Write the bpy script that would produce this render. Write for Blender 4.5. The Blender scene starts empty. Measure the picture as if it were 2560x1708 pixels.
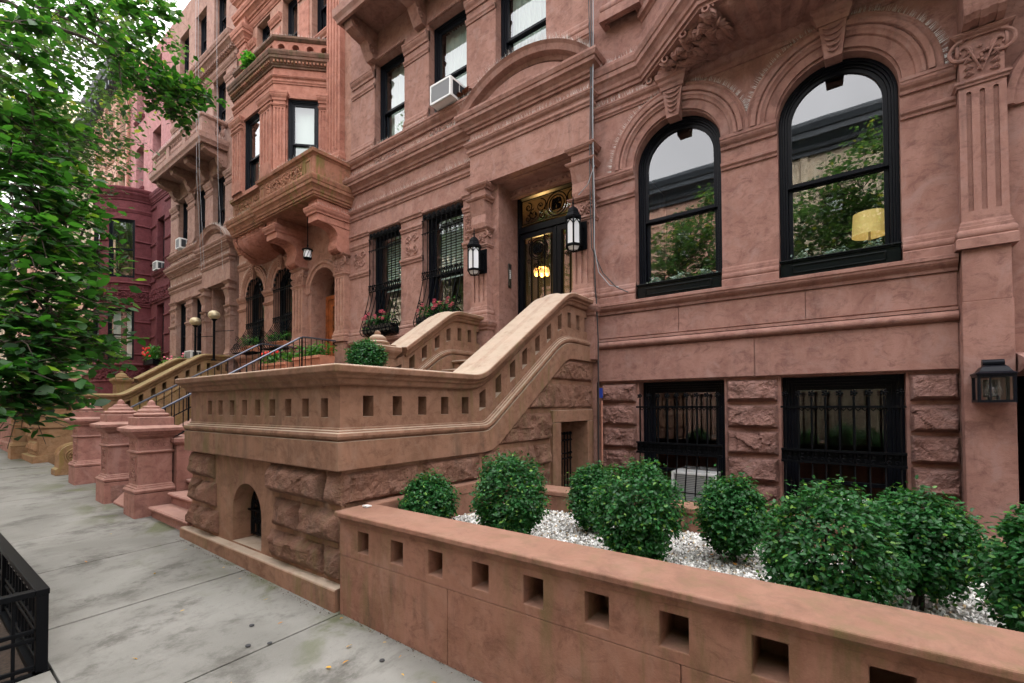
import bpy, bmesh, math, random
import numpy as np
from mathutils import Vector, Matrix, noise

R = math.radians
sc = bpy.context.scene
COL = sc.collection
random.seed(7)

# ------------------------------------------------------------------ camera
cd = bpy.data.cameras.new('camera')
cam = bpy.data.objects.new('camera', cd)
COL.objects.link(cam)
F, YAW, PITCH, ROLL = 1147.464, 0.63472689, 0.01823423, -0.00456256
fw = Vector((-math.sin(YAW)*math.cos(PITCH), math.cos(YAW)*math.cos(PITCH), math.sin(PITCH)))
rt = Vector((math.cos(YAW), math.sin(YAW), 0))
up = rt.cross(fw)
r2 = rt*math.cos(ROLL)+up*math.sin(ROLL)
u2 = up*math.cos(ROLL)-rt*math.sin(ROLL)
m = Matrix((r2, u2, -fw)).transposed().to_4x4()
m.translation = Vector((0, 0, 1.6))
cam.matrix_world = m
cd.sensor_width = 36
cd.lens = F/2560*36
cd.shift_y = (991.5-854)/2560
cd.clip_start = 0.05
cd.clip_end = 2000
sc.camera = cam

# ------------------------------------------------------------------ light
SUN_EL, SUN_AZ = R(52), R(38)      # azimuth clockwise from +Y: the sun stands behind the houses, this side of the street lies in their shade
w = bpy.data.worlds.new('World')
sc.world = w
w.use_nodes = True
nt = w.node_tree
bg = nt.nodes['Background']
sky = nt.nodes.new('ShaderNodeTexSky')
sky.sky_type = 'NISHITA'
sky.sun_disc = False
sky.sun_elevation = SUN_EL
sky.sun_rotation = SUN_AZ
sky.air_density = 1.0
sky.dust_density = 2.0
sky.ozone_density = 1.0
hs = nt.nodes.new('ShaderNodeHueSaturation')
hs.inputs['Saturation'].default_value = 0.14
hs.inputs['Value'].default_value = 1.0
cl = nt.nodes.new('ShaderNodeTexNoise'); cl.inputs['Scale'].default_value = 2.2; cl.inputs['Detail'].default_value = 6
crp = nt.nodes.new('ShaderNodeMapRange')
crp.inputs[1].default_value = .4; crp.inputs[2].default_value = .65; crp.inputs[3].default_value = .9; crp.inputs[4].default_value = 1.15
mulc = nt.nodes.new('ShaderNodeMix'); mulc.data_type = 'RGBA'; mulc.blend_type = 'MULTIPLY'; mulc.inputs[0].default_value = 1
tcw = nt.nodes.new('ShaderNodeTexCoord')
nt.links.new(tcw.outputs['Generated'], cl.inputs['Vector'])
nt.links.new(cl.outputs['Fac'], crp.inputs[0])
nt.links.new(sky.outputs[0], hs.inputs['Color'])
nt.links.new(hs.outputs[0], mulc.inputs[6])
nt.links.new(crp.outputs[0], mulc.inputs[7])
# overcast veil: brighter overhead than at the horizon
sxw = nt.nodes.new('ShaderNodeSeparateXYZ'); nt.links.new(tcw.outputs['Generated'], sxw.inputs[0])
zr = nt.nodes.new('ShaderNodeMapRange')
zr.inputs[1].default_value = 0.; zr.inputs[2].default_value = 1.; zr.inputs[3].default_value = .34; zr.inputs[4].default_value = 3.6
nt.links.new(sxw.outputs['Z'], zr.inputs[0])
mulz = nt.nodes.new('ShaderNodeMix'); mulz.data_type = 'RGBA'; mulz.blend_type = 'MULTIPLY'; mulz.inputs[0].default_value = 1
nt.links.new(mulc.outputs[2], mulz.inputs[6]); nt.links.new(zr.outputs[0], mulz.inputs[7])
tint = nt.nodes.new('ShaderNodeMix'); tint.data_type = 'RGBA'; tint.blend_type = 'MULTIPLY'; tint.inputs[0].default_value = 1; tint.inputs[7].default_value = (1.05, 1.0, .97, 1)
nt.links.new(mulz.outputs[2], tint.inputs[6])
nt.links.new(tint.outputs[2], bg.inputs['Color'])
bg.inputs['Strength'].default_value = 0.115
sl = bpy.data.lights.new('sun', 'SUN')
sl.energy = 1.0
sl.angle = R(10)
sl.color = (1.0, .96, .9)
so = bpy.data.objects.new('sun', sl)
COL.objects.link(so)
sd = Vector((math.sin(SUN_AZ)*math.cos(SUN_EL), math.cos(SUN_AZ)*math.cos(SUN_EL), math.sin(SUN_EL)))
so.rotation_euler = sd.to_track_quat('Z', 'Y').to_euler()
sc.view_settings.view_transform = 'Standard'
sc.view_settings.look = 'None'
sc.view_settings.exposure = 2.35
sc.view_settings.gamma = 1
sc.cycles.max_bounces = 8
sc.cycles.diffuse_bounces = 2
sc.cycles.transparent_max_bounces = 12
sc.cycles.use_denoising = True

# ------------------------------------------------------------------ materials
class N:
    def __init__(s, name):
        s.m = bpy.data.materials.new(name); s.m.use_nodes = True
        s.t = s.m.node_tree; s.b = s.t.nodes['Principled BSDF']
        s.out = s.t.nodes['Material Output']
    def n(s, ty, **kw):
        d = s.t.nodes.new('ShaderNode'+ty)
        for k, v in kw.items():
            if isinstance(v, bpy.types.NodeSocket): s.t.links.new(v, d.inputs[k.replace('_', ' ')])
            elif k.replace('_', ' ') in d.inputs: d.inputs[k.replace('_', ' ')].default_value = v
            else: setattr(d, k, v)
        return d
    def l(s, a, b): s.t.links.new(a, b)
    def noise(s, vec, scale, detail=4, rough=.55, dist=0):
        d = s.n('TexNoise', Scale=scale, Detail=detail, Roughness=rough, Distortion=dist)
        if vec is not None: s.l(vec, d.inputs['Vector'])
        return d.outputs['Fac']
    def ramp(s, f, a, b, lo=0., hi=1.):
        d = s.n('MapRange'); d.interpolation_type = 'SMOOTHSTEP'
        s.l(f, d.inputs[0])
        for i, v in enumerate((a, b, lo, hi)): d.inputs[i+1].default_value = v
        return d.outputs[0]
    def mix(s, f, a, b, mode='MIX'):
        d = s.n('Mix'); d.data_type = 'RGBA'; d.blend_type = mode
        for i, v in ((0, f), (6, a), (7, b)):
            if isinstance(v, bpy.types.NodeSocket): s.l(v, d.inputs[i])
            else: d.inputs[i].default_value = v if i == 0 else (*v, 1)[:4]
        return d.outputs[2]
    def math(s, op, a, b=0.):
        d = s.n('Math'); d.operation = op
        for i, v in ((0, a), (1, b)):
            if isinstance(v, bpy.types.NodeSocket): s.l(v, d.inputs[i])
            else: d.inputs[i].default_value = v
        return d.outputs[0]
    def map(s, vec, scale):
        d = s.n('Mapping'); s.l(vec, d.inputs['Vector']); d.inputs['Scale'].default_value = scale
        return d.outputs[0]
    def bump(s, h, strength, dist=.01):
        d = s.n('Bump'); d.inputs['Strength'].default_value = strength; d.inputs['Distance'].default_value = dist
        s.l(h, d.inputs['Height']); s.l(d.outputs[0], s.b.inputs['Normal'])

def plain(name, col, rough=.5, metal=0, spec=.5, vary=.0, vs=20, bump=0):
    g = N(name)
    if vary or bump:
        p = g.n('TexCoord').outputs['Object']
        f = g.noise(p, vs, 5)
        if vary: g.l(g.mix(g.ramp(f, .3, .7), tuple(c*(1-vary) for c in col), tuple(min(1, c*(1+vary)) for c in col)), g.b.inputs['Base Color'])
        else: g.b.inputs['Base Color'].default_value = (*col, 1)
        if bump: g.bump(f, bump, .003)
    else:
        g.b.inputs['Base Color'].default_value = (*col, 1)
    g.b.inputs['Roughness'].default_value = rough
    g.b.inputs['Metallic'].default_value = metal
    g.b.inputs['Specular IOR Level'].default_value = spec
    return g.m

def stone(name, base, alt, stain=(.10, .075, .065), moss=(.16, .14, .06), st=.35, mo=.0, top=None, topf=.6, bump=.35, grain=160, chip=.0):
    g = N(name)
    geo = g.n('NewGeometry')
    p = geo.outputs['Position']
    big = g.ramp(g.noise(p, .9, 5, .6, .6), .35, .68)
    col = g.mix(big, base, alt)
    mid = g.ramp(g.noise(g.map(p, (1, 1, .75)), 3.8, 10, .74, .5), .36, .66)
    lt = (min(1, base[0]*1.25+.008), min(1, base[1]*1.32+.008), min(1, base[2]*1.36+.009)); dk = (alt[0]*.62, alt[1]*.60, alt[2]*.62)
    col = g.mix(g.math('MULTIPLY', mid, .8), col, lt)
    swirl = g.ramp(g.noise(g.map(p, (1, 1, 1.5)), 5.5, 11, .78, .7), .46, .68)
    col = g.mix(g.math('MULTIPLY', swirl, .78), col, dk)
    wash = g.ramp(g.noise(g.map(p, (1, 1, .8)), 2.3, 6, .66, 1.6), .50, .70)
    soot = g.ramp(g.noise(g.map(p, (1, 1, .6)), 1.1, 7, .72, .9), .54, .72)
    col = g.mix(g.math('MULTIPLY', soot, .55), col, (alt[0]*.5, alt[1]*.52, alt[2]*.55))
    col = g.mix(g.math('MULTIPLY', wash, .72), col, (lt[0]*.92, lt[1]*1.02, lt[2]*1.08))
    if st:
        s1 = g.noise(g.map(p, (4.5, 4.5, .55)), 1.6, 5, .62, .5)
        s2 = g.noise(p, .75, 4)
        f = g.math('MULTIPLY', g.ramp(s1, .5, .74), g.ramp(s2, .4, .66))
        col = g.mix(g.math('MULTIPLY', f, st), col, stain)
    if mo:
        s1 = g.noise(g.map(p, (5, 5, .7)), 1.9, 6, .65, .3)
        s2 = g.noise(p, .55, 3)
        f = g.math('MULTIPLY', g.ramp(s1, .44, .72), g.ramp(s2, .38, .62))
        col = g.mix(g.math('MULTIPLY', f, mo), col, moss)
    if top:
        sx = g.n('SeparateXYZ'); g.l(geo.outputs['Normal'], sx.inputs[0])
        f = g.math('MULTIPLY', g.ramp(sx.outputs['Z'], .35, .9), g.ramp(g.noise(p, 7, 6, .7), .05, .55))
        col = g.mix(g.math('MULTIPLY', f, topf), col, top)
    fine = g.noise(p, grain, 3, .6)
    col = g.mix(g.math('MULTIPLY', g.ramp(fine, .4, .75), .22), col, lt)
    g.l(col, g.b.inputs['Base Color'])
    g.b.inputs['Roughness'].default_value = .88
    g.b.inputs['Specular IOR Level'].default_value = .25
    h = g.math('ADD', g.math('MULTIPLY', fine, .35), g.math('ADD', g.math('MULTIPLY', g.noise(p, 14, 6, .65), .7), g.math('MULTIPLY', g.noise(p, 38, 5, .7), .5 + chip)))
    g.bump(h, bump, .012 if not chip else .03)
    return g.m

M = {}
M['right'] = stone('brownstone_mauve', (.290, .152, .120), (.232, .116, .093), st=.5, stain=(.12, .078, .07))
M['right_rock'] = stone('brownstone_rock_faced', (.275, .146, .117), (.205, .104, .084), st=.35, bump=.8, chip=1.2)
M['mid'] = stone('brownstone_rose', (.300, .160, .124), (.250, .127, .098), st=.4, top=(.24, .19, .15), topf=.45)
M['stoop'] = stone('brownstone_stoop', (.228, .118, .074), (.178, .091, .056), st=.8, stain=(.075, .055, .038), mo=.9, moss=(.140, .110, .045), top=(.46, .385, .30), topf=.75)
M['stoop_rock'] = stone('brownstone_stoop_rock', (.218, .108, .072), (.155, .076, .050), st=.65, stain=(.075, .055, .042), mo=.5, bump=.8, chip=1.2)
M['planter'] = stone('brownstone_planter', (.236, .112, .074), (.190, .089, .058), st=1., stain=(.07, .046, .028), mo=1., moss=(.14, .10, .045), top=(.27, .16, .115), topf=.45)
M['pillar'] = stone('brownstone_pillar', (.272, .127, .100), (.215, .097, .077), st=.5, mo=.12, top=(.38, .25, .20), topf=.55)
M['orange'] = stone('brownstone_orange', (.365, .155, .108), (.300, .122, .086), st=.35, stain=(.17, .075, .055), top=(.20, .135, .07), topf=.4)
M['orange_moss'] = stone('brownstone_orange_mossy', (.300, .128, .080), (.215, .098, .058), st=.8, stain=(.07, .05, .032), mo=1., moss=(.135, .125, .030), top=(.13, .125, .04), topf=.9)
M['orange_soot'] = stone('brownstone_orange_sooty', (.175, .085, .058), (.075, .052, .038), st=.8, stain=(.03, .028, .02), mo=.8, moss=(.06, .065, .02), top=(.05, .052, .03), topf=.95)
M['orange_low'] = stone('brownstone_tan', (.32, .165, .118), (.275, .138, .10), st=.35)
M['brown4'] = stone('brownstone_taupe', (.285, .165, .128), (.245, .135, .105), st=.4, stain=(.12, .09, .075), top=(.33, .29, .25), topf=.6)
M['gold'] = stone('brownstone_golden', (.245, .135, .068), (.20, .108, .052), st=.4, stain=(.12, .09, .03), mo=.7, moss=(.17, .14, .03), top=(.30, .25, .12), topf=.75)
M['red'] = stone('painted_oxblood', (.112, .026, .030), (.09, .021, .025), st=.3, stain=(.05, .018, .02), bump=.25)
M['redrock'] = stone('painted_oxblood_faded', (.34, .155, .15), (.28, .12, .12), st=.3, stain=(.12, .05, .05), bump=.6)
M['pink'] = stone('brownstone_pale_pink', (.47, .28, .21), (.42, .235, .17), st=.25)
M['tan'] = stone('buff_brick', (.44, .36, .26), (.38, .30, .21), st=.2)
M['cream'] = stone('cream_render', (.56, .50, .36), (.50, .43, .30), st=.2)
M['iron'] = plain('black_iron', (.004, .0045, .0055), .45, 0, .06, bump=.15, vs=60)
M['rail'] = plain('worn_grey_rail', (.10, .11, .14), .28, .6)
M['frame'] = plain('black_window_paint', (.005, .0062, .010), .34, 0, .14)
M['door'] = plain('black_door_paint', (.005, .0062, .0085), .3, 0, .15)
M['box'] = plain('glossy_black_box', (.004, .006, .007), .25, 0, .18)
M['white'] = plain('white_paint', (.72, .73, .73), .5)
M['acgrille'] = plain('grey_fins', (.30, .31, .32), .6, .3)
M['acwhite'] = plain('ac_white', (.70, .71, .70), .45)
M['milk'] = plain('milk_glass', (.66, .68, .70), .2)
M['brass'] = plain('brushed_brass', (.50, .42, .27), .5, .55)
M['wood'] = plain('varnished_wood', (.30, .085, .025), .3, 0, .5, .35, 8)
M['terracotta'] = plain('terracotta', (.42, .17, .10), .8, 0, .3, .15, 9)
M['curtain'] = plain('greened_curtain', (.50, .54, .51), .9)  # white dimmed and greened: tree reflections put into the colour
M['dark'] = plain('dark_room', (.012, .012, .012), .9)  # near-black: the dark of unlit rooms is put into the colour
M['roof'] = plain('roof_felt', (.05, .05, .055), .9)
M['slate'] = plain('dark_cornice_paint', (.035, .045, .055), .5)
M['soil'] = plain('soil', (.035, .022, .014), .95, vary=.5, vs=40, bump=.8)
M['cable'] = plain('cable_sheath', (.02, .02, .022), .5)
M['cablelight'] = plain('grey_cable', (.30, .31, .33), .5)
M['steel'] = plain('spike_steel', (.62, .60, .57), .4, .4)
M['copper'] = plain('painted_pipe', (.36, .16, .11), .5)
M['bluetag'] = plain('blue_plastic', (.02, .05, .30), .4)
M['plate'] = plain('intercom_metal', (.16, .15, .14), .3, .9)
M['petal'] = plain('pink_petal', (.85, .20, .28), .6, vary=.3, vs=9)
M['petalred'] = plain('red_petal', (.75, .03, .02), .6)
M['dryleaf'] = plain('dry_leaf', (.20, .07, .03), .8, vary=.4, vs=30)
M['paper'] = plain('paper', (.75, .75, .73), .8)
M['gum'] = plain('old_gum', (.035, .035, .038), .8)
M['bark'] = plain('bark', (.055, .042, .032), .9, vary=.5, vs=25, bump=1)
M['bulbglass'] = None

def glass(name, ior=1.75, tint=(.93, .97, .95), wav=.35):
    g = N(name)
    for nd in list(g.t.nodes):
        if nd != g.out: g.t.nodes.remove(nd)
    tr = g.n('BsdfTransparent'); tr.inputs[0].default_value = (*tint, 1)
    gl = g.n('BsdfGlossy'); gl.inputs['Roughness'].default_value = .012
    gl.inputs['Color'].default_value = (.97, .99, 1, 1)
    lw = g.n('LayerWeight'); lw.inputs['Blend'].default_value = .5
    fr = g.n('MapRange'); g.l(g.math('POWER', lw.outputs['Facing'], 4.), fr.inputs[0])
    fr.inputs[3].default_value = ((ior-1)/(ior+1))**2; fr.inputs[4].default_value = 1.
    bp = g.n('Bump'); bp.inputs['Strength'].default_value = wav; bp.inputs['Distance'].default_value = .004
    p = g.n('NewGeometry').outputs['Position']
    g.l(g.noise(p, 1.6, 2), bp.inputs['Height'])
    g.l(bp.outputs[0], gl.inputs['Normal'])
    mx = g.n('MixShader')
    g.l(fr.outputs[0], mx.inputs[0]); g.l(tr.outputs[0], mx.inputs[1]); g.l(gl.outputs[0], mx.inputs[2])
    g.l(mx.outputs[0], g.out.inputs[0])
    return g.m
M['glass'] = glass('window_glass', 2.35, (.86, .94, .90), wav=.08)
M['lampglass'] = glass('lantern_glass', 1.5, (.98, .98, .98), .1)

def emit(name, col, e, base=None):
    g = N(name)
    g.b.inputs['Base Color'].default_value = (*(base or col), 1)
    g.b.inputs['Emission Color'].default_value = (*col, 1)
    g.b.inputs['Emission Strength'].default_value = e
    return g.m
M['shade'] = emit('golden_lamp_shade', (.80, .50, .16), .10, (.55, .40, .16))  # weak emission added to the golden fabric to brighten it
M['bulb'] = emit('lit_bulb', (1, .50, .16), .32)
M['darkwall'] = plain('darkened_hall_wall', (.09, .05, .022), .8)  # side walls darkened in colour so the glow stays on the end wall
M['hall_end'] = plain('bright_hall_end', (.55, .32, .13), .8)  # same hall, brighter colour to suggest the glow at its end

def leaf(name, c1, c2, tip, rough=.38, trans=.35, tcol=None, spec=.5):
    g = N(name)
    a = g.n('Attribute'); a.attribute_name = 'rnd'
    r = a.outputs['Fac']
    col = g.mix(g.ramp(r, .0, .75), c1, c2)
    col = g.mix(g.ramp(r, .90, .99), col, tip)
    g.l(col, g.b.inputs['Base Color'])
    g.b.inputs['Roughness'].default_value = rough
    g.b.inputs['Specular IOR Level'].default_value = spec
    tl = g.n('BsdfTranslucent')
    tc = g.mix(1.0, col, tcol or (2.2, 2.4, .9), 'MULTIPLY')
    g.l(tc, tl.inputs[0])
    mx = g.n('MixShader'); mx.inputs[0].default_value = trans
    g.l(g.b.outputs[0], mx.inputs[1]); g.l(tl.outputs[0], mx.inputs[2])
    g.l(mx.outputs[0], g.out.inputs[0])
    return g.m
M['boxleaf'] = leaf('boxwood_leaf', (.012, .060, .016), (.026, .115, .030), (.13, .26, .04), .34, .2, spec=.25)
M['treeleaf'] = leaf('street_tree_leaf', (.009, .036, .009), (.022, .078, .016), (.085, .15, .025), .5, .42, spec=.25)
M['farleaf'] = leaf('distant_tree_leaf', (.035, .075, .040), (.065, .120, .060), (.17, .17, .05), .5, .4)
M['potleaf'] = leaf('pot_plant_leaf', (.03, .12, .02), (.06, .20, .03), (.16, .30, .05), .5, .3)
M['paleleaf'] = leaf('pale_box_plant_leaf', (.10, .17, .14), (.22, .30, .26), (.42, .48, .40), .5, .15)

M['crumbs'] = leaf('crumbs', (.03, .022, .016), (.09, .055, .03), (.3, .14, .03), .9, .05)

def mk_pavement():
    g = N('pavement_concrete')
    p = g.n('NewGeometry').outputs['Position']
    base = g.mix(g.ramp(g.noise(p, .8, 4, .6, .4), .35, .65), (.150, .147, .130), (.215, .211, .190))
    dirt = g.ramp(g.noise(g.map(p, (1.1, .9, 1)), 1.5, 12, .74, .1), .50, .64)
    col = g.mix(g.math('MULTIPLY', dirt, .78), base, (.06, .056, .047))
    streak = g.ramp(g.noise(g.map(p, (3.2, 1.5, 1)), 1.6, 10, .78, .2), .50, .68)
    col = g.mix(g.math('MULTIPLY', streak, .5), col, (.075, .072, .060))
    sp = g.ramp(g.noise(p, 22, 5, .75), .56, .72)
    col = g.mix(g.math('MULTIPLY', sp, .35), col, (.075, .072, .062))
    sp2 = g.ramp(g.noise(p, 120, 3, .7), .58, .72)
    col = g.mix(g.math('MULTIPLY', sp2, .3), col, (.28, .275, .26))
    sx = g.n('SeparateXYZ'); g.l(p, sx.inputs[0])
    near = g.ramp(sx.outputs['Y'], 1.25, 2.0)
    mo = g.math('MULTIPLY', near, g.ramp(g.noise(p, 1.5, 5, .6, .8), .50, .66))
    col = g.mix(g.math('MULTIPLY', mo, .7), col, (.070, .084, .024))
    g.l(col, g.b.inputs['Base Color'])
    g.b.inputs['Roughness'].default_value = .62
    h = g.math('ADD', g.math('MULTIPLY', g.noise(p, 160, 3, .7), .5), g.noise(p, 30, 5, .7))
    g.bump(h, .3, .006)
    return g.m
M['pavement'] = mk_pavement()
M['asphalt'] = plain('asphalt', (.05, .05, .052), .9, vary=.25, vs=30, bump=.5)
def mk_gravel():
    g = N('white_gravel')
    a = g.n('Attribute'); a.attribute_name = 'rnd'
    r = a.outputs['Fac']
    col = g.mix(g.ramp(r, 0, .7), (.62, .61, .57), (.80, .80, .77))
    col = g.mix(g.ramp(r, .80, .90), col, (.50, .38, .22))
    col = g.mix(g.ramp(r, .93, .97), col, (.20, .18, .16))
    g.l(col, g.b.inputs['Base Color']); g.b.inputs['Roughness'].default_value = .7
    return g.m
M['gravel'] = mk_gravel()
M['gravel_bed'] = plain('gravel_bed', (.42, .40, .36), .9, vary=.5, vs=60, bump=.6)

# ------------------------------------------------------------------ object helpers
def props(o, label=None, cat=None, group=None, kind=None):
    if label: o['label'] = label
    if cat: o['category'] = cat
    if group: o['group'] = group
    if kind: o['kind'] = kind
    return o

def thing(name, label, cat, loc=(0, 0, 0), group=None):
    o = bpy.data.objects.new(name, None)
    o.empty_display_size = .2
    o.location = loc
    COL.objects.link(o)
    return props(o, label, cat, group)

def rootloc(p):
    v = Vector((0, 0, 0))
    while p is not None:
        v += Vector(p.location); p = p.parent
    return v

class MB:
    def __init__(s): s.v = []; s.f = []
    def add(s, vs, fs):
        k = len(s.v); s.v.extend(vs); s.f.extend([tuple(i+k for i in f) for f in fs]); return s
    def box(s, x0, x1, y0, y1, z0, z1):
        return s.add([(x0,y0,z0),(x1,y0,z0),(x1,y1,z0),(x0,y1,z0),(x0,y0,z1),(x1,y0,z1),(x1,y1,z1),(x0,y1,z1)],
                     [(0,3,2,1),(4,5,6,7),(0,1,5,4),(1,2,6,5),(2,3,7,6),(3,0,4,7)])
    def prism(s, poly, mp, c0, c1):
        n = len(poly)
        vs = [mp(a, b, c0) for a, b in poly]+[mp(a, b, c1) for a, b in poly]
        fs = [tuple(range(n)), tuple(range(2*n-1, n-1, -1))]+[(i, (i+1) % n, n+(i+1) % n, n+i) for i in range(n)]
        return s.add(vs, fs)
    def tube(s, pts, r, n=6, caps=True):
        pts = [Vector(p) for p in pts]
        if len(pts) < 2: return s
        rs = r if isinstance(r, (list, tuple)) else [r]*len(pts)
        vs = []; prev = None
        for i, p in enumerate(pts):
            t = (pts[min(i+1, len(pts)-1)]-pts[max(i-1, 0)])
            if t.length < 1e-9: t = Vector((0, 0, 1))
            t.normalize()
            if prev is None:
                a = t.orthogonal().normalized()
            else:
                a = (prev-t*prev.dot(t))
                a = a.normalized() if a.length > 1e-6 else t.orthogonal().normalized()
            prev = a; b = t.cross(a)
            for k in range(n):
                q = 2*math.pi*(k+.5)/n
                vs.append(tuple(p+(a*math.cos(q)+b*math.sin(q))*rs[i]))
        fs = []
        for i in range(len(pts)-1):
            for k in range(n):
                fs.append((i*n+k, i*n+(k+1) % n, (i+1)*n+(k+1) % n, (i+1)*n+k))
        if caps: fs += [tuple(range(n-1, -1, -1)), tuple(range((len(pts)-1)*n, len(pts)*n))]
        return s.add(vs, fs)
    def bar(s, a, b, w, d=None):            # square bar
        return s.tube([a, b], w*.7071, 4)
    def lathe(s, prof, c, n=20, rot=0, sx=1, sy=1):
        vs = []
        for r, z in prof:
            for k in range(n):
                q = 2*math.pi*k/n+rot
                vs.append((c[0]+r*math.cos(q)*sx, c[1]+r*math.sin(q)*sy, c[2]+z))
        fs = []
        for i in range(len(prof)-1):
            for k in range(n):
                fs.append((i*n+k, i*n+(k+1) % n, (i+1)*n+(k+1) % n, (i+1)*n+k))
        fs += [tuple(range(n-1, -1, -1)), tuple(range((len(prof)-1)*n, len(prof)*n))]
        return s.add(vs, fs)
    def sqlathe(s, prof, c, sx=1, sy=1):    # stacked square mouldings
        return s.lathe([(r*1.41421, z) for r, z in prof], c, 4, math.pi/4, sx, sy)
    def ball(s, c, r, n=8, rz=None):
        rz = rz or r
        return s.lathe([(max(1e-3, r*math.sin(math.pi*i/n)), -rz*math.cos(math.pi*i/n)) for i in range(n+1)], c, n+2)
    def sweep(s, path, prof, closed=False, caps=True):
        """path: 3-D points; prof: (out, up) loop. out = horizontal, right-hand side of travel; mitred."""
        P = [Vector(p) for p in path]; n = len(P); seg = []
        for i in range(n if closed else n-1):
            t = (P[(i+1) % n]-P[i]).normalized()
            o = t.cross(Vector((0, 0, 1))).normalized()
            seg.append((o, o.cross(t)))
        vs = []
        for i in range(n):
            if closed: a, b = seg[i-1], seg[i]
            else: a, b = seg[max(i-1, 0)], seg[min(i, n-2)]
            no = (a[0]+b[0])/max(.2, 1+a[0].dot(b[0])); nu = (a[1]+b[1])/max(.2, 1+a[1].dot(b[1]))
            for o, u in prof: vs.append(tuple(P[i]+no*o+nu*u))
        k = len(prof); fs = []
        for i in range(n if closed else n-1):
            j = (i+1) % n
            for q in range(k): fs.append((i*k+q, i*k+(q+1) % k, j*k+(q+1) % k, j*k+q))
        if caps and not closed: fs += [tuple(range(k-1, -1, -1)), tuple(range((n-1)*k, n*k))]
        return s.add(vs, fs)
    def arch(s, cx, cz, prof, Y, a0=180., a1=0., n=28):
        """prof: (radius, out) loop swept round a semicircle in a plane facing -Y"""
        vs = []; k = len(prof)
        for i in range(n+1):
            q = R(a0+(a1-a0)*i/n)
            for r, o in prof: vs.append((cx+r*math.cos(q), Y-o, cz+r*math.sin(q)))
        fs = [(i*k+q, i*k+(q+1) % k, (i+1)*k+(q+1) % k, (i+1)*k+q) for i in range(n) for q in range(k)]
        fs += [tuple(range(k-1, -1, -1)), tuple(range(n*k, n*k+k))]
        return s.add(vs, fs)
    def panel(s, u0, u1, v0, v1, holes, depth, mp, back=False, step=None):
        """flat panel with square or round-headed holes. mp(u, v, d) -> world, d = depth into the wall"""
        us = {u0, u1}; vz = {v0, v1}
        for h in holes:
            us |= {h[0], h[1]}; vz |= {h[2], h[3]}
            if len(h) > 4 and h[4]: vz.add(h[3]+(h[1]-h[0])/2)
        if step:
            k = max(1, int((u1-u0)/step))
            us |= {u0+(u1-u0)*i/k for i in range(k+1)}
        us = sorted(u for u in us if u0-1e-6 <= u <= u1+1e-6); vz = sorted(v for v in vz if v0-1e-6 <= v <= v1+1e-6)
        def inside(a, b):
            for h in holes:
                t = h[3]+((h[1]-h[0])/2 if len(h) > 4 and h[4] else 0)
                if h[0] < a < h[1] and h[2] < b < t: return True
            return False
        idx = {}
        def vid(i, j):
            if (i, j) not in idx:
                idx[(i, j)] = len(s.v); s.v.append(mp(us[i], vz[j], 0))
            return idx[(i, j)]
        for i in range(len(us)-1):
            for j in range(len(vz)-1):
                if us[i+1]-us[i] < 1e-6 or vz[j+1]-vz[j] < 1e-6: continue
                if not inside((us[i]+us[i+1])/2, (vz[j]+vz[j+1])/2):
                    s.f.append((vid(i, j), vid(i+1, j), vid(i+1, j+1), vid(i, j+1)))
        for h in holes:
            xa, xb, za, zb = h[:4]
            if len(h) > 4 and h[4]:
                r = (xb-xa)/2; cx = (xa+xb)/2; K = 24
                arc = [(cx-r*math.cos(math.pi*i/K), zb+r*math.sin(math.pi*i/K)) for i in range(K+1)]
                k = len(s.v); top = zb+r
                for a, b in arc: s.v.append(mp(a, b, 0))
                for a, b in arc: s.v.append(mp(a, top, 0))
                n = K+1
                for i in range(K): s.f.append((k+i, k+i+1, k+n+i+1, k+n+i))
                loop = [(xa, za)]+arc+[(xb, za)]
            else:
                loop = [(xa, za), (xa, zb), (xb, zb), (xb, za)]
            k = len(s.v); n = len(loop)
            for a, b in loop: s.v.append(mp(a, b, 0))
            dp = h[5] if len(h) > 5 else depth
            for a, b in loop: s.v.append(mp(a, b, dp))
            for i in range(n): s.f.append((k+i, k+(i+1) % n, k+n+(i+1) % n, k+n+i))
            if back: s.f.append(tuple(k+n+i for i in range(n)))
        return s
    def build(s, name, mat, parent=None, bevel=0, smooth=False, weld=True, angle=35):
        return build(name, s, mat, parent, bevel, smooth, weld, angle)

def build(name, mb, mat, parent=None, bevel=0, smooth=False, weld=True, angle=35):
    me = bpy.data.meshes.new(name)
    off = rootloc(parent)
    me.from_pydata([(x-off.x, y-off.y, z-off.z) for x, y, z in mb.v], [], mb.f)
    bm = bmesh.new(); bm.from_mesh(me)
    if weld: bmesh.ops.remove_doubles(bm, verts=bm.verts, dist=1e-4)
    bmesh.ops.recalc_face_normals(bm, faces=bm.faces)
    if smooth:
        for f in bm.faces: f.smooth = True
        for e in bm.edges:
            if len(e.link_faces) == 2 and e.calc_face_angle(0) > R(angle): e.smooth = False
    bm.to_mesh(me); bm.free()
    me.materials.append(mat if not isinstance(mat, str) else M[mat])
    o = bpy.data.objects.new(name, me)
    COL.objects.link(o)
    if parent is not None: o.parent = parent
    if bevel:
        b = o.modifiers.new('bevel', 'BEVEL'); b.width = bevel; b.segments = 2; b.limit_method = 'ANGLE'; b.angle_limit = R(40)
        b.harden_normals = False
    return o

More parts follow.
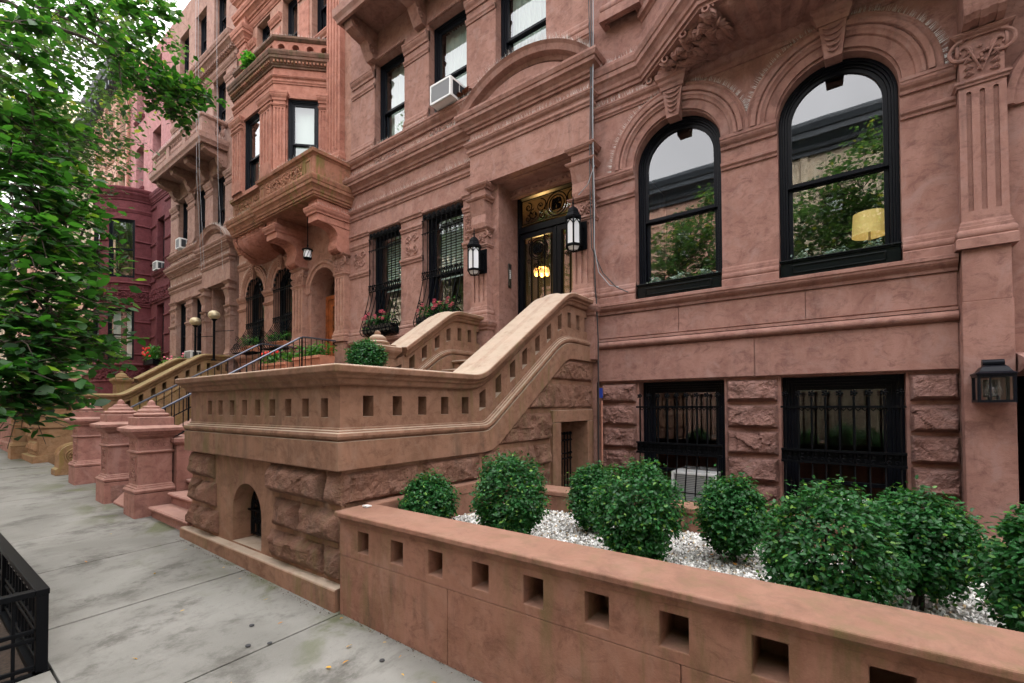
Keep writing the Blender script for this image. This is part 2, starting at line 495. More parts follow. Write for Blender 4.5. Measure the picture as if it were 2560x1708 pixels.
def build_each(name, mb, mat, parent=None, **kw):
    """every connected piece of mb becomes a part of its own"""
    n = len(mb.v); pr = list(range(n))
    def find(a):
        while pr[a] != a: pr[a] = pr[pr[a]]; a = pr[a]
        return a
    for f in mb.f:
        r = find(f[0])
        for i in f[1:]: pr[find(i)] = r
    gr = {}
    for f in mb.f: gr.setdefault(find(f[0]), []).append(f)
    out = []
    for fs in gr.values():
        ids = sorted({i for f in fs for i in f}); mp = {i: k for k, i in enumerate(ids)}
        c = MB(); c.v = [mb.v[i] for i in ids]; c.f = [tuple(mp[i] for i in f) for f in fs]
        out.append(build(name, c, mat, parent, **kw))
    return out

def copy_tree(o, parent=None):
    c = o.copy(); COL.objects.link(c)
    if parent is not None: c.parent = parent
    for ch in list(o.children): copy_tree(ch, c)
    return c

# ---- numpy instancing into one mesh
def scatter(name, tv, tf, pos, mats, rnd, mat, parent=None, smooth=False):
    """tv (k,3) template, tf faces (all same length), pos (N,3), mats (N,3,3), rnd (N,)"""
    tv = np.asarray(tv, float); tf = np.asarray(tf, int)
    Nn = len(pos); k = len(tv); q = tf.shape[1]
    off = rootloc(parent)
    V = np.einsum('nij,kj->nki', mats, tv)+pos[:, None, :]-np.array(off)
    Fc = (tf[None]+(np.arange(Nn)*k)[:, None, None]).reshape(-1, q)
    me = bpy.data.meshes.new(name)
    me.vertices.add(Nn*k); me.vertices.foreach_set('co', V.reshape(-1).astype(np.float32))
    me.loops.add(Fc.size); me.loops.foreach_set('vertex_index', Fc.reshape(-1).astype(np.int32))
    me.polygons.add(len(Fc)); me.polygons.foreach_set('loop_start', (np.arange(len(Fc))*q).astype(np.int32))
    if smooth: me.polygons.foreach_set('use_smooth', np.ones(len(Fc), bool))
    at = me.attributes.new('rnd', 'FLOAT', 'POINT')
    at.data.foreach_set('value', np.repeat(rnd, k).astype(np.float32))
    me.update(calc_edges=True); me.validate()
    me.materials.append(M[mat])
    o = bpy.data.objects.new(name, me); COL.objects.link(o)
    if parent is not None: o.parent = parent
    return o

def frames(nrm, tang):
    """columns: x = along leaf (tang), y = side, z = normal"""
    nrm = nrm/np.linalg.norm(nrm, axis=1, keepdims=True)
    tang = tang-nrm*(tang*nrm).sum(1, keepdims=True)
    tang /= np.linalg.norm(tang, axis=1, keepdims=True)+1e-9
    side = np.cross(nrm, tang)
    return np.stack([tang, side, nrm], axis=2)

LEAF_V = [(0, 0, 0), (.35, .26, .05), (.35, 0, 0), (.35, -.26, .05), (.72, .20, .02), (.72, 0, -.03), (.72, -.20, .02), (1, 0, -.10)]
LEAF_F = [(0, 2, 1, 1), (0, 3, 2, 2), (2, 5, 4, 1), (3, 6, 5, 2), (5, 7, 4, 4), (6, 7, 5, 5)]
LEAF_T = [(0, 2, 1), (0, 3, 2), (1, 2, 5), (1, 5, 4), (2, 3, 6), (2, 6, 5), (4, 5, 7), (5, 6, 7)]
OVAL_V = [(0, 0, 0), (.3, .27, .06), (.3, -.27, .06), (.75, .22, .05), (.75, -.22, .05), (1, 0, -.02), (.5, 0, -.02)]
OVAL_T = [(0, 6, 1), (0, 2, 6), (1, 6, 3), (2, 4, 6), (3, 6, 5), (4, 5, 6)]
# ================================================================== ground
def gz(x, y):
    return -.0185*(x+3.2)-.035*(2.08-min(y, 2.08))

def sheet(name, x0, x1, y0, y1, nx, ny, zf, mat, kind='structure'):
    b = MB(); k = 0
    for j in range(ny+1):
        for i in range(nx+1):
            x = x0+(x1-x0)*i/nx; y = y0+(y1-y0)*j/ny
            b.v.append((x, y, zf(x, y)))
    for j in range(ny):
        for i in range(nx):
            a = j*(nx+1)+i; b.f.append((a, a+1, a+nx+2, a+nx+1))
    return props(b.build(name, mat), kind=kind)

sheet('ground', -400, 300, -300, 300, 4, 4, lambda x, y: -.55 if y < 30 else -.55, M['asphalt'])
sheet('road', -120, 40, -9.6, -1.3, 40, 2, lambda x, y: gz(x, -1.3)-.16, M['asphalt'])
# pavement flags with real joints
b = MB(); rg = random.Random(3)
xj = [-3.2+1.52*i for i in range(-50, 8)]
yj = [-1.15, .62, 2.35]
PIT = (-6.9, -4.03, -1.16, .6)
for i in range(len(xj)-1):
    for j in range(2):
        x0, x1 = xj[i]+.009, xj[i+1]-.009; y0, y1 = yj[j]+.007, yj[j+1]-.005
        if j == 0 and x1 > PIT[0] and x0 < PIT[1]:
            if x0 < PIT[0]: x1 = PIT[0]
            elif x1 > PIT[1]: x0 = PIT[1]
            else: continue
        dz = rg.uniform(-.004, .004)
        k = len(b.v)
        for (x, y) in ((x0, y0), (x1, y0), (x1, y1), (x0, y1)): b.v.append((x, y, gz(x, y)+dz))
        for (x, y) in ((x0, y0), (x1, y0), (x1, y1), (x0, y1)): b.v.append((x, y, gz(x, y)-.12))
        b.f += [(k, k+1, k+2, k+3), (k, k+4, k+5, k+1), (k+1, k+5, k+6, k+2), (k+2, k+6, k+7, k+3), (k+3, k+7, k+4, k)]
props(b.build('pavement', M['pavement'], bevel=.004), kind='structure')
sheet('pavement_bed', -80, 12, -1.15, 7.2, 46, 3, lambda x, y: gz(x, y)-.05, M['soil'])
b = MB()
for i in range(40):
    x0 = -70+2*i; x1 = x0+1.99
    k = len(b.v)
    for y, t in ((-1.32, 0), (-1.155, 0), (-1.155, 1), (-1.32, 1)):
        for x in (x0, x1): b.v.append((x, y, gz(x, -1.2)+(.002 if t else -.3)))
    b.f += [(k, k+1, k+3, k+2), (k+2, k+3, k+5, k+4), (k+4, k+5, k+7, k+6), (k+6, k+7, k+1, k), (k, k+2, k+4, k+6), (k+1, k+7, k+5, k+3)]
props(b.build('kerb', M['pavement'], bevel=.01), kind='structure')
# far pavement of the street
sheet('opposite_pavement', -120, 40, -13.5, -9.6, 40, 1, lambda x, y: gz(x, -1.3)-.03, M['pavement'])

# ================================================================== rock-faced blocks
def rock(b, p, uv, vv, nv, w, h, bulge, seed, res=.03, clip=None, gap=.012, rough=1., edge_w=.05):
    """pillow of quarry-faced stone on the rectangle p + uv*[0,w] + vv*[0,h]"""
    p, uv, vv, nv = Vector(p), Vector(uv), Vector(vv), Vector(nv)
    nu = max(3, int(w/res)); nv_ = max(3, int(h/res)); off = Vector((seed*3.17, seed*1.31, seed*.77))
    k = len(b.v)
    for j in range(nv_+1):
        for i in range(nu+1):
            a = gap+(w-2*gap)*i/nu; c = gap+(h-2*gap)*j/nv_
            q = p+uv*a+vv*c
            e = min(a-gap, w-gap-a, c-gap, h-gap-c)
            prof = min(1, e/edge_w); prof = prof*prof*(3-2*prof)
            n1 = noise.fractal((q+off)*2.6, 1., 2., 3)
            vd, vp = noise.voronoi((q+off)*5.2); tv = noise.cell_vector(vp[0]*3.7+off)
            tilt = ((q+off)*5.2-vp[0]).dot(Vector((tv[0]-.5, tv[1]-.5, tv[2]-.5))*2)
            vd2, vp2 = noise.voronoi((q-off)*14.); tv2 = noise.cell_vector(vp2[0]*2.3+off)
            tilt2 = ((q-off)*14.-vp2[0]).dot(Vector((tv2[0]-.5, tv2[1]-.5, tv2[2]-.5))*2)
            n3 = noise.noise((q+off)*32)
            d = bulge*prof*(.62+.50*n1+.27*tilt*rough+.10*tilt2*rough+.28*(.5-c/h)*min(1, c/.05))+.006*n3*prof
            d = max(d, -.005)
            if e <= 1e-6: d = -.03
            if clip:
                d = clip(q, d)
            b.v.append(tuple(q+nv*d))
    W = nu+1
    for j in range(nv_):
        for i in range(nu):
            b.f.append((k+j*W+i, k+j*W+i+1, k+(j+1)*W+i+1, k+(j+1)*W+i))

# ================================================================== small ornaments
def spiral(b, mp, cu, cv, r, turns, a0, hand, t, n=16, sides=5):
    pts = []; rs = []
    for i in range(n+1):
        q = i/n; a = a0+hand*turns*2*math.pi*q; rr = r*(1-.86*q)
        pts.append(mp(cu+rr*math.cos(a), cv+rr*math.sin(a), -t*.4)); rs.append(t*(1-.35*q))
    b.tube(pts, rs, sides)

def carve(b, mp, u0, u1, v0, v1, seed, t=.016, dens=1.):
    """scrolling foliage in relief on the rectangle, mp(u, v, d)"""
    g = random.Random(seed); w = u1-u0; h = v1-v0
    s = min(w, h)*.52; nx = max(1, round(w/s)); ny = max(1, round(h/s))
    for i in range(nx):
        for j in range(ny):
            cu = u0+w*(i+.5)/nx+g.uniform(-.1, .1)*s; cv = v0+h*(j+.5)/ny+g.uniform(-.1, .1)*s
            r = s*g.uniform(.36, .46)
            spiral(b, mp, cu, cv, r, 1.5, g.uniform(0, 6.28), g.choice((-1, 1)), t)
            for q in range(int(4*dens)):
                a = g.uniform(0, 6.28); d = s*g.uniform(.25, .6)
                pu = min(u1-t, max(u0+t, cu+d*math.cos(a))); pv = min(v1-t, max(v0+t, cv+d*math.sin(a)))
                L = t*g.uniform(1.2, 2.4); a2 = g.uniform(0, 3.14)
                b.tube([mp(pu-L*math.cos(a2), pv-L*math.sin(a2), 0), mp(pu, pv, -t*.9), mp(pu+L*math.cos(a2), pv+L*math.sin(a2), 0)], [t*.3, t*g.uniform(.7, 1.1), t*.3], 5)

def rosette(b, mp, u, v, r, t, n=6):
    for k in range(n):
        a = 2*math.pi*k/n
        c = (u+r*.62*math.cos(a), v+r*.62*math.sin(a))
        b.ball(mp(c[0], c[1], -t*.3), r*.36, 4)
    b.ball(mp(u, v, -t*.6), r*.3, 4)

def fm(Y):
    return lambda u, v, d: (u, Y+d, v)
def sm(X):          # plane facing +X: u = y, v = z, d into the wall = -X
    return lambda u, v, d: (X-d, u, v)

# mouldings: (out, z) loops
def P_shelf(z0, z1, o, under=.45):
    h = z1-z0
    return [(-.04, z0), (o*.30, z0), (o*.38, z0+h*.22), (o*.70, z0+h*.40), (o*.86, z0+h*.55), (o*.90, z0+h*.70), (o, z0+h*.74), (o, z1-h*.04), (o*.9, z1), (-.04, z1+h*.10)]
def P_fillet(z0, z1, o):
    h = z1-z0
    return [(-.03, z0), (o*.45, z0), (o*.55, z0+h*.3), (o*.9, z0+h*.5), (o, z0+h*.58), (o, z1-h*.08), (o*.8, z1), (-.03, z1)]
def P_torus(z0, z1, o):
    c = (z0+z1)/2; r = (z1-z0)/2
    return [(-.03, z0)]+[(o*math.cos(a)*1.0, c+r*math.sin(a)) for a in [R(-85+17*i) for i in range(11)]]+[(-.03, z1)]
def P_base(z0, z1, o):
    h = z1-z0
    return [(-.03, z0), (o, z0), (o, z0+h*.34), (o*.86, z0+h*.36)]+[(o*.55+o*.38*math.cos(a), z0+h*.52+h*.13*math.sin(a)) for a in [R(-70+28*i) for i in range(6)]]+[(o*.5, z0+h*.68), (o*.52, z0+h*.80), (o*.36, z0+h*.82), (o*.30, z0+h*.92), (o*.12, z1), (-.03, z1)]
def P_cornice(z0, z1, o):
    h = z1-z0
    return [(-.04, z0), (o*.18, z0), (o*.20, z0+h*.12), (o*.34, z0+h*.16), (o*.40, z0+h*.28), (o*.62, z0+h*.42), (o*.78, z0+h*.48), (o*.80, z0+h*.66), (o*.88, z0+h*.68), (o*.97, z0+h*.82), (o, z0+h*.86), (o, z1-h*.03), (o*.94, z1), (-.04, z1+h*.12)]
def hpath(pts, z=0): return [(x, y, z) for x, y in pts]

# ================================================================== windows
def sash_window(par, xa, xb, za, zb, Y, arch=False, fw=.085, mid=.5, mat='frame', curtain=None, dep=.16, name='window', extra=None):
    """frame and sashes = the part; pane and curtain its sub-parts. Y = face of the wall"""
    b = MB(); r = (xb-xa)/2; cx = (xa+xb)/2
    y0, y1 = Y+dep, Y+dep+.10
    e = .003
    def ring(o, d0, d1, wd, z0):             # o = inset from the opening
        b.box(xa+o, xa+o+wd, d0, d1, z0, zb)
        b.box(xb-o-wd, xb-o, d0, d1, z0, zb)
        if arch: b.arch(cx, zb, [(r-o-wd, -d0), (r-o, -d0), (r-o, -d1), (r-o-wd, -d1)], 0, n=30)
        else: b.box(xa+o+wd, xb-o-wd, d0, d1, zb-wd-o, zb-o)
    ring(e, y0, y1, fw*.38, za)
    ring(e+fw*.38, y0+.02, y1, fw*.3, za)
    ring(e+fw*.68, y0+.045, y1, fw*.32, za)
    b.box(xa+e, xb-e, y0-.01, y1+.08, za, za+.05)
    st = .048; i = fw+e
    top = zb+(r if arch else 0)
    zm = za+(top-za)*mid
    # upper sash nearer the street
    ya, yb = y0+.06, y0+.105
    b.box(xa+i, xa+i+st, ya, yb, zm, zb); b.box(xb-i-st, xb-i, ya, yb, zm, zb)
    if arch: b.arch(cx, zb, [(r-i-st, -ya), (r-i, -ya), (r-i, -yb), (r-i-st, -yb)], 0, n=30)
    else: b.box(xa+i+st, xb-i-st, ya, yb, zb-i-st, zb-i)
    b.box(xa+i+st, xb-i-st, ya-.004, yb, zm, zm+st)
    yc, yd = yb+.006, yb+.05
    b.box(xa+i, xa+i+st, yc, yd, za+.05, zm+st); b.box(xb-i-st, xb-i, yc, yd, za+.05, zm+st)
    b.box(xa+i+st, xb-i-st, yc, yd, za+.05, za+.05+st*1.3)
    b.box(xa+i+st, xb-i-st, yc, yd, zm-.005, zm+st-.006)
    win = b.build(name, mat, par, bevel=.004)
    g = MB(); yp = (ya+yb)/2; yq = (yc+yd)/2
    xl, xr = xa+i+st*.5, xb-i-st*.5
    if arch:
        rr = r-i-st*.5
        loop = [(xl, zm+.01)]+[(cx-rr*math.cos(math.pi*k/30), zb+rr*math.sin(math.pi*k/30)) for k in range(31)]+[(xr, zm+.01)]
        g.add([(x, yp, z) for x, z in loop], [tuple(range(len(loop)))])
    else:
        g.add([(xl, yp, zm+.01), (xl, yp, zb-i-st*.5), (xr, yp, zb-i-st*.5), (xr, yp, zm+.01)], [(0, 1, 2, 3)])
    g.add([(xl, yq, za+.08), (xl, yq, zm+.02), (xr, yq, zm+.02), (xr, yq, za+.08)], [(0, 1, 2, 3)])
    g.build('pane', 'glass', win)
    if curtain:
        c = MB(); yk = yd+.09
        if curtain == 'drape':
            for s in (0, 1):
                u0, u1 = (xl, xl+.36*(xr-xl)) if s == 0 else (xr-.36*(xr-xl), xr)
                K = 14; k = len(c.v)
                for q in range(K+1):
                    u = u0+(u1-u0)*q/K; dy = .025*math.sin(q*2.1)
                    c.v += [(u, yk+dy, za+.05), (u, yk+dy, zb-.02)]
                for q in range(K): c.f.append((k+2*q, k+2*q+2, k+2*q+3, k+2*q+1))
            c.build('curtain', 'curtain', win)
        elif curtain == 'sheer':
            K = 60; k = len(c.v)
            for q in range(K+1):
                u = xl+(xr-xl)*q/K; dy = .018*math.sin(q*1.25)+.012*math.sin(q*.4)
                c.v += [(u, yk+dy, za+.05), (u, yk+dy, zb-.02)]
            for q in range(K): c.f.append((k+2*q, k+2*q+2, k+2*q+3, k+2*q+1))
            c.build('curtain', 'curtain', win)
        elif curtain == 'blind':
            z1 = za+(zb-za)*(extra or .42)
            n = int((zb-z1)/.055)
            for q in range(n):
                z = z1+(zb-z1)*q/n
                k = len(c.v); c.v += [(xl, yk, z), (xr, yk, z), (xr, yk+.03, z+.048), (xl, yk+.03, z+.048)]; c.f.append((k, k+1, k+2, k+3))
            c.box(xl, xr, yk-.005, yk+.035, zb-.09, zb-.02)
            c.build('blind', 'curtain', win)
        elif curtain == 'shade':
            z1 = za+(zb-za)*(extra or .5)
            c.box(xl, xr, yk, yk+.006, z1, zb); c.box(xl, xr, yk-.006, yk+.012, z1-.03, z1)
            c.build('blind', 'curtain', win)
    return win

def spikes(name, par, lines, n_per_m, h=.085, seed=1, spread=.35, mat='steel', wd=.0022):
    """rows of bird needles along 3-D polylines; one uncountable fuzz"""
    g = random.Random(seed); b = MB()
    for ln in lines:
        P = [Vector(p) for p in ln]
        for a, c in zip(P[:-1], P[1:]):
            L = (c-a).length
            for i in range(int(L*n_per_m)):
                p = a.lerp(c, g.random())
                d = Vector((g.uniform(-spread, spread), g.uniform(-spread-.25, spread-.25), 1)).normalized()*h*g.uniform(.7, 1.15)
                s = Vector((d.z, 0, -d.x)).normalized()*wd; t = Vector((0, wd, 0))
                k = len(b.v)
                b.v += [tuple(p-s), tuple(p+s), tuple(p+t), tuple(p+d)]
                b.f += [(k, k+1, k+3), (k+1, k+2, k+3), (k+2, k, k+3)]
    o = b.build(name, mat, par, weld=False)
    o['kind'] = 'stuff'
    return o

def shell(b, x0, x1, y0, y1, z0, z1):
    """the other three walls, the roof and floors of a house"""
    b.add([(x0, y0, z0), (x0, y1, z0), (x1, y1, z0), (x1, y0, z0), (x0, y0, z1), (x0, y1, z1), (x1, y1, z1), (x1, y0, z1)],
          [(0, 1, 5, 4), (1, 2, 6, 5), (2, 3, 7, 6), (4, 5, 6, 7)])
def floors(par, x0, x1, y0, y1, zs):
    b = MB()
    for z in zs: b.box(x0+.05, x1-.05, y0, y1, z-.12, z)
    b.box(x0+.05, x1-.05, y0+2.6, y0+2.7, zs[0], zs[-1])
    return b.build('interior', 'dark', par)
# ================================================================== house with the doorway on the right (two of them)
Y0 = 6.6
def pilaster(par, xa, xb, z0, zc, z1, out, mat, capmat=None, flutes=3, Y=Y0, console=None):
    """fluted shaft; base, capital and console are its sub-parts"""
    b = MB(); w = xb-xa
    hs = []
    fwid = w/(flutes*2+1)*.95
    for i in range(flutes):
        c = xa+w*(i+.5+.25)/(flutes+.5)
        hs.append((c-fwid*.42, c+fwid*.42, z0+.28+(zc-z0)*.06, zc-.10, True))
    b.panel(xa, xb, z0, zc, 0, 0, 0) if False else b.panel(xa, xb, z0+.27, zc, hs, .022, fm(Y-out), back=True)
    b.add([(xa, Y-out, z0+.27), (xa, Y+.02, z0+.27), (xa, Y+.02, zc), (xa, Y-out, zc)], [(0, 1, 2, 3)])
    b.add([(xb, Y-out, z0+.27), (xb, Y+.02, z0+.27), (xb, Y+.02, zc), (xb, Y-out, zc)], [(0, 1, 2, 3)])
    sh = b.build('pilaster', mat, par, bevel=.004)
    bb = MB(); bb.sweep([(xa, Y, 0), (xa, Y-out, 0), (xb, Y-out, 0), (xb, Y, 0)], P_base(z0, z0+.28, .05))
    bb.build('base', mat, sh)
    c = MB(); ch = z1-zc
    c.sweep([(xa, Y, 0), (xa, Y-out, 0), (xb, Y-out, 0), (xb, Y, 0)], P_fillet(zc-.03, zc+.03, .035))
    c.box(xa+.01, xb-.01, Y-out+.004, Y, zc+.03, z1-.05)
    c.sweep([(xa, Y, 0), (xa, Y-out, 0), (xb, Y-out, 0), (xb, Y, 0)], P_shelf(z1-.06, z1, .06))
    mp = fm(Y-out)
    zc2 = zc+.03; hh = z1-.06-zc2
    for s in (-1, 1):
        cu = (xa+xb)/2+s*w*.40
        spiral(c, mp, cu, z1-.06-hh*.28, hh*.28, 1.4, math.pi/2, -s, .018, 26, 6)
        sp = lambda u, v, d, s=s: ((xa if s < 0 else xb)+s*(-d), Y-out*.5+u, v)
        spiral(c, sp, 0, z1-.06-hh*.28, hh*.26, 1.3, math.pi/2, 1, .016, 22, 6)
        for q in range(4):
            v = zc2+hh*(.12+.16*q); c.tube([mp(cu-s*.01, v, 0), mp(cu-s*w*.10, v+.02, -.035), mp(cu-s*w*.22, v+.01, 0)], [.008, .018, .006], 5)
    for q in range(9):
        a = q*2.4; c.ball(mp((xa+xb)/2+w*.16*math.cos(a)*(q/9), zc2+hh*.5+hh*.4*math.sin(a)*(q/9), -.012), .018, 4)
    c.tube([mp((xa+xb)/2-w*.3, z1-.06-hh*.2, -.01), mp((xa+xb)/2, zc2+hh*.15, -.02), mp((xa+xb)/2+w*.3, z1-.06-hh*.2, -.01)], .014, 5)
    c.build('capital', capmat or mat, sh)
    return sh

def s_console(par, xa, xb, pts, mat, grooves=3):
    """curved bracket: pts = (y, z) outline of its side"""
    b = MB(); w = xb-xa; n = grooves*2+1
    c = Vector((sum(p[0] for p in pts)/len(pts), sum(p[1] for p in pts)/len(pts)))
    for i in range(n):
        x0 = xa+w*i/n+(.0012 if i else 0); x1 = xa+w*(i+1)/n
        k = 1.0 if i % 2 == 0 else .965
        b.prism([(c.x+(y-c.x)*k if y < Y0-.01 else y, c.y+(z-c.y)*k) for y, z in pts], lambda a, q, x: (x, a, q), x0, x1)
    return b.build('console', mat, par)

def house_A(name, label, f, mat, colmat, detail, ztop=17):
    X = f
    xl, xr = X(-9.69), X(-3.2)
    h = thing(name, label, 'house', ((xl+xr)/2, Y0, 0))
    F1 = [(X(-8.95), X(-7.85)), (X(-7.16), X(-6.02))]
    F2 = [(X(-8.78), X(-7.74)), (X(-6.98), X(-5.92)), (X(-5.2), X(-4.1))]
    D = (X(-5.15), X(-3.42))
    holes = [(a, b, 3.2, 5.6, False, .34) for a, b in F1]
    holes += [(a, b, 7.52, 9.55, False, .32) for a, b in F2]
    holes += [(a, b, 10.95, 12.85, False, .32) for a, b in F2]
    holes += [(a, b, 14.35, 16.0, False, .32) for a, b in F2]
    holes += [(D[0], D[1], 2.35, 5.66, False, .62)]
    b = MB(); b.panel(xl, xr, -.4, ztop, holes, .32, fm(Y0)); shell(b, xl, xr, Y0, Y0+6, -.4, ztop)
    b.build('wall', mat, h)
    floors(h, xl, xr, Y0+.63, Y0+5.9, (2.3, 6.2, 10.2, 13.6, 16.8))
    xe = X(-5.72)            # left end of the door entablature
    # courses
    c = MB(); c.sweep(hpath([(xl, Y0), (xe, Y0)]), P_shelf(2.98, 3.13, .11)); c.build('sill_course', mat, h)
    c = MB(); c.sweep(hpath([(xl, Y0), (xe, Y0)]), P_fillet(6.03, 6.13, .05)); c.sweep(hpath([(xl, Y0), (xe, Y0)]), P_shelf(6.14, 6.27, .085)); c.build('string_course', mat, h)
    c = MB(); c.sweep(hpath([(xl, Y0), (xe+.02, Y0)]), P_cornice(6.64, 6.98, .24)); c.build('cornice', mat, h)
    c = MB(); c.sweep(hpath([(xl, Y0), (X(-3.2), Y0)]), P_shelf(7.30, 7.50, .14)); c.build('upper_sill_course', mat, h)
    c = MB()
    c.sweep(hpath([(xl, Y0), (xr, Y0)]), P_cornice(13.35, 13.8, .3)); c.sweep(hpath([(xl, Y0), (xr, Y0)]), P_shelf(12.95, 13.1, .09))
    for i in range(int((xr-xl)/.14)): c.box(xl+.02+i*.14, xl+.09+i*.14, Y0-.13, Y0-.02, 13.36, 13.46)
    c.build('attic_cornice', mat, h)
    # piers of the parlour floor
    piers = [(xl, F1[0][0]), (F1[0][1], F1[1][0]), (F1[1][1], xe)]
    for a, e in piers:
        for nm, pr_ in (('pier_base', P_base(3.14, 3.42, .06)), ('pier_fillet', P_fillet(4.64, 4.75, .05)), ('pier_fillet', P_fillet(5.33, 5.43, .045)), ('pier_capital', P_fillet(5.58, 5.69, .06))):
            c = MB(); c.sweep(hpath([(a, Y0), (e, Y0)]), pr_); c.build(nm, mat, h)
    for i, (a, e) in enumerate(piers):
        if not detail and i == 0: pass
        m_ = (a+e)/2; wd = min(.5, (e-a)*.62)
        c = MB(); mp = fm(Y0-.006); t = .016
        c.box(m_-wd/2-.02, m_+wd/2+.02, Y0-.006, Y0+.02, 4.80, 5.28)
        carve(c, mp, m_-wd/2, m_+wd/2, 4.82, 5.26, 11+i, .019)
        c.build('carved_panel', mat, h)
    # leaf-carved lintels
    for fl, z, hh in ((F1, 5.60, .09), (F2, 9.55, .09), (F2, 12.85, .09)):
        for a, e in fl:
            c = MB(); c.box(a-.02, e+.02, Y0-.03, Y0+.05, z+.012, z+hh*.62)
            n = int((e-a)/.05)
            for q in range(n): c.ball((a+(q+.5)*(e-a)/n, Y0-.03, z+hh*.36), .024, 4, .03)
            c.build('carved_lintel', mat, h)
    # piers of the upper floor
    ps = [(xl+.06, F2[0][0]), (F2[0][1], F2[1][0]), (F2[1][1], F2[2][0]), (F2[2][1], xr-.08)]
    for a, e in ps:
        for nm, pr_ in (('pier_base', P_base(7.51, 7.80, .06)), ('pier_fillet', P_fillet(8.98, 9.08, .045)), ('pier_capital', P_shelf(9.22, 9.42, .09)), ('pier_base', P_base(10.96, 11.2, .05)), ('pier_capital', P_shelf(12.45, 12.65, .08))):
            c = MB(); c.sweep(hpath([(a, Y0), (e, Y0)]), pr_); c.build(nm, mat, h)
    for (a, e) in F2[:2]:
        c = MB(); c.box(a, e, Y0-.006, Y0+.02, 7.0, 7.29)
        carve(c, fm(Y0-.008), a+.02, e-.02, 7.02, 7.28, int(a*7) % 90, .018)
        c.build('carved_panel', mat, h)
    # balcony of the third floor
    bx0, bx1, by = X(-9.05), X(-3.85), Y0-.8
    bal = MB(); bal.box(bx0, bx1, by, Y0, 10.22, 10.36)
    bal.sweep(hpath([(bx0, Y0), (bx0, by), (bx1, by), (bx1, Y0)]), [(-.06, 10.07), (0, 10.07), (.02, 10.13), (.07, 10.2), (.08, 10.36), (-.06, 10.36)])
    bal = bal.build('balcony', mat, h)
    c = MB()
    pp = hpath([(bx0+.04, Y0), (bx0+.04, by+.04), (bx1-.04, by+.04), (bx1-.04, Y0)])
    c.sweep(pp, [(-.16, 10.90), (.0, 10.90), (.05, 10.95), (.05, 11.02), (-.19, 11.02)])
    c.sweep(pp, [(-.14, 10.36), (.01, 10.36), (.01, 10.42), (-.14, 10.42)])
    for xx in (bx0+.16, bx0+(bx1-bx0)/3, bx0+(bx1-bx0)*2/3, bx1-.16): c.box(xx-.13, xx+.13, by+.03, by+.2, 10.42, 10.90)
    for xx in (bx0+.13, bx1-.13): c.box(xx-.09, xx+.08, by+.2, by+.42, 10.42, 10.90)
    c.build('parapet', mat, bal)
    c = MB(); prof = [(.05, 0), (.06, .05), (.035, .08), (.075, .2), (.05, .3), (.03, .36), (.06, .42), (.06, .48)]
    n = int((bx1-bx0)/.17)
    for i in range(n):
        xx = bx0+.3+(bx1-bx0-.6)*i/(n-1)
        if min(abs(xx-q) for q in (bx0+(bx1-bx0)/3, bx0+(bx1-bx0)*2/3)) > .17: c.lathe(prof, (xx, by+.1, 10.42), 10)
    for yy in (by+.5, by+.66):
        for xx in (bx0+.12, bx1-.12): c.lathe(prof, (xx, yy, 10.42), 10)
    build_each('baluster', c, mat, bal)
    for xx in (bx0+.25, bx0+(bx1-bx0)*.36, bx0+(bx1-bx0)*.64, bx1-.25):
        c = MB()
        pts = [(Y0, 9.55), (Y0-.12, 9.56), (Y0-.2, 9.68), (Y0-.3, 9.86), (Y0-.52, 9.9), (Y0-.66, 9.95), (Y0-.7, 10.06), (Y0-.7, 10.2), (Y0, 10.2)]
        c.prism(pts, lambda a, q, x: (x, a, q), xx-.13, xx+.13)
        mp = lambda u, v, d, xx=xx: (xx+.13-d, u, v)
        spiral(c, mp, Y0-.58, 10.05, .1, 1.3, 0, 1, .02); spiral(c, mp, Y0-.16, 9.72, .1, 1.3, 2, 1, .02)
        c.build('bracket', mat, bal)
    # ------- doorway
    yo = Y0-.16
    ex0, ex1 = xe, X(-3.2)
    e = MB()
    e.box(ex0+.02, ex1-.012, yo, Y0-.003, 5.675, 6.95)
    ent = e.build('door_entablature', mat, h)
    pth = hpath([(ex0+.02, Y0), (ex0+.02, yo), (ex1-.012, yo), (ex1-.012, Y0)])
    c = MB(); c.sweep(pth, P_fillet(6.27, 6.37, .05)); c.sweep(pth, P_shelf(6.38, 6.50, .09)); c.sweep(pth, P_cornice(6.70, 7.02, .21)); c.build('cornice', mat, ent)
    # segmental pediment
    cx = (ex0+ex1)/2-.02; hc = (ex1-ex0)/2+.10; rise = .58; rr = (hc*hc+rise*rise)/(2*rise); cz = 7.03+rise-rr; an = math.degrees(math.asin(hc/rr))
    pd = MB()
    prof = [(rr-.27, -.16), (rr-.27, .10), (rr-.21, .11), (rr-.20, .16), (rr-.14, .19), (rr-.12, .30), (rr-.04, .33), (rr, .37), (rr, -.16)]
    pd.arch(cx, cz, prof, Y0, 90+an, 90-an, 30)
    arc = [(cx+(rr-.25)*math.cos(R(90+an-2*an*i/24)), cz+(rr-.25)*math.sin(R(90+an-2*an*i/24))) for i in range(25)]
    arc = [(a, z) for a, z in arc if z > 7.0]
    pd.prism(arc, lambda a, q, y: (a, y, q), Y0-.20, Y0-.004)
    pd.arch(cx, cz, [(rr-.5, .16), (rr-.5, .25), (rr-.45, .26), (rr-.44, .16)], Y0, 90+an*.60, 90-an*.60, 24)
    pd.build('pediment', mat, ent)
    spikes('bird_spikes', h, [[(cx+rr*math.cos(R(90+an-2*an*i/16)), Y0-.3, cz+rr*math.sin(R(90+an-2*an*i/16))) for i in range(17)]], 90, .15, 5, .5)
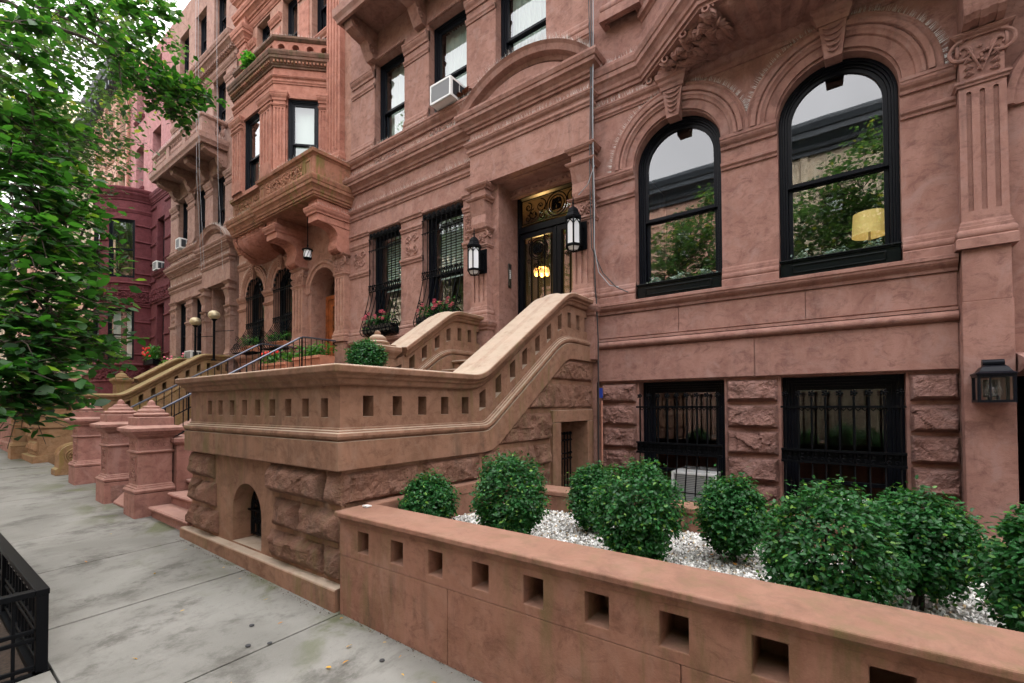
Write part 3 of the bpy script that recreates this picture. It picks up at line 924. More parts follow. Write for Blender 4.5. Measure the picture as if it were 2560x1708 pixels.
    spikes('bird_spikes', h, [[(ex0, yo-.06, 6.5), (ex1, yo-.06, 6.5)], [(xl, Y0-.07, 6.27), (xe, Y0-.07, 6.27)], [(xl, Y0-.19, 7.0), (xe, Y0-.19, 7.0)],
           [(F2[0][0], Y0-.1, 7.5), (F2[2][1], Y0-.1, 7.5)], [(bx0, by, 10.38), (bx1, by, 10.38)], [(bx0, by, 11.02), (bx1, by, 11.02)], [(bx1, by, 11.02), (bx1, Y0, 11.02)], [(xl, Y0-.25, 13.8), (xr, Y0-.25, 13.8)]], 60, .09, 6)
    for pa, pb in ((X(-5.66), X(-5.29)), (X(-3.53), X(-3.17))):
        pl = pilaster(h, pa, pb, 3.14, 4.52, 4.86, .17, mat)
        k = MB()
        pts = [(Y0, 4.87), (Y0-.17, 4.87), (Y0-.19, 4.95), (Y0-.18, 5.1), (Y0-.23, 5.26), (Y0-.26, 5.34), (Y0, 5.34)]
        s_console(pl, pa+.015, pb-.015, pts, mat)
        k = MB(); q = hpath([(pa, Y0), (pa, Y0-.2), (pb, Y0-.2), (pb, Y0)])
        k.sweep(q, P_shelf(5.34, 5.42, .07)); k.box(pa+.012, pb-.012, Y0-.2, Y0, 5.42, 5.60); k.sweep(q, P_shelf(5.56, 5.66, .08)); k.build('impost_block', mat, pl)
        k = MB(); k.box(pa-.02, pb+.02, Y0-.19, Y0-.002, 2.3, 3.02); k.sweep(hpath([(pa-.02, Y0), (pa-.02, Y0-.19), (pb+.02, Y0-.19), (pb+.02, Y0)]), P_shelf(2.98, 3.13, .08)); k.build('pedestal', mat, pl)
    # upper windows
    for i, (a, q) in enumerate(F2):
        sash_window(h, a, q, 7.52, 9.55, Y0, curtain='sheer' if detail else 'shade', mid=.44, extra=.3+.1*i)
        sash_window(h, a, q, 10.95, 12.85, Y0, curtain='shade', mid=.5, extra=.35)
        sash_window(h, a, q, 14.35, 16.0, Y0, curtain='shade', mid=.5, extra=.6)
    for i, (a, q) in enumerate(F1):
        sash_window(h, a, q, 3.2, 5.6, Y0, curtain='blind' if detail else 'shade', mid=.46, extra=.45)
    return h, F1, F2, D

fA = lambda x: x
fA4 = lambda x: -21.75+.894*(x+9.69)
mid, F1m, F2m, Dm = house_A('brownstone_house', 'rose brown townhouse with double iron door under a curved pediment and two grilled parlour windows', fA, M['mid'], None, True)
h4, F14, F24, D4 = house_A('brownstone_house', 'taupe townhouse with dark balustraded balcony, between the oxblood house and the orange bay house', fA4, M['brown4'], None, False)
mid['group'] = h4['group'] = 'townhouses along the street'

# ------- middle doorway: vestibule and iron double door
def iron_door(h, x0, x1, z0, z1, Y):
    st = MB(); st.box(x0+.003, x0+.09, Y, Y+.12, z0, z1-.003); st.box(x1-.09, x1-.003, Y, Y+.12, z0, z1-.003); st.box(x0+.09, x1-.09, Y, Y+.12, z1-.12, z1-.003)
    zt = 4.94
    st.box(x0+.09, x1-.09, Y-.01, Y+.12, zt-.05, zt+.07)
    fr = st.build('door_frame', 'door', h, bevel=.006)
    cx = (x0+x1)/2
    tr = MB(); mp = fm(Y+.03)
    a, e, za, zb = x0+.1, x1-.1, zt+.08, z1-.13
    for p, q in (((a+.05, za+.05), (e-.05, za+.05)), ((a+.05, zb-.05), (e-.05, zb-.05)), ((a+.05, za+.05), (a+.05, zb-.05)), ((e-.05, za+.05), (e-.05, zb-.05))):
        tr.tube([mp(*p, 0), mp(*q, 0)], .012, 5)
    zc = (za+zb)/2
    for r in (.10, .16, .215): tr.tube([mp(cx+r*math.cos(t*math.pi/12), zc+r*math.sin(t*math.pi/12), 0) for t in range(25)], .011, 5)
    carve(tr, mp, cx-.1, cx+.1, zc-.1, zc+.1, 3, .018, 2)
    for s in (-1, 1):
        for (du, dv, r, hd) in ((.34, .05, .13, s), (.50, -.08, .11, -s), (.62, .08, .09, s), (.30, -.14, .08, -s), (.64, -.14, .07, s)):
            spiral(tr, mp, cx+s*du, zc+dv, r, 1.4, 1.57, hd, .012, 18)
        for q in range(5): tr.ball(mp(cx+s*(.26+.1*q), zc-.02+.08*math.sin(q*2.), 0), .022, 4)
    tr.build('transom_grille', 'iron', fr)
    g = MB(); g.add([(a, Y+.06, za), (e, Y+.06, za), (e, Y+.06, zb), (a, Y+.06, zb)], [(0, 1, 2, 3)]); g.build('pane', 'glass', fr)
    for s, (u0, u1) in ((-1, (x0+.095, cx-.004)), (1, (cx+.004, x1-.095))):
        d = MB(); za, zb = z0+.02, zt-.055
        d.box(u0, u0+.085, Y+.02, Y+.08, za, zb); d.box(u1-.085, u1, Y+.02, Y+.08, za, zb)
        d.box(u0+.085, u1-.085, Y+.02, Y+.08, zb-.10, zb); d.box(u0+.085, u1-.085, Y+.02, Y+.08, za, za+.5)
        d.box(u0+.12, u1-.12, Y+.005, Y+.0195, za+.1, za+.42)
        leaf_ = d.build('door', 'door', h, bevel=.005)
        k = MB(); mp = fm(Y+.03); c = (u0+u1)/2; zz = zb-.34
        for r in (.11, .16, .20): k.tube([mp(c+r*math.cos(t*math.pi/12), zz+r*math.sin(t*math.pi/12), 0) for t in range(25)], .010, 5)
        carve(k, mp, c-.09, c+.09, zz-.09, zz+.09, 5, .016, 2)
        for t in (-1, 1):
            spiral(k, mp, c+t*.17, zb-.17, .06, 1.4, 0, t, .010); spiral(k, mp, c+t*.2, zz-.2, .05, 1.4, 0, t, .010)
            spiral(k, mp, c+t*.05, zz-.3, .055, 1.3, 0, t, .011); spiral(k, mp, c+t*.04, zz-.38, .04, 1.3, 2, t, .010)
            spiral(k, mp, c+t*.1, za+.6, .07, 1.4, 0, t, .011)
        for q in range(5):
            u = u0+.12+(u1-u0-.24)*q/4
            top = zz-.22 if abs(u-c) < .14 else zb-.1
            k.tube([mp(u, za+.5, 0), mp(u, top, 0)], .012, 5)
        k.build('door_grille', 'iron', leaf_)
        g = MB(); g.add([(u0+.08, Y+.05, za+.48), (u1-.08, Y+.05, za+.48), (u1-.08, Y+.05, zb-.09), (u0+.08, Y+.05, zb-.09)], [(0, 1, 2, 3)]); g.build('pane', 'glass', leaf_)
        if s > 0:
            k = MB(); k.box(u0-.02, u0+.09, Y-.02, Y+.019, 3.28, 3.55); k.build('lock_plate', 'door', leaf_, bevel=.03)
            k = MB(); k.lathe([(.001, 0), (.02, .002), (.02, .02), (.001, .03)], (0, 0, 0), 12)
            k.v = [(u0+.035+x, Y-.02-z, 3.46+y) for x, y, z in k.v]; k.build('lock', 'brass', leaf_)
        else:
            k = MB(); k.lathe([(.001, 0), (.03, .002), (.03, .01), (.012, .015), (.012, .04), (.032, .05), (.036, .065), (.02, .08), (.001, .083)], (0, 0, 0), 14)
            k.v = [(u1-.045+x, Y+.02-z, 3.36+y) for x, y, z in k.v]; k.build('knob', 'brass', leaf_)
    # warm hall behind
    b = MB(); h0, h1, yb = x0-3.2, x1+.1, Y+3.2
    b.add([(h0, Y+.2, z0), (h1, Y+.2, z0), (h1, yb, z0), (h0, yb, z0), (h0, Y+.2, z1+.1), (h1, Y+.2, z1+.1), (h1, yb, z1+.1), (h0, yb, z1+.1)],
                    [(0, 1, 2, 3), (4, 5, 6, 7), (0, 3, 7, 4), (1, 2, 6, 5)])
    b.add([(h0, Y+.2, z0), (x0-.05, Y+.2, z0), (x0-.05, Y+.2, z1+.1), (h0, Y+.2, z1+.1)], [(0, 1, 2, 3)])
    b.build('hall', 'darkwall', h)
    b = MB(); b.add([(h0, yb-.01, z0), (h1, yb-.01, z0), (h1, yb-.01, z1+.1), (h0, yb-.01, z1+.1)], [(0, 1, 2, 3)])
    b.box(h0+1.4, h0+1.52, yb-.06, yb-.012, z0, 4.7); b.box(h0+2.7, h0+2.82, yb-.06, yb-.012, z0, 4.7); b.box(h0+1.52, h0+2.7, yb-.06, yb-.012, 4.58, 4.7); b.build('hall_end', 'hall_end', h)
iron_door(mid, Dm[0]-.06, Dm[1]+.06, 2.35, 5.70, Y0+.60)
b = MB(); b.box(Dm[0], Dm[1], Y0-.02, Y0+.9, 2.2, 2.36); b.build('threshold', M['mid'], mid)
b = MB(); b.box(Dm[0], Dm[1], Y0+.36, Y0+.44, 5.50, 5.655)
for q in range(22): b.ball((Dm[0]+.04+q*(Dm[1]-Dm[0]-.08)/21, Y0+.36, 5.58), .03, 4)
b.build('soffit_moulding', M['mid'], mid)
ch = thing('chandelier', 'glowing glass chandelier seen through the bars of the iron double door', 'chandelier', (-5.75, 9.0, 4.62))
b = MB(); b.tube([(-5.75, 9.0, 5.7), (-5.75, 9.0, 4.82)], .012); b.lathe([(.02, 0), (.16, .03), (.17, .06), (.03, .1)], (-5.75, 9.0, 4.75), 16)
b.build('stem', 'brass', ch)
for q in range(6):
    a = q*math.pi/3; b = MB(); b.ball((-5.75+.15*math.cos(a), 9.0+.15*math.sin(a), 4.69), .055, 8, .075); b.build('bulb', 'bulb', ch)
pl_ = bpy.data.lights.new('chandelier_light', 'POINT'); pl_.energy = 26; pl_.color = (1, .55, .2); pl_.shadow_soft_size = .12
po = bpy.data.objects.new('chandelier_light', pl_); po.location = (0, 0, -.2); COL.objects.link(po); po.parent = ch
# plain doors for the further doorway
b = MB(); b.box(D4[0]+.003, D4[1]-.003, Y0+.55, Y0+.63, 2.35, 5.655)
d4 = b.build('door', 'door', h4)
b = MB(); b.add([(D4[0]+.2, Y0+.545, 3.2), (D4[1]-.2, Y0+.545, 3.2), (D4[1]-.2, Y0+.545, 4.7), (D4[0]+.2, Y0+.545, 4.7)], [(0, 1, 2, 3)]); b.build('pane', 'glass', d4)
b = MB(); b.box(D4[0], D4[1], Y0-.02, Y0+.56, 2.2, 2.349); b.build('threshold', M['brown4'], h4)
# ================================================================== house with arched windows and a bay (two of them)
def house_B(name, label, f, zs, mats, low, ztop=17, upper=True, zc=4.78, zcap=5.26, px=(.94, 1.28)):
    X = f; mat, lowmat = mats['up'], mats['low']
    xl, xr = X(-3.2), X(3.41)
    h = thing(name, label, 'house', ((xl+xr)/2, Y0, 0))
    W = [(X(-2.55), X(-1.35)), (X(-.69), X(.49))]
    rr = (W[0][1]-W[0][0])/2
    D = (X(1.46), X(2.76)); rd = (D[1]-D[0])/2
    PA = (X(px[0]), X(px[1])); PB = (X(2.92), X(3.36))
    holes = [(a, b, 3.17, zs, True, .30) for a, b in W]+[(D[0], D[1], 2.2, 4.55, True, .55)]
    # upper windows on the flat wall
    U = [(X(-1.95), X(-1.05)), (X(-.25), X(.65)), (X(1.45), X(2.35))]
    holes2 = [(a, b, 11.3, 13.3, False, .3) for a, b in U]+[(a, b, 14.6, 16.3, False, .3) for a, b in U]
    b = MB(); b.panel(xl, xr, 1.95, 6.4, holes, .3, fm(Y0)); b.panel(xl, xr, 6.4, 10.4, [(X(-1.6), X(1.9), 7.3, 9.6)], .02, fm(Y0)); b.panel(xl, xr, 10.4, ztop, holes2, .3, fm(Y0))
    shell(b, xl, xr, Y0, Y0+6, -.5, ztop)
    b.build('wall', lowmat if not upper else mats['wall'], h)
    floors(h, xl, xr, Y0+.7, Y0+5.9, (2.0, 6.2, 10.3, 13.8, 16.8))
    # --- basement
    B = [(X(-2.54), X(-1.356)), (X(-.70), X(.50))]
    b = MB(); b.panel(xl, X(.95), -.6, 1.95, [(a, e, -.02, 1.93, False, .28) for a, e in B], .28, fm(Y0+.06))
    b.add([(xl, Y0, 1.95), (X(.95), Y0, 1.95), (X(.95), Y0+.06, 1.95), (xl, Y0+.06, 1.95)], [(0, 1, 2, 3)])
    b.build('basement_wall', lowmat, h)
    if low:
        zz = [1.935, 1.609, 1.266, .924, .585, .245, -.12]
        for si, (a, e) in enumerate(((xl+.04, B[0][0]-.015), (B[0][1]+.008, B[1][0]-.008), (B[1][1]+.008, X(.945)))):
            b = MB()
            for i in range(6): rock(b, (a, Y0+.055, zz[i+1]), (1, 0, 0), (0, 0, 1), (0, -1, 0), e-a, zz[i]-zz[i+1], .112, 20+si*7+i, .019)
            b.build('rock_faced_pier', 'right_rock', h)
        b = MB(); b.box(xl, X(.95), Y0-.22, Y0+.05, -.6, -.02); b.build('basement_plinth', lowmat, h)
    # --- courses under the parlour floor
    pe = PA[0]-.02
    b = MB(); b.sweep(hpath([(xl, Y0), (pe, Y0)]), P_shelf(2.98, 3.14, .12)); b.build('sill_course', lowmat, h)
    b = MB(); b.sweep(hpath([(xl, Y0), (pe, Y0)]), P_torus(2.455, 2.565, .075)); b.sweep(hpath([(xl, Y0), (pe, Y0)]), [(-.03, 2.566), (.035, 2.57), (.035, 2.60), (-.03, 2.615)]); b.build('belt_course', lowmat, h)
    b = MB()
    g = .004
    for z0, z1, xs in ((2.62, 2.972, (-3.16, -1.93, -.42, .92)), (1.958, 2.448, (-3.16, -.98, .92))):
        for a, e in zip(xs[:-1], xs[1:]): b.box(X(a)+g, X(e)-g, Y0-.014, Y0+.02, z0, z1)
    b.build('ashlar', lowmat, h, bevel=.003)
    # --- piers: bases and imposts
    segs = [(xl, W[0][0]), (W[0][1], W[1][0]), (W[1][1], PA[0])]
    d = zs-5.14
    for a, e in segs:
        b = MB(); b.sweep(hpath([(a, Y0), (e, Y0)]), P_base(3.145, 3.42, .055)); b.build('pier_base', lowmat, h)
        b = MB(); b.sweep(hpath([(a+.002, Y0), (e-.002, Y0)]), P_shelf(4.99+d, 5.15+d, .085)); b.build('impost', mats['impost'], h)
        b = MB(); b.sweep(hpath([(a+.002, Y0), (e-.002, Y0)]), P_fillet(4.72+d, 4.81+d, .05)); b.build('impost_fillet', mats['impost'], h)
    # --- arches and keystones
    ks = rr/.6
    for a, e in W:
        cx = (a+e)/2; b = MB()
        r = rr+.012
        pr = [(0, -.02), (0, .03), (.105, .034), (.115, .058), (.14, .062), (.16, .085), (.19, .085), (.205, .062), (.215, .092), (.235, .10), (.265, .10), (.275, .066), (.30, .066), (.315, .078), (.335, .074), (.34, -.02)]
        b.arch(cx, zs+.012, [(r+q*ks, o) for q, o in pr], Y0, 180, 0, 40)
        b.build('arch_moulding', lowmat, h, smooth=True, angle=40)
        k = MB(); zb, zt = zs+rr-.10, zs+rr+.30
        y1 = Y0-.125
        pts = [(cx-.085*ks, zb), (cx+.085*ks, zb), (cx+.135*ks, zt), (cx-.135*ks, zt)]
        k.prism(pts, lambda u, v, y: (u, y, v), y1, Y0+.04)
        hw = .155*ks
        k.sweep(hpath([(cx-hw, Y0), (cx-hw, y1-.015), (cx+hw, y1-.015), (cx+hw, Y0)]), [(-.1, zt+.002), (0, zt+.002), (.008, zt+.05), (.03, zt+.08), (.032, zt+.12), (.06, zt+.15), (.065, zt+.21), (-.1, zt+.21)])
        for q in range(5):
            z = zb+.06+q*.068; wv = (.05+.012*q)*ks
            k.tube([(cx-wv, y1-.004, z+.045), (cx-wv*.6, y1-.014, z+.012), (cx, y1-.018, z), (cx+wv*.6, y1-.014, z+.012), (cx+wv, y1-.004, z+.045)], .013, 5)
        k.build('keystone', lowmat, h, bevel=.004)
    kx = [((a+e)/2) for a, e in W]; kw = .16*ks+.02
    zt = zs+rr+.30
    for a, e in ((xl, kx[0]-kw), (kx[0]+kw, kx[1]-kw), (kx[1]+kw, PA[0]-.04)):
        b = MB(); b.sweep(hpath([(a, Y0), (e, Y0)]), [(-.03, zt+.03)]+P_fillet(zt+.03, zt+.10, .04)[1:-1]+P_shelf(zt+.105, zt+.22, .07)[1:]); b.build('string_course', mats['impost'], h)
    # --- doorway pilasters, consoles
    for a, e in (PA, PB):
        pl = pilaster(h, a, e, 3.15, zc, zcap, .15, lowmat)
        q = hpath([(a, Y0), (a, Y0-.15), (e, Y0-.15), (e, Y0)])
        b = MB(); b.box(a-.005, e+.005, Y0-.152, Y0-.002, 2.62, 3.149); b.box(a-.012, e+.012, Y0-.165, Y0-.002, -.6, 2.618); b.build('pedestal', lowmat, pl, bevel=.006)
        pts = [(Y0, zcap+.005), (Y0-.22, zcap+.005), (Y0-.30, zcap+.03), (Y0-.345, zcap+.08), (Y0-.355, zcap+.14), (Y0-.335, zcap+.21), (Y0-.31, zcap+.30), (Y0-.31, zcap+.38), (Y0-.34, zcap+.46), (Y0-.40, zcap+.53), (Y0-.49, zcap+.575), (Y0-.60, zcap+.59), (Y0-.74, zcap+.585), (Y0-.74, 5.93), (Y0, 5.93)]
        s_console(pl, a+.02, e-.02, pts, mats['up'], 2)
        k = MB(); q = hpath([(a, Y0), (a, Y0-.86), (e, Y0-.86), (e, Y0)])
        k.box(a+.005, e-.005, Y0-.84, Y0-.004, 5.86, 6.355); k.sweep(q, P_shelf(6.02, 6.20, .07))
        k.box((a+e)/2-.1, (a+e)/2+.1, Y0-.852, Y0-.83, 6.225, 6.34)
        k.build('bracket_block', mats['up'], pl, bevel=.005)
    # --- door
    cx = (D[0]+D[1])/2; b = MB()
    r = rd
    b.arch(cx, 4.55, [(r+.01, -.02), (r+.01, .03), (r+.10, .035), (r+.12, .07), (r+.18, .08), (r+.20, .05), (r+.22, -.02)], Y0, 180, 0, 32)
    b.build('arch_moulding', lowmat, h, smooth=True, angle=40)
    dm = mats.get('door', M['wood']); y = Y0+.42
    b = MB()
    b.box(D[0]+.004, D[0]+.12, y, y+.1, 2.35, 4.56); b.box(D[1]-.12, D[1]-.004, y, y+.1, 2.35, 4.56); b.box(D[0]+.12, D[1]-.12, y, y+.1, 4.45, 4.56)
    b.box(D[0]+.125, D[0]+.30, y+.02, y+.08, 2.35, 4.445); b.box(D[1]-.30, D[1]-.125, y+.02, y+.08, 2.35, 4.445)
    b.box(D[0]+.30, D[1]-.30, y+.02, y+.08, 4.26, 4.445); b.box(D[0]+.30, D[1]-.30, y+.02, y+.08, 2.35, 3.0)
    b.box(D[0]+.35, D[1]-.35, y+.005, y+.02, 2.5, 2.9)
    dr = b.build('door', dm, h, bevel=.006)
    b = MB(); b.add([(D[0]+.29, y+.05, 2.99), (D[1]-.29, y+.05, 2.99), (D[1]-.29, y+.05, 4.28), (D[0]+.29, y+.05, 4.28)], [(0, 1, 2, 3)])
    loop = [(D[0]+.05, 4.57)]+[(cx-(r-.05)*math.cos(math.pi*k/20), 4.55+(r-.05)*math.sin(math.pi*k/20)) for k in range(21)]+[(D[1]-.05, 4.57)]
    b.add([(u, y+.06, v) for u, v in loop], [tuple(range(len(loop)))])
    b.build('pane', 'glass', dr)
    b = MB(); b.box(D[0], D[1], Y0-.02, Y0+.55, 2.1, 2.345); b.build('threshold', lowmat, h)
    # --- projecting bay: base, parapet, body
    bp = [(X(-2.42), Y0), (X(-1.40), Y0-.86), (X(.58), Y0-.86), (X(.58), Y0-.96), (X(3.41), Y0-.96), (X(3.41), Y0)]
    moss = mats['moss']
    bay = MB(); bay.prism([(x, y) for x, y in bp], lambda a, q, c: (a, q, c), 6.36, 6.42)
    left = [(xl, Y0)]+bp if True else bp
    bay.sweep(hpath(left), P_cornice(6.40, 6.80, .17))
    bay = bay.build('bay_base', moss, h)
    b = MB(); b.sweep(hpath(bp), [(-.2, 6.81), (.0, 6.81), (.0, 7.30), (-.2, 7.30)]); b.build('parapet', moss, bay)
    b = MB(); b.sweep(hpath(bp), [(-.26, 7.29), (.01, 7.29), (.03, 7.32), (.07, 7.34), (.08, 7.41), (.05, 7.43), (-.26, 7.44)]); b.build('coping', moss, bay)
    # carved and framed panels of the parapet
    for i, (u0, u1, yy, cv) in enumerate(((-1.25, -.15, Y0-.86, 1), (.0, .45, Y0-.86, 1), (.98, 2.9, Y0-.96, 1), (.66, .9, Y0-.96, 0), (3.0, 3.3, Y0-.96, 0))):
        b = MB(); a, e = X(u0), X(u1); q = yy-.001
        if cv: b.box(a, e, q-.004, q+.01, 6.88, 7.24); carve(b, fm(q-.006), a+.03, e-.03, 6.9, 7.22, 40+i, .024, 1.5)
        else:
            for z0, z1, c0, c1 in ((6.88, 6.92, a, e), (7.2, 7.24, a, e), (6.92, 7.2, a, a+.03), (6.92, 7.2, e-.03, e)): b.box(c0, c1, q-.014, q+.01, z0, z1)
        b.build('carved_panel' if cv else 'framed_panel', moss, bay)
    # ribbed corbel
    c = MB(); ol = [(X(-2.30), Y0), (X(-1.36), Y0-.80), (X(.56), Y0-.80), (X(.60), Y0)]
    pts = []
    for (a, q), (e, w_) in zip(ol[:-1], ol[1:]):
        n = 14 if abs(e-a) > 1.2 else 8
        for i in range(n): pts.append((a+(e-a)*i/n, q+(w_-q)*i/n))
    pts.append(ol[-1]); xc = X(-.75); T = 12; k = len(c.v)
    def corb(x, y, t, d=0):
        cs = math.cos(t*math.pi/2); sn = math.sin(t*math.pi/2)
        return (xc+(x-xc)*(.55+.45*cs)*(1+d*.4), Y0-(Y0-y)*(cs**.8)-d*cs*.9-.0, 6.37-(.14 if low else .52)*sn-d*.5)
    for i, (x, y) in enumerate(pts):
        rib = (-.045 if i % 2 else .05)*(1 if low else 1.7)
        for j in range(T+1): c.v.append(corb(x, y, j/T, rib*min(1, 4*(j/T)*(1-j/T)+.2)))
    for i in range(len(pts)-1):
        for j in range(T): c.f.append((k+i*(T+1)+j, k+(i+1)*(T+1)+j, k+(i+1)*(T+1)+j+1, k+i*(T+1)+j+1))
    L = len(ol)
    c.build('corbel', mats['up'], bay)
    c = MB(); g = random.Random(9)
    for q in range(26):
        s = (q % 13)/12; t = (.10, .42)[q//13]+.18*g.random()
        x = ol[0][0]+(ol[1][0]-ol[0][0])*s*1.05; y = ol[0][1]+(ol[1][1]-ol[0][1])*min(1, s*1.05)
        a0 = g.uniform(-.5, .5)+(0 if q % 2 else 1.2)
        for k in range(6):
            a = a0-1.1+.44*k; L_ = g.uniform(.13, .2); pp = []
            for w_ in range(6):
                f_ = w_/5; aa = a+.7*f_
                p = Vector(corb(x+L_*f_*math.cos(aa)*.7, y-0*L_*f_, min(1, max(0, t+L_*f_*math.sin(aa)*1.5)), .02))
                pp.append(tuple(p+Vector((.02, -.02, -.012-.03*math.sin(f_*3.1)))))
            c.tube(pp, [.02, .030, .032, .026, .018, .006], 5)
        if q % 4 == 0:
            p = Vector(corb(x, y, t, .02)); c.tube([tuple(p+Vector((math.cos(i_*.6)*.075*(1-i_/16), -.03-.003*i_, math.sin(i_*.6)*.075*(1-i_/16)))) for i_ in range(14)], .017, 5)
    c.build('carved_foliage', mats['up'], bay, smooth=True, angle=60)
    # body of the bay
    bb = [(X(-2.14), Y0), (X(-1.06), Y0-.97), (X(1.38), Y0-.97), (X(2.47), Y0)]
    up = mats['up']
    def on(seg):
        (a, q), (e, w_) = bb[seg], bb[seg+1]
        L = math.hypot(e-a, w_-q); t = ((e-a)/L, (w_-q)/L); n = (-t[1], t[0])
        return L, (lambda u, v, d: (a+t[0]*u+n[0]*d, q+t[1]*u+n[1]*d, v))
    wins = {0: [(.42, 1.06)], 1: [(.42, 1.02), (1.25, 1.95)], 2: [(.40, 1.02)]}
    body = MB()
    for s_ in range(3):
        L, mp = on(s_)
        if s_ == 1: ws = [(L*.26, L*.72)]
        else: ws = [(L*.24, L*.78)]
        wins[s_] = ws
        body.panel(0, L, 7.3, 10.44, [(a, e, 7.4, 9.36, False, .16) for a, e in ws], .16, mp)
    bd = body.build('bay', up, h)
    b = MB()
    P = hpath(bb)
    b.sweep(P, P_fillet(9.70, 9.80, .04)); b.sweep(P, P_shelf(9.81, 9.90, .07))
    b.build('string_course', up, bd); b = MB(); b.sweep(P, P_cornice(10.10, 10.46, .18)); b.build('cornice', mats.get('soot', moss), bd)
    for s_ in range(3):
        b = MB(); L, mp = on(s_)
        n = int(L/.085)
        for i in range(n):
            u = (i+.5)*L/n; q = [mp(u-.022, v, d) for v in (10.185, 10.235) for d in (-.115, -.03)]+[mp(u+.022, v, d) for v in (10.185, 10.235) for d in (-.115, -.03)]
            b.add(q, [(0, 1, 3, 2), (4, 6, 7, 5), (0, 4, 5, 1), (2, 3, 7, 6), (0, 2, 6, 4), (1, 5, 7, 3)])
        b.build('dentils', moss, bd)
    # balustrade with round holes
    b = MB(); rl = MB()
    for s_ in range(3):
        L, mp = on(s_)
        n = max(2, round(L/.34))
        for i in range(n):
            u0 = L*i/n; u1 = L*(i+1)/n; cu = (u0+u1)/2; cv = 10.64; r = .085; K = 16
            sq = []
            for j in range(K):
                a = 2*math.pi*j/K+math.pi/4
                cs, sn = math.cos(a), math.sin(a); mx = max(abs(cs), abs(sn))
                sq.append((cu+(u1-u0)/2*cs/mx, cv+.17*sn/mx))
            k = len(b.v)
            for d in (.02, .16):
                for j in range(K): b.v.append(mp(*sq[j], d))
                for j in range(K):
                    a = 2*math.pi*j/K+math.pi/4; b.v.append(mp(cu+r*math.cos(a), cv+r*math.sin(a), d))
            for j in range(K):
                j2 = (j+1) % K
                b.f += [(k+j, k+j2, k+K+j2, k+K+j), (k+2*K+j, k+3*K+j, k+3*K+j2, k+2*K+j2), (k+K+j, k+K+j2, k+3*K+j2, k+3*K+j)]
            rg_ = [mp(cu+(r+.012)*math.cos(2*math.pi*j/18), cv+(r+.012)*math.sin(2*math.pi*j/18), .018) for j in range(19)]
            b.tube(rg_, .016, 5)
    bl = b.build('balustrade', up, bd)
    b = MB(); b.sweep(P, [(-.18, 10.81), (0, 10.81), (.05, 10.86), (.05, 10.91), (-.2, 10.92)]); b.build('coping', mats.get('soot', moss), bl)
    # bay pilasters
    def bay_pil(s_, u0, u1):
        L, mp = on(s_); z0, z1 = 7.42, 9.26
        b = MB(); w_ = (u1-u0)
        hs = [(u0+w_*(.16+.27*i), u0+w_*(.16+.27*i)+w_*.13, 7.75, 9.05) for i in range(3)]
        b.panel(u0, u1, z0, z1, hs, .018, lambda u, v, d: mp(u, v, d-.06), back=True)
        b.add([mp(u0, z0, -.06), mp(u0, z0, 0), mp(u0, z1, 0), mp(u0, z1, -.06)], [(0, 1, 2, 3)]); b.add([mp(u1, z0, -.06), mp(u1, z0, 0), mp(u1, z1, 0), mp(u1, z1, -.06)], [(0, 1, 2, 3)])
        p = b.build('pilaster', up, bd)
        c = MB(); pa = [mp(u0, 0, 0), mp(u0, 0, -.06), mp(u1, 0, -.06), mp(u1, 0, 0)]
        c.sweep(pa, P_shelf(9.24, 9.46, .07)); c.sweep(pa, P_fillet(9.10, 9.15, .03)); c.build('capital', up, p)
    for s_ in range(3):
        L, mp = on(s_); ws = wins[s_]
        bay_pil(s_, .015, ws[0][0]-.03); bay_pil(s_, ws[-1][1]+.03, L-.015)
        for wi, (a, e) in enumerate(ws):
            # window on a slanted face: built flat, then turned onto it
            wn = sash_window(h, a+.002, e-.002, 7.4, 9.36, 0, curtain='shade' if not (s_ == 1 and wi == 1) else None, mid=.42, dep=.05, extra=(.2, .55, .35)[s_])
            p0 = Vector(mp(0, 0, 0)); px_ = Vector(mp(1, 0, 0))-p0; py_ = Vector(mp(0, 0, 1))-p0
            mt = Matrix(((px_.x, py_.x, 0, p0.x), (px_.y, py_.y, 0, p0.y), (0, 0, 1, 0), (0, 0, 0, 1)))
            hl = Matrix.Translation(h.location)
            wl = hl.inverted() @ mt @ hl
            wn.matrix_local = wl
    # roof deck of the bay, tall side pilaster
    b = MB(); b.prism(bb, lambda a, q, c: (a, q, c), 10.40, 10.438); b.build('bay_roof', 'roof', bd)
    for u0, u1 in ((2.48, 3.12), (-2.95, -2.45)):
        b = MB(); a, e = X(u0), X(u1); w_ = e-a
        hs = [(a+w_*(.10+.22*i), a+w_*(.10+.22*i)+w_*.10, 7.9, 12.6) for i in range(4)]
        b.panel(a, e, 7.44, 13.2, hs, .02, fm(Y0-.14), back=True)
        b.add([(a, Y0-.14, 7.44), (a, Y0+.01, 7.44), (a, Y0+.01, 13.2), (a, Y0-.14, 13.2)], [(0, 1, 2, 3)]); b.add([(e, Y0-.14, 7.44), (e, Y0+.01, 7.44), (e, Y0+.01, 13.2), (e, Y0-.14, 13.2)], [(0, 1, 2, 3)])
        pl = b.build('tall_pilaster', up, h)
        q = hpath([(a, Y0), (a, Y0-.14), (e, Y0-.14), (e, Y0)])
        b = MB(); b.sweep(q, P_base(7.45, 7.85, .07)); b.build('base', up, pl)
        b = MB(); b.sweep(q, P_shelf(12.6, 12.75, .05)); b.sweep(q, P_cornice(12.95, 13.4, .2)); b.box(a, e, Y0-.16, Y0, 13.38, 14.2); b.sweep(q, P_cornice(14.2, 14.5, .2)); b.build('capital', up, pl)
    b = MB(); P = hpath([(xl, Y0), (xr, Y0)])
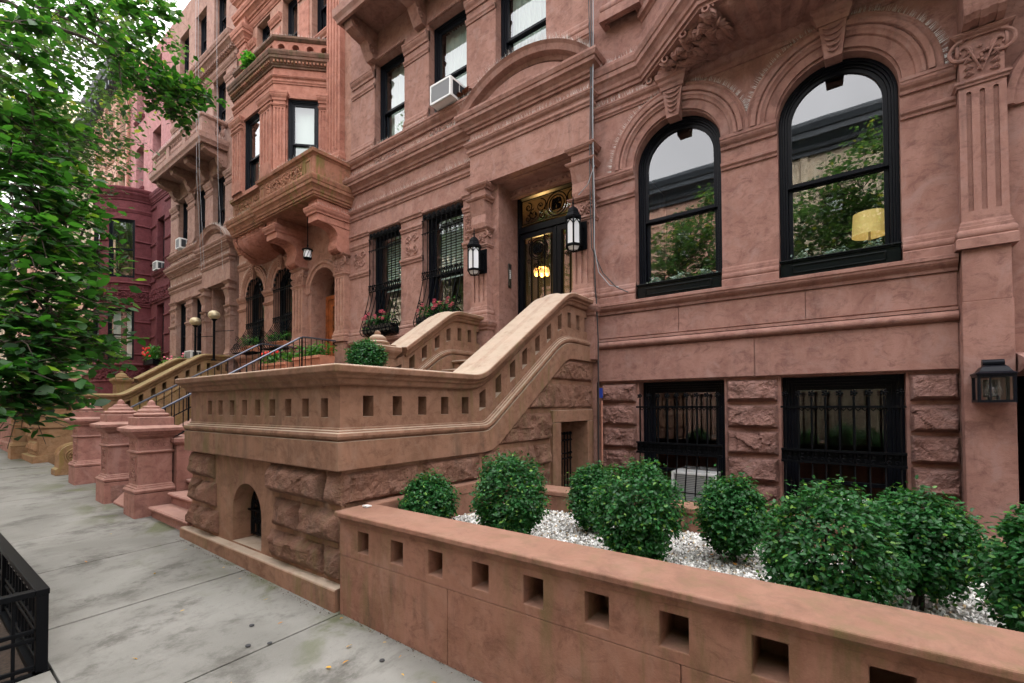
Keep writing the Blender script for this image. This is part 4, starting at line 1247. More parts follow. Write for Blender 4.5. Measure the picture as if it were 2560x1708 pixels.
    b.sweep(P, P_cornice(13.6, 14.0, .28)); b.sweep(P, P_shelf(13.36, 13.5, .08)); b.sweep(P, P_shelf(11.12, 11.29, .1)); b.build('attic_cornice', up, h)
    b = MB()
    for (a, e) in ((xl+.1, U[0][0]), (U[0][1], U[1][0]), (U[1][1], U[2][0])):
        b = MB(); b.sweep(hpath([(a+.05, Y0), (e-.05, Y0)]), P_shelf(12.75, 12.95, .1)); b.box(a+.12, e-.12, Y0-.02, Y0, 11.5, 12.6); b.build('upper_pier_moulding', up, h)
    for a, e in U:
        sash_window(h, a, e, 11.3, 13.3, Y0, curtain='shade', mid=.5, extra=.4); sash_window(h, a, e, 14.6, 16.3, Y0, mid=.5)
    spikes('bird_spikes', h, [[(x, y, 6.82) for x, y in [(xl, Y0-.1)]+[(bp[0][0], Y0-.1), (bp[1][0], bp[1][1]-.1), (bp[2][0], bp[2][1]-.1)]], [(p[0], p[1]-.03, 7.44) for p in bp[:2]], [(p[0], p[1]-.03, 7.44) for p in bp[2:]],
           [(bp[-1][0], bp[-1][1]-.9, 6.82), (bp[-1][0], Y0, 6.82)], [(PB[1]+.04, Y0-.86, 6.2), (PB[1]+.04, Y0, 6.2)], [(xl, Y0-.05, zt+.22), (kx[0]-kw, Y0-.05, zt+.22)]]
           +[[(x, y, 10.47) for x, y in bb], [(x, y, 10.93) for x, y in bb]], 70, .085, 8)
    ln = []
    for a, e in W:
        c_ = (a+e)/2
        ln.append([(c_+(rr+.36)*math.cos(R(180-6*i)), Y0-.04, zs+(rr+.36)*math.sin(R(180-6*i))) for i in range(31)])
    o = MB(); g = random.Random(4)
    for arc in ln:
        for a, e in zip(arc[:-1], arc[1:]):
            cc = Vector(((arc[0][0]+arc[-1][0])/2, Y0, zs))
            for q in range(9):
                p = Vector(a).lerp(Vector(e), g.random()); d = (p-cc); d.y = 0; d.normalize(); d = (d+Vector((g.uniform(-.25, .25), -.3+g.uniform(-.25, .2), g.uniform(-.25, .25)))).normalized()*.085*g.uniform(.6, 1.1)
                sd_ = d.cross(Vector((0, 1, 0))).normalized()*.002; k = len(o.v)
                o.v += [tuple(p-sd_), tuple(p+sd_), tuple(p+d)]; o.f.append((k, k+1, k+2))
    ob = o.build('bird_spikes', 'steel', h, weld=False); ob['kind'] = 'stuff'
    return h, W, B, D, PA, PB

fB = lambda x: x
fB3 = lambda x: -12.34+.908*(x-.49)
mr = dict(up=M['right'], low=M['right'], wall=M['right'], impost=M['right'], moss=M['right'], door=M['door'])
m3 = dict(up=M['orange'], low=M['orange_low'], wall=M['orange_low'], impost=M['orange_low'], moss=M['orange_moss'], soot=M['orange_soot'], door=M['wood'])
hR, WR, BR, DR, PAR, PBR = house_B('brownstone_house', 'mauve brown townhouse with two big arched windows and a rock faced basement behind the planter', fB, 5.14, mr, True, upper=False, zc=4.83, zcap=5.34)
h3, W3, B3, D3, PA3, PB3 = house_B('brownstone_house', 'orange townhouse with a slanted upper bay, mossy carved parapet and a wooden arched door', fB3, 5.0, m3, False, px=(.72, 1.30))
hR['group'] = h3['group'] = 'townhouses along the street'
for a, e in WR: sash_window(hR, a, e, 3.17, 5.14, Y0, arch=True, fw=.085, mid=.455, dep=.13)
for i, (a, e) in enumerate(W3): sash_window(h3, a, e, 3.17, 5.0, Y0, arch=True, fw=.10, mid=.46, dep=.16)
for a, e in BR: sash_window(hR, a, e, -.02, 1.93, Y0+.06, fw=.11, mid=.32, dep=.17)
# hood over the area door at the very edge of the view
b = MB(); b.prism([(Y0, 2.10), (Y0-.35, 2.02), (Y0-.35, 1.92), (Y0, 1.86)], lambda a, q, c: (c, a, q), 1.31, 2.9); b.build('door_hood', M['right'], hR)
b = MB(); b.box(1.40, 2.8, Y0-.02, Y0-.001, -.5, 1.84); b.build('area_door', 'door', hR)
# ================================================================== stoops
def stoop_profile(zlow, zhigh, ya, yb, ye, k=5, y_start=None):
    """(y, z) points: level, rounded bend, slope, rounded bend, level"""
    pts = []
    if y_start is not None: pts.append((y_start, zlow))
    sl = (zhigh-zlow)/(yb-ya); r = .16
    for i in range(k+1):
        t = i/k; y = ya-r+2*r*t; pts.append((y, zlow+(sl*(2*r*t)**2/(4*r))))
    for i in range(k+1):
        t = i/k; y = yb-r+2*r*t; s = 2*r*t; pts.append((y, zhigh-sl*(2*r-s)**2/(4*r)))
    pts.append((ye, zhigh))
    return pts
def interp(P):
    ys = [p[0] for p in P]; zs = [p[1] for p in P]
    return lambda y: float(np.interp(y, ys, zs))

COPE = [(-.40, -.11), (-.36, -.11), (-.34, -.07), (-.24, -.06), (.035, -.115), (.05, -.10), (.06, -.065), (.085, -.05), (.09, -.03), (.125, -.012), (.13, .035), (.118, .048), (-.12, .062), (-.17, .085), (-.26, .085), (-.30, .06), (-.42, .045), (-.43, -.02)]
COPE = [(-.40, -.11), (.03, -.11), (.045, -.095), (.055, -.06), (.08, -.05), (.085, -.03), (.125, -.008), (.13, .038), (.118, .05), (-.10, .058), (-.14, .078), (-.24, .078), (-.28, .058), (-.42, .045), (-.43, -.02)]
BAND = [(-.20, 0), (.05, 0), (.05, .226), (.026, .230), (.026, .242), (.052, .246), (.062, .27), (.055, .295), (.030, .30), (.030, .312), (.012, .318), (.010, .336), (-.20, .34)]

def stoop(name, label, f, mat, rockmat, lowz, detail, doorway=True):
    """f maps the x of the middle stoop"""
    X = f; xr = X(-3.27)
    s = thing(name, label, 'stoop', (X(-4.6), 4.0, lowz))
    xs = X(-6.30); YF = 2.13
    zc = stoop_profile(1.875, 3.155, 3.78, 5.70, Y0-.005)
    zb = stoop_profile(1.085, 2.262, 4.03, 5.72, Y0-.005)
    zbt = stoop_profile(1.425, 2.57, 3.93, 5.62, Y0-.005)
    # front and side: band, pierced parapet, coping
    path = [(xs, 3.2, 1.085), (xs, YF, 1.085), (xr, YF, 1.085)]+[(xr, y, z) for y, z in zb]
    b = MB(); b.sweep(path, BAND); b.build('water_table', mat, s, bevel=.004)
    path = [(xs-.0, 3.2, 1.875), (xs, YF, 1.875), (xr, YF, 1.875)]+[(xr, y, z) for y, z in zc]
    b = MB(); b.sweep(path, COPE); b.build('coping', mat, s, bevel=.006)
    lo, hi = interp(zbt), interp(zc)
    b = MB()
    fy = lambda u, v, d: (u, YF+d, v)
    hs = [(X(a), X(a)+.105*(X(-3)-X(-4)), 1.503, 1.662) for a in (-5.82, -5.545, -5.26, -4.98, -4.70, -4.412, -4.123, -3.837, -3.545)]
    b.panel(xs, xr, 1.40, 1.80, hs, .26, fy, back=True)
    b.add([(xs, YF, 1.40), (xs, 3.2, 1.40), (xs, 3.2, 1.80), (xs, YF, 1.80)], [(0, 1, 2, 3)])
    b.add([(xs+.3, YF+.3, 1.40), (xr-.3, YF+.3, 1.40), (xr-.3, YF+.3, 1.8), (xs+.3, YF+.3, 1.8)], [(0, 1, 2, 3)])
    side = lambda u, v, d: (xr-d, u, lo(u)-.03+(hi(u)-.09-lo(u)+.03)*v)
    hs = []
    for y in (2.345, 2.653, 2.953, 3.252, 3.555): hs.append((y, y+.105, .29, .74))
    for y in (3.838, 4.122, 4.403, 4.660, 4.952, 5.236, 5.526): hs.append((y, y+.108, .31, .76))
    for y in (5.803, 6.072, 6.326): hs.append((y, y+.098, .34, .76))
    b.panel(YF, Y0-.005, 0, 1, hs, .26, side, back=True, step=.09)
    b.panel(YF+.3, Y0-.005, 0, 1, [], .26, lambda u, v, d: side(u, v, d+.3), step=.09)
    b.build('parapet', mat, s, bevel=.004)
    # wall under the band
    bot = interp(zb)
    b = MB()
    dy0, dy1, dz1 = 5.53, 6.33, 1.352
    b.panel(YF+.02, Y0-.005, 0, 1, [], .3, lambda u, v, d: (xr-.005, u, lowz-.3+(bot(u)+.05-lowz+.3)*v), step=.12) if not doorway else None
    if doorway:
        mpd = lambda u, v, d: (xr-.005-d, u, v)
        b.panel(YF+.02, dy0, 0, 1, [], .3, lambda u, v, d: (xr-.005, u, lowz-.3+(bot(u)+.05-lowz+.3)*v), step=.12)
        b.panel(dy1, Y0-.005, 0, 1, [], .3, lambda u, v, d: (xr-.005, u, lowz-.3+(bot(u)+.05-lowz+.3)*v), step=.12)
        b.panel(dy0, dy1, 0, 1, [], .3, lambda u, v, d: (xr-.005, u, dz1+(bot(u)+.05-dz1)*v), step=.12)
        for yy in (dy0, dy1): b.add([(xr-.005, yy, -.5), (xr-.42, yy, -.5), (xr-.42, yy, dz1), (xr-.005, yy, dz1)], [(0, 1, 2, 3)])
        b.add([(xr-.005, dy0, dz1), (xr-.42, dy0, dz1), (xr-.42, dy1, dz1), (xr-.005, dy1, dz1)], [(0, 1, 2, 3)])
        b.add([(xr-.42, dy0, -.5), (xr-.42, dy1, -.5), (xr-.42, dy1, dz1), (xr-.42, dy0, dz1)], [(0, 1, 2, 3)])
    ax0, ax1, az = X(-5.25), X(-4.62), .50
    sc_ = X(-3)-X(-4)
    b.panel(xs-.03, xr, lowz-.2, 1.09, [(ax0, ax1, lowz+.17, az, True, .32)], .32, fm(YF+.03), back=True)
    b.add([(xs-.03, YF+.03, lowz-.2), (xs-.03, 3.4, lowz-.2), (xs-.03, 3.4, 1.09), (xs-.03, YF+.03, 1.09)], [(0, 1, 2, 3)])
    b.build('base_wall', mat, s)
    b = MB(); b.sweep([(xs-.05, 2.6, lowz), (xs-.05, YF+.02, lowz), (xr+.03, YF+.02, lowz)], [(-.2, -.3), (.085, -.3), (.085, .135), (.075, .15), (-.2, .155)]); b.build('plinth', mat, s, bevel=.008)
    # quarry-faced blocks
    b = MB(); n = 0
    zz = [lowz+.16, .47, .775, 1.08]
    rows = [((-3.96*1, -3.53), ) for _ in range(3)]
    front = [(2, [(-6.36, -5.66), (-4.45, -3.49), (-3.49, -3.25)]), (1, [(-6.36, -6.02), (-6.02, -5.62), (-4.36, -3.89), (-3.89, -3.25)]), (0, [(-6.36, -6.12), (-6.12, -5.56), (-4.44, -3.52), (-3.52, -3.25)])]
    for r, bl in front:
        for a, e in bl:
            n += 1
            rock(b, (X(a), YF+.02, zz[r]), (1, 0, 0), (0, 0, 1), (0, -1, 0), X(e)-X(a), zz[r+1]-zz[r],   .115, n*2+1, .019 if detail else .05, rough=.55, edge_w=.085)
    for r in range(3):
        rock(b, (xs-.035, 2.75, zz[r]), (0, -1, 0), (0, 0, 1), (-1, 0, 0), .6, zz[r+1]-zz[r], .07, 90+r, .04)
    cl = lambda q, d: min(d, (bot(q.y)-.012-q.z)*1.5) if q.z > bot(q.y)-.08 else d
    def blk(y0, y1, z0, z1, sd):
        rock(b, (xr-.01, y0, z0), (0, 1, 0), (0, 0, 1), (1, 0, 0), y1-y0, z1-z0, .085, sd, .02 if detail else .06, clip=lambda q, d: max(-.05, cl(q, d)))
    if detail:
        for (y0, y1, z0, z1) in ((2.13, 2.98, .78, 1.08), (2.98, 3.86, .78, 1.08), (3.86, 4.75, .79, 1.11), (4.75, 5.31, .79, 1.11),
                                 (4.15, 5.31, 1.11, 1.52), (4.70, 5.765, 1.525, 1.915), (5.765, 6.55, 1.525, 1.925), (5.30, 6.55, 1.925, 2.27),
                                 (2.13, 3.3, .45, .78), (3.3, 4.3, .45, .785), (4.3, 5.31, .45, .785), (4.0, 5.31, .1, .45), (4.2, 5.31, -.2, .1)):
            n += 1; blk(y0, y1, z0, z1, n*2+1)
    build_each('rock_faced_block', b, rockmat, s, smooth=False)
    # little arched grille of the cellar
    if detail:
        b = MB(); y = YF+.22; cx = (ax0+ax1)/2; r = (ax1-ax0)/2-.015; zlo = lowz+.2
        b.tube([(ax0+.015, y, zlo), (ax0+.015, y, az)]+[(cx-r*math.cos(math.pi*i/16), y, az+r*math.sin(math.pi*i/16)) for i in range(17)]+[(ax1-.015, y, zlo)], .014, 5)
        for i in range(6):
            u = ax0+.06+(ax1-ax0-.12)*i/5; zt_ = az+math.sqrt(max(0, r*r-(u-cx)**2)); b.tube([(u, y, zlo), (u, y, zt_)], .009, 5)
        for zq in (zlo+.02, az-.02, zlo+.27): b.tube([(ax0+.01, y, zq), (ax1-.01, y, zq)], .013, 5)
        for i in range(5):
            u = ax0+.12+(ax1-ax0-.24)*i/4
            for q, hd in ((-1, 1), (1, -1)): spiral(b, fm(y-.01), u+q*.028, zlo+.16, .035, 1.2, 0, hd, .009); spiral(b, fm(y-.01), u+q*.028, az+.08, .035, 1.2, 0, hd, .009)
        b.tube([(ax0+.0, y-.03, zlo+.27), (ax1, y-.03, zlo+.27)], .012, 5)
        b.build('cellar_grille', 'iron', s)
        b = MB(); b.box(ax0+.003, ax1-.003, YF+.27, YF+.34, lowz+.17, az); b.arch(cx, az, [(.0, -.27), (r, -.27), (r, -.34), (.0, -.34)], YF, n=16); b.build('cellar_dark', 'dark', s)  # near-black sheet stands for the dark cellar behind the grille
        # side door: stone frame and iron gate
        b = MB(); xo = xr+.045
        for (y0, y1, z0, z1) in ((5.315, 5.528, -.4, 1.352), (6.332, 6.52, -.4, 1.352), (5.315, 6.52, 1.355, 1.523)):
            b.box(xr-.02, xo, y0, y1, z0, z1)
        b.build('door_surround', mat, s, bevel=.008)
        b = MB(); xg = xr-.24
        for i in range(9):
            y = 5.57+.72*i/8; b.tube([(xg, y, -.4), (xg, y, 1.14)], .012, 5); b.ball((xg, y, 1.16), .028, 5)
        for z in (.0, .78, .86, 1.06): b.tube([(xg, 5.53, z), (xg, 6.33, z)], .014, 5)
        b.build('iron_gate', 'iron', s)
    # inner (left) parapet of the upper flight
    xi = X(-5.45)
    zc2 = stoop_profile(2.36, 3.155, 4.50, 5.66, Y0-.01)
    zb2 = stoop_profile(1.78, 2.57, 4.42, 5.58, Y0-.01)
    lo2, hi2 = interp(zb2), interp(zc2)
    b = MB(); b.sweep([(xi, y, z) for y, z in zc2 if y > 4.55], COPE); b.build('coping', mat, s, bevel=.006)
    b = MB(); b.sweep([(xi, y, z-.34) for y, z in zb2], BAND); b.build('water_table', mat, s)
    b = MB(); side2 = lambda u, v, d: (xi-d, u, lo2(u)-.03+(hi2(u)-.09-lo2(u)+.03)*v)
    hs = [(y, y+.108, .31, .76) for y in (4.48, 4.74, 5.0, 5.28)]+[(y, y+.1, .34, .76) for y in (5.55, 5.82, 6.08, 6.32)]
    b.panel(4.42, Y0-.01, 0, 1, hs, .2, side2, back=True, step=.09)
    b.panel(4.42, Y0-.01, 0, 1, [], .2, lambda u, v, d: side2(u, v, d+.3), step=.09)
    b.panel(4.42, Y0-.01, 0, 1, [], .2, lambda u, v, d: (xi-.005, u, .5+(lo2(u)-.5)*v), step=.2)
    b.panel(4.42, Y0-.01, 0, 1, [], .2, lambda u, v, d: (xi-.30, u, .5+(lo2(u)-.5)*v), step=.2)
    b.add([(xi, 4.42, .5), (xi-.3, 4.42, .5), (xi-.3, 4.42, hi2(4.42)), (xi, 4.42, hi2(4.42))], [(0, 1, 2, 3)])
    b.build('parapet', mat, s, bevel=.004)
    b = MB(); b.ball((xi-.02, 6.46, 3.09), .075, 8); b.build('coping_knob', mat, s, smooth=True)
    c = (xi-.14, 4.26, 0)
    b = MB(); b.sqlathe([(.17, .5), (.17, 2.28), (.18, 2.29), (.20, 2.33), (.235, 2.37), (.25, 2.40), (.25, 2.45), (.24, 2.46), (.19, 2.47), (.19, 2.49)], c)
    nw = b.build('newel', mat, s, bevel=.004)
    b = MB(); b.lathe([(.165, 2.49), (.175, 2.51), (.17, 2.53), (.14, 2.545), (.135, 2.56), (.12, 2.60), (.07, 2.635), (.045, 2.64), (.048, 2.665), (.035, 2.695), (.001, 2.705)], c, 20); b.build('finial', mat, nw, smooth=True, angle=40)
    # steps
    b = MB(); st = .172
    xa, xb_ = xi+.02, xr-.32
    for i in range(8):
        z1 = 1.03+.165*(i+1); y = 3.92+.245*i
        b.box(xa, xb_, y+.02, y+.30, z1-.2, z1-.045); b.sweep([(xa, y+.02, z1-.045), (xb_, y+.02, z1-.045)], [(-.28, 0), (.02, 0), (.035, .015), (.035, .03), (.02, .045), (-.28, .045)])
    b.box(xa, xb_, 5.9, Y0+.0, 2.2, 2.35)
    b.build('step', mat, s)
    b = MB(); b.box(X(-7.75), xr-.3, 3.4, 4.0, .8, 1.03)
    for i in range(6):
        z1 = lowz+.05+(1.03-lowz-.05)*(i+1)/6; y = 2.16+.22*i
        b.box(X(-7.74), xs-.055, y, 3.6, z1-.17, z1-.05); b.sweep([(X(-7.74), y, z1-.05), (xs-.055, y, z1-.05)], [(-.3, 0), (.03, 0), (.045, .015), (.045, .035), (.03, .05), (-.3, .05)])
    b.build('lower_step', 'pillar' if detail else mat, s)
    b = MB(); b.box(X(-8.05), X(-7.76), 2.45, 5.2, lowz-.1, 1.05); b.sweep([(X(-8.05), 5.2, 1.05), (X(-8.05), 2.45, 1.05), (X(-7.76), 2.45, 1.05), (X(-7.76), 5.2, 1.05)], [(-.1, 0), (.02, 0), (.05, .04), (.05, .09), (-.1, .12)]); b.build('cheek_wall', 'pillar' if detail else mat, s)
    return s

st_mid = stoop('stone_stoop', 'tan stone stoop with square pierced parapet and rock faced base, its corner facing the planter', fA, M['stoop'], M['stoop_rock'], .02, True)
fS4 = lambda x: -15.95+.93*(x+3.27)
st_4 = stoop('stone_stoop', 'golden mossy stone stoop with pierced parapet, under two globe lamps', fS4, M['gold'], M['gold'], .25, False, doorway=False)
st_mid['group'] = st_4['group'] = 'stoops along the pavement'

# ================================================================== planter wall in front
pw = thing('planter_wall', 'low brown stone planter wall with a row of square holes, nearest the camera', 'planter', (-.5, 2.09, 0))
XR = 3.2
b = MB()
hs = [(-2.978+.3775*i, -2.978+.3775*i+.128, .503, .660) for i in range(16)]
b.panel(-3.205, XR, .45, .75, hs, .22, fm(2.09), back=True)
b.build('pierced_course', M['planter'], pw, bevel=.006)
b = MB()
xs_ = [-3.205, -2.05, -.62, .8, XR]
for a, e in zip(xs_[:-1], xs_[1:]): b.box(a+(.002 if a > -3.2 else 0), e-.002, 2.0905, 2.38, -.35, .446)
b.build('lower_course', M['planter'], pw, bevel=.004)
b = MB()
b.sweep([(-3.25, 3.2, 0), (-3.25, 2.09, 0), (XR, 2.09, 0)], [(-.02, .68), (.006, .715), (.016, .735), (.022, .745), (.046, .748), (.05, .757), (.05, .783), (.044, .789), (-.315, .797), (-.325, .79), (-.325, .735), (-.29, .70)]) if False else None
b.sweep([(-3.205, 2.09, 0), (XR, 2.09, 0)], [(-.02, .69), (.004, .70), (.010, .725), (.020, .738), (.026, .746), (.046, .748), (.052, .757), (.052, .781), (.044, .789), (-.27, .797), (-.282, .79), (-.282, .70)])
b.sweep([(-3.20, 2.36, 0), (-3.20, 4.05, 0)], [(-.2, .70), (.055, .70), (.055, .788), (.045, .796), (-.2, .797)])
b.box(-3.25, XR, 4.1, 4.32, .30, .655); b.sweep([(-3.22, 4.1, 0), (XR, 4.1, 0)], [(-.24, .655), (.012, .655), (.02, .665), (.02, .70), (.01, .71), (-.24, .715)])
b.build('cap', M['planter'], pw, bevel=.006)
b = MB(); b.box(-3.23, XR, 4.1, 4.32, -.6, .298); b.box(-3.23, -3.15, 2.39, 4.09, .2, .70); b.build('inner_wall', M['planter'], pw)
sheet('planter_soil', -3.15, XR, 2.36, 4.1, 30, 12, lambda x, y: .485+.02*noise.noise(Vector((x*2, y*2, 0))), M['gravel_bed'])
sheet('area_floor', -3.25, 6, 4.32, 6.7, 4, 2, lambda x, y: -.38, M['pavement'])
g = np.random.default_rng(5); n = 24000
pos = np.stack([g.uniform(-3.12, 1.5, n), g.uniform(2.38, 4.09, n), np.zeros(n)], 1)
pos[:, 2] = [.492+.02*noise.noise(Vector((p[0]*2, p[1]*2, 0))) for p in pos]
pos[:, 2] += g.uniform(-.004, .012, n)
s_ = g.uniform(.009, .018, n); nr = g.normal(size=(n, 3)); tg = g.normal(size=(n, 3))
mats_ = frames(nr, tg)*s_[:, None, None]*np.stack([np.ones(n), g.uniform(.6, 1, n), g.uniform(.45, .8, n)], 1)[:, None, :]
ov = [(1, 0, 0), (-1, 0, 0), (0, 1, 0), (0, -1, 0), (0, 0, 1), (0, 0, -1), (.62, .62, .5), (-.6, .65, -.45), (.6, -.62, -.5), (-.62, -.6, .5)]
ot = [(0, 2, 6), (6, 2, 4), (0, 6, 4), (2, 1, 7), (7, 1, 5), (2, 7, 5), (2, 1, 4), (0, 2, 5), (1, 3, 9), (9, 3, 4), (1, 9, 4), (3, 0, 8), (8, 0, 5), (3, 8, 5), (3, 0, 4), (1, 3, 5)]
gv = scatter('white_gravel', ov, ot, pos, mats_, g.random(n), 'gravel')
props(gv, 'white pebble gravel spread between the boxwood bushes in the planter', 'gravel', kind='stuff')

# ================================================================== gate pillars
def pillar(x, y, z, s=1.):
    p = thing('gate_pillar', '', 'pillar', (x, y, z))
    hw = .215
    b = MB(); b.sqlathe([(hw+.03, -.3), (hw+.03, .30)], (x, y, z)); b.build('plinth', 'pillar', p, bevel=.008)
    b = MB(); b.sqlathe([(hw+.015, .302), (hw+.035, .315), (hw+.04, .345), (hw+.025, .365), (hw+.02, .368), (hw+.018, .385), (hw-.005, .39), (hw-.01, .41), (hw-.02, .42), (hw-.02, .84), (hw-.02, .842), (hw, .855), (hw+.01, .87), (hw, .885), (hw-.015, .89), (hw-.015, 1.06), (hw, 1.065), (hw+.01, 1.085), (hw+.03, 1.09), (hw+.035, 1.11), (hw+.06, 1.125), (hw+.075, 1.15), (hw+.095, 1.16), (hw+.10, 1.20), (hw+.085, 1.207), (hw+.0, 1.235), (hw-.005, 1.24), (hw-.005, 1.345), (hw-.02, 1.352)], (x, y, z))
    b.build('shaft', 'pillar', p)
    b = MB(); b.lathe([(.19, 1.352), (.205, 1.37), (.205, 1.39), (.185, 1.408), (.165, 1.41), (.165, 1.42), (.155, 1.425), (.158, 1.44), (.14, 1.46), (.12, 1.463), (.118, 1.472), (.10, 1.478), (.10, 1.495), (.075, 1.51), (.055, 1.512), (.05, 1.52), (.045, 1.55), (.032, 1.575), (.012, 1.59), (.001, 1.592)], (x, y, z), 24)
    b.build('dome', 'pillar', p, smooth=True, angle=45)
    b = MB()
    xf = x+hw-.015; mp = lambda u, v, d: (xf-d, y+u, z+v); mq = lambda u, v, d: (x+u, y-(hw-.015)+d, z+v)
    for q in (mp, mq):
        for k in (-.12, 0, .12):
            b.tube([q(k+.032*math.cos(i*math.pi/6), .97+.032*math.sin(i*math.pi/6), 0) for i in range(13)], .006, 4)
    b.build('ring_ornament', 'pillar', p)
    b = MB(); q = lambda u, v, d: (x+u, y-(hw-.02)+d, z+v)
    for u0, u1, v0, v1 in ((-.11, .11, .47, .49), (-.11, .11, .79, .81), (-.11, -.09, .49, .79), (.09, .11, .49, .79)): b.box(x+u0, x+u1, y-hw+.008, y-hw+.025, z+v0, z+v1)
    carve(b, q, -.09, .09, .5, .78, int(abs(x)*10), .013); b.build('carved_panel', 'pillar', p)
    return p
p0_ = pillar(-8.05, 2.23, .10); p0_['label'] = 'pink brown stone pillar with ringed dome, nearest to the tan stoop'
for (x, y, z, lb) in ((-9.47, 2.22, .125, 'middle stone pillar with domed top, its lower corner chipped'), (-11.82, 2.30, .17, 'farthest of the three stone pillars, beside the stone scroll')):
    c = copy_tree(p0_); c.location = (x, y, z); c['label'] = lb
    if x > -10:
        b = MB(); rock(b, (x+.248, y-.20, z-.02), (0, 1, 0), (0, 0, 1), (1, 0, 0), .30, .30, .012, 5, .025); b.build('chipped_corner', 'right_rock', c)
    c['group'] = 'domed stone pillars on the pavement edge'
p0_['group'] = 'domed stone pillars on the pavement edge'

# sloping kerb stone between the near pillars
b = MB(); b.prism([(2.12, .05), (2.06, .12), (2.2, .26), (2.42, .30), (2.42, .0)], lambda a, q, c: (c, a, q), -9.2, -8.32)
o = b.build('kerb_stone', 'pillar', bevel=.02); props(o, 'low sloping brown stone on the ground between two domed pillars', 'kerb stone')

# scroll stone by the golden stoop
b = MB(); sx0, sx1 = -13.62, -13.2
pts = [(2.05, .18), (2.05, .30), (2.10, .33)]+[(2.36+.26*math.cos(a), .58+.24*math.sin(a)) for a in [R(190-14*i) for i in range(16)]]+[(2.62, .32), (2.66, .18)]
b.prism(pts, lambda a, q, c: (c, a, q), sx0, sx1)
mp = lambda u, v, d: (sx1-d, u, v)
for r in (.16, .12): b.tube([mp(2.36+r*math.cos(a), .56+r*math.sin(a), -.005) for a in [i*math.pi/10 for i in range(21)]], .02, 6)
for i in range(8): b.tube([mp(2.36, .56, -.005), mp(2.36+.1*math.cos(i*math.pi/4), .56+.1*math.sin(i*math.pi/4), -.02)], [.01, .022], 5)
for u in (sx0+.1, (sx0+sx1)/2, sx1-.1): b.tube([(u, 2.36+.265*math.cos(a), .58+.245*math.sin(a)) for a in [R(180-12*i) for i in range(12)]], .016, 5)
o = b.build('scroll_stone', 'gold', bevel=.01); props(o, 'mossy carved stone scroll standing on the pavement beside the golden stoop', 'carved stone')

# ================================================================== stairs of the orange house with iron rails
st3 = thing('stone_stoop', 'plain brown stone steps climbing between iron railings to the orange house', 'stoop', (-10.7, 4, .2))
st3['group'] = 'stoops along the pavement'
b = MB()
for i in range(13):
    z1 = .16+.168*(i+1); y = 2.42+.262*i
    b.box(-11.55, -9.85, y+.02, y+.32, z1-.24, z1-.045); b.sweep([(-11.6, y+.02, z1-.045), (-9.8, y+.02, z1-.045)], [(-.3, 0), (.025, 0), (.04, .015), (.04, .03), (.025, .045), (-.3, .045)])
b.box(-11.6, -9.8, 5.82, Y0, 2.0, 2.345); b.build('step', 'pillar', st3)
for xx in (-9.8, -11.9):
    b = MB(); P = [(2.5, .3), (5.75, 2.28), (Y0, 2.28)]
    ip = interp(P)
    b.panel(2.5, Y0, 0, 1, [], .2, lambda u, v, d, xx=xx: (xx+.15, u, -.2+(ip(u)+.2)*v), step=.2); b.panel(2.5, Y0, 0, 1, [], .2, lambda u, v, d, xx=xx: (xx-.15, u, -.2+(ip(u)+.2)*v), step=.2)
    b.sweep([(xx, y, z) for y, z in P], [(-.17, -.02), (.17, -.02), (.19, .01), (.19, .05), (-.19, .05), (-.19, .01)]); b.add([(xx-.15, 2.5, -.2), (xx+.15, 2.5, -.2), (xx+.15, 2.5, .3), (xx-.15, 2.5, .3)], [(0, 1, 2, 3)])
    b.build('cheek_wall', 'pillar', st3)
    if xx > -10:
        b = MB()
        for i, (y0, y1, z0, z1) in enumerate(((4.2, 5.2, .9, 1.25), (5.2, 6.5, .9, 1.25), (4.9, 5.7, 1.25, 1.6), (5.7, 6.5, 1.25, 1.6), (5.4, 6.5, 1.6, 1.95), (3.4, 4.2, .5, .9), (4.2, 5.4, .5, .9))): rock(b, (xx+.15, y0, z0), (0, 1, 0), (0, 0, 1), (1, 0, 0), y1-y0, z1-z0, .07, 200+i, .05, clip=lambda q, d: d if q.z < ip(q.y)-.06 else min(d, 0))
        build_each('rock_faced_block', b, 'stoop_rock', st3, smooth=False)
def railing(xx, lb):
    r = thing('iron_railing', lb, 'railing', (xx, 2.6, .3), 'iron railings of the orange house steps')
    zr = interp([(2.35, 1.20), (5.56, 3.17), (6.5, 3.17)]); zl = interp([(2.35, .58), (5.56, 2.48), (6.5, 2.48)])
    b = MB(); b.tube([(xx, y, zr(y)) for y in (2.35, 5.5, 5.6, 6.5)], .021, 6); b.build('handrail', 'rail', r)
    b = MB(); b.tube([(xx, y, zl(y)) for y in (2.35, 5.56, 6.5)], .014, 5); b.tube([(xx, 6.35, 3.1)]+[(xx+.0, 6.42+.05*math.sin(i*.5), 3.1+.05*math.cos(i*.5)) for i in range(13)], .01, 5); b.build('lower_rail', 'iron', r)
    b = MB()
    for i in range(30):
        y = 2.42+.14*i
        if y < 6.5: b.tube([(xx, y, zl(y)), (xx, y, zr(y))], .009, 5)
    build_each('baluster', b, 'iron', r)
    b = MB()
    for y in (2.38, 4.0, 5.56): b.bar((xx, y, zl(y)-.5), (xx, y, zr(y)), .028)
    build_each('post', b, 'iron', r)
railing(-10.02, 'black iron stair railing with worn grey handrail, nearer of the pair at the orange house')
railing(-11.98, 'black iron stair railing with worn grey handrail, farther of the pair at the orange house')
# ================================================================== further houses
def turn(o, h, p0, dx, dy):
    mt = Matrix(((dx[0], dy[0], 0, p0[0]), (dx[1], dy[1], 0, p0[1]), (0, 0, 1, 0), (0, 0, 0, 1)))
    hl = Matrix.Translation(h.location)
    o.matrix_local = hl.inverted() @ mt @ hl

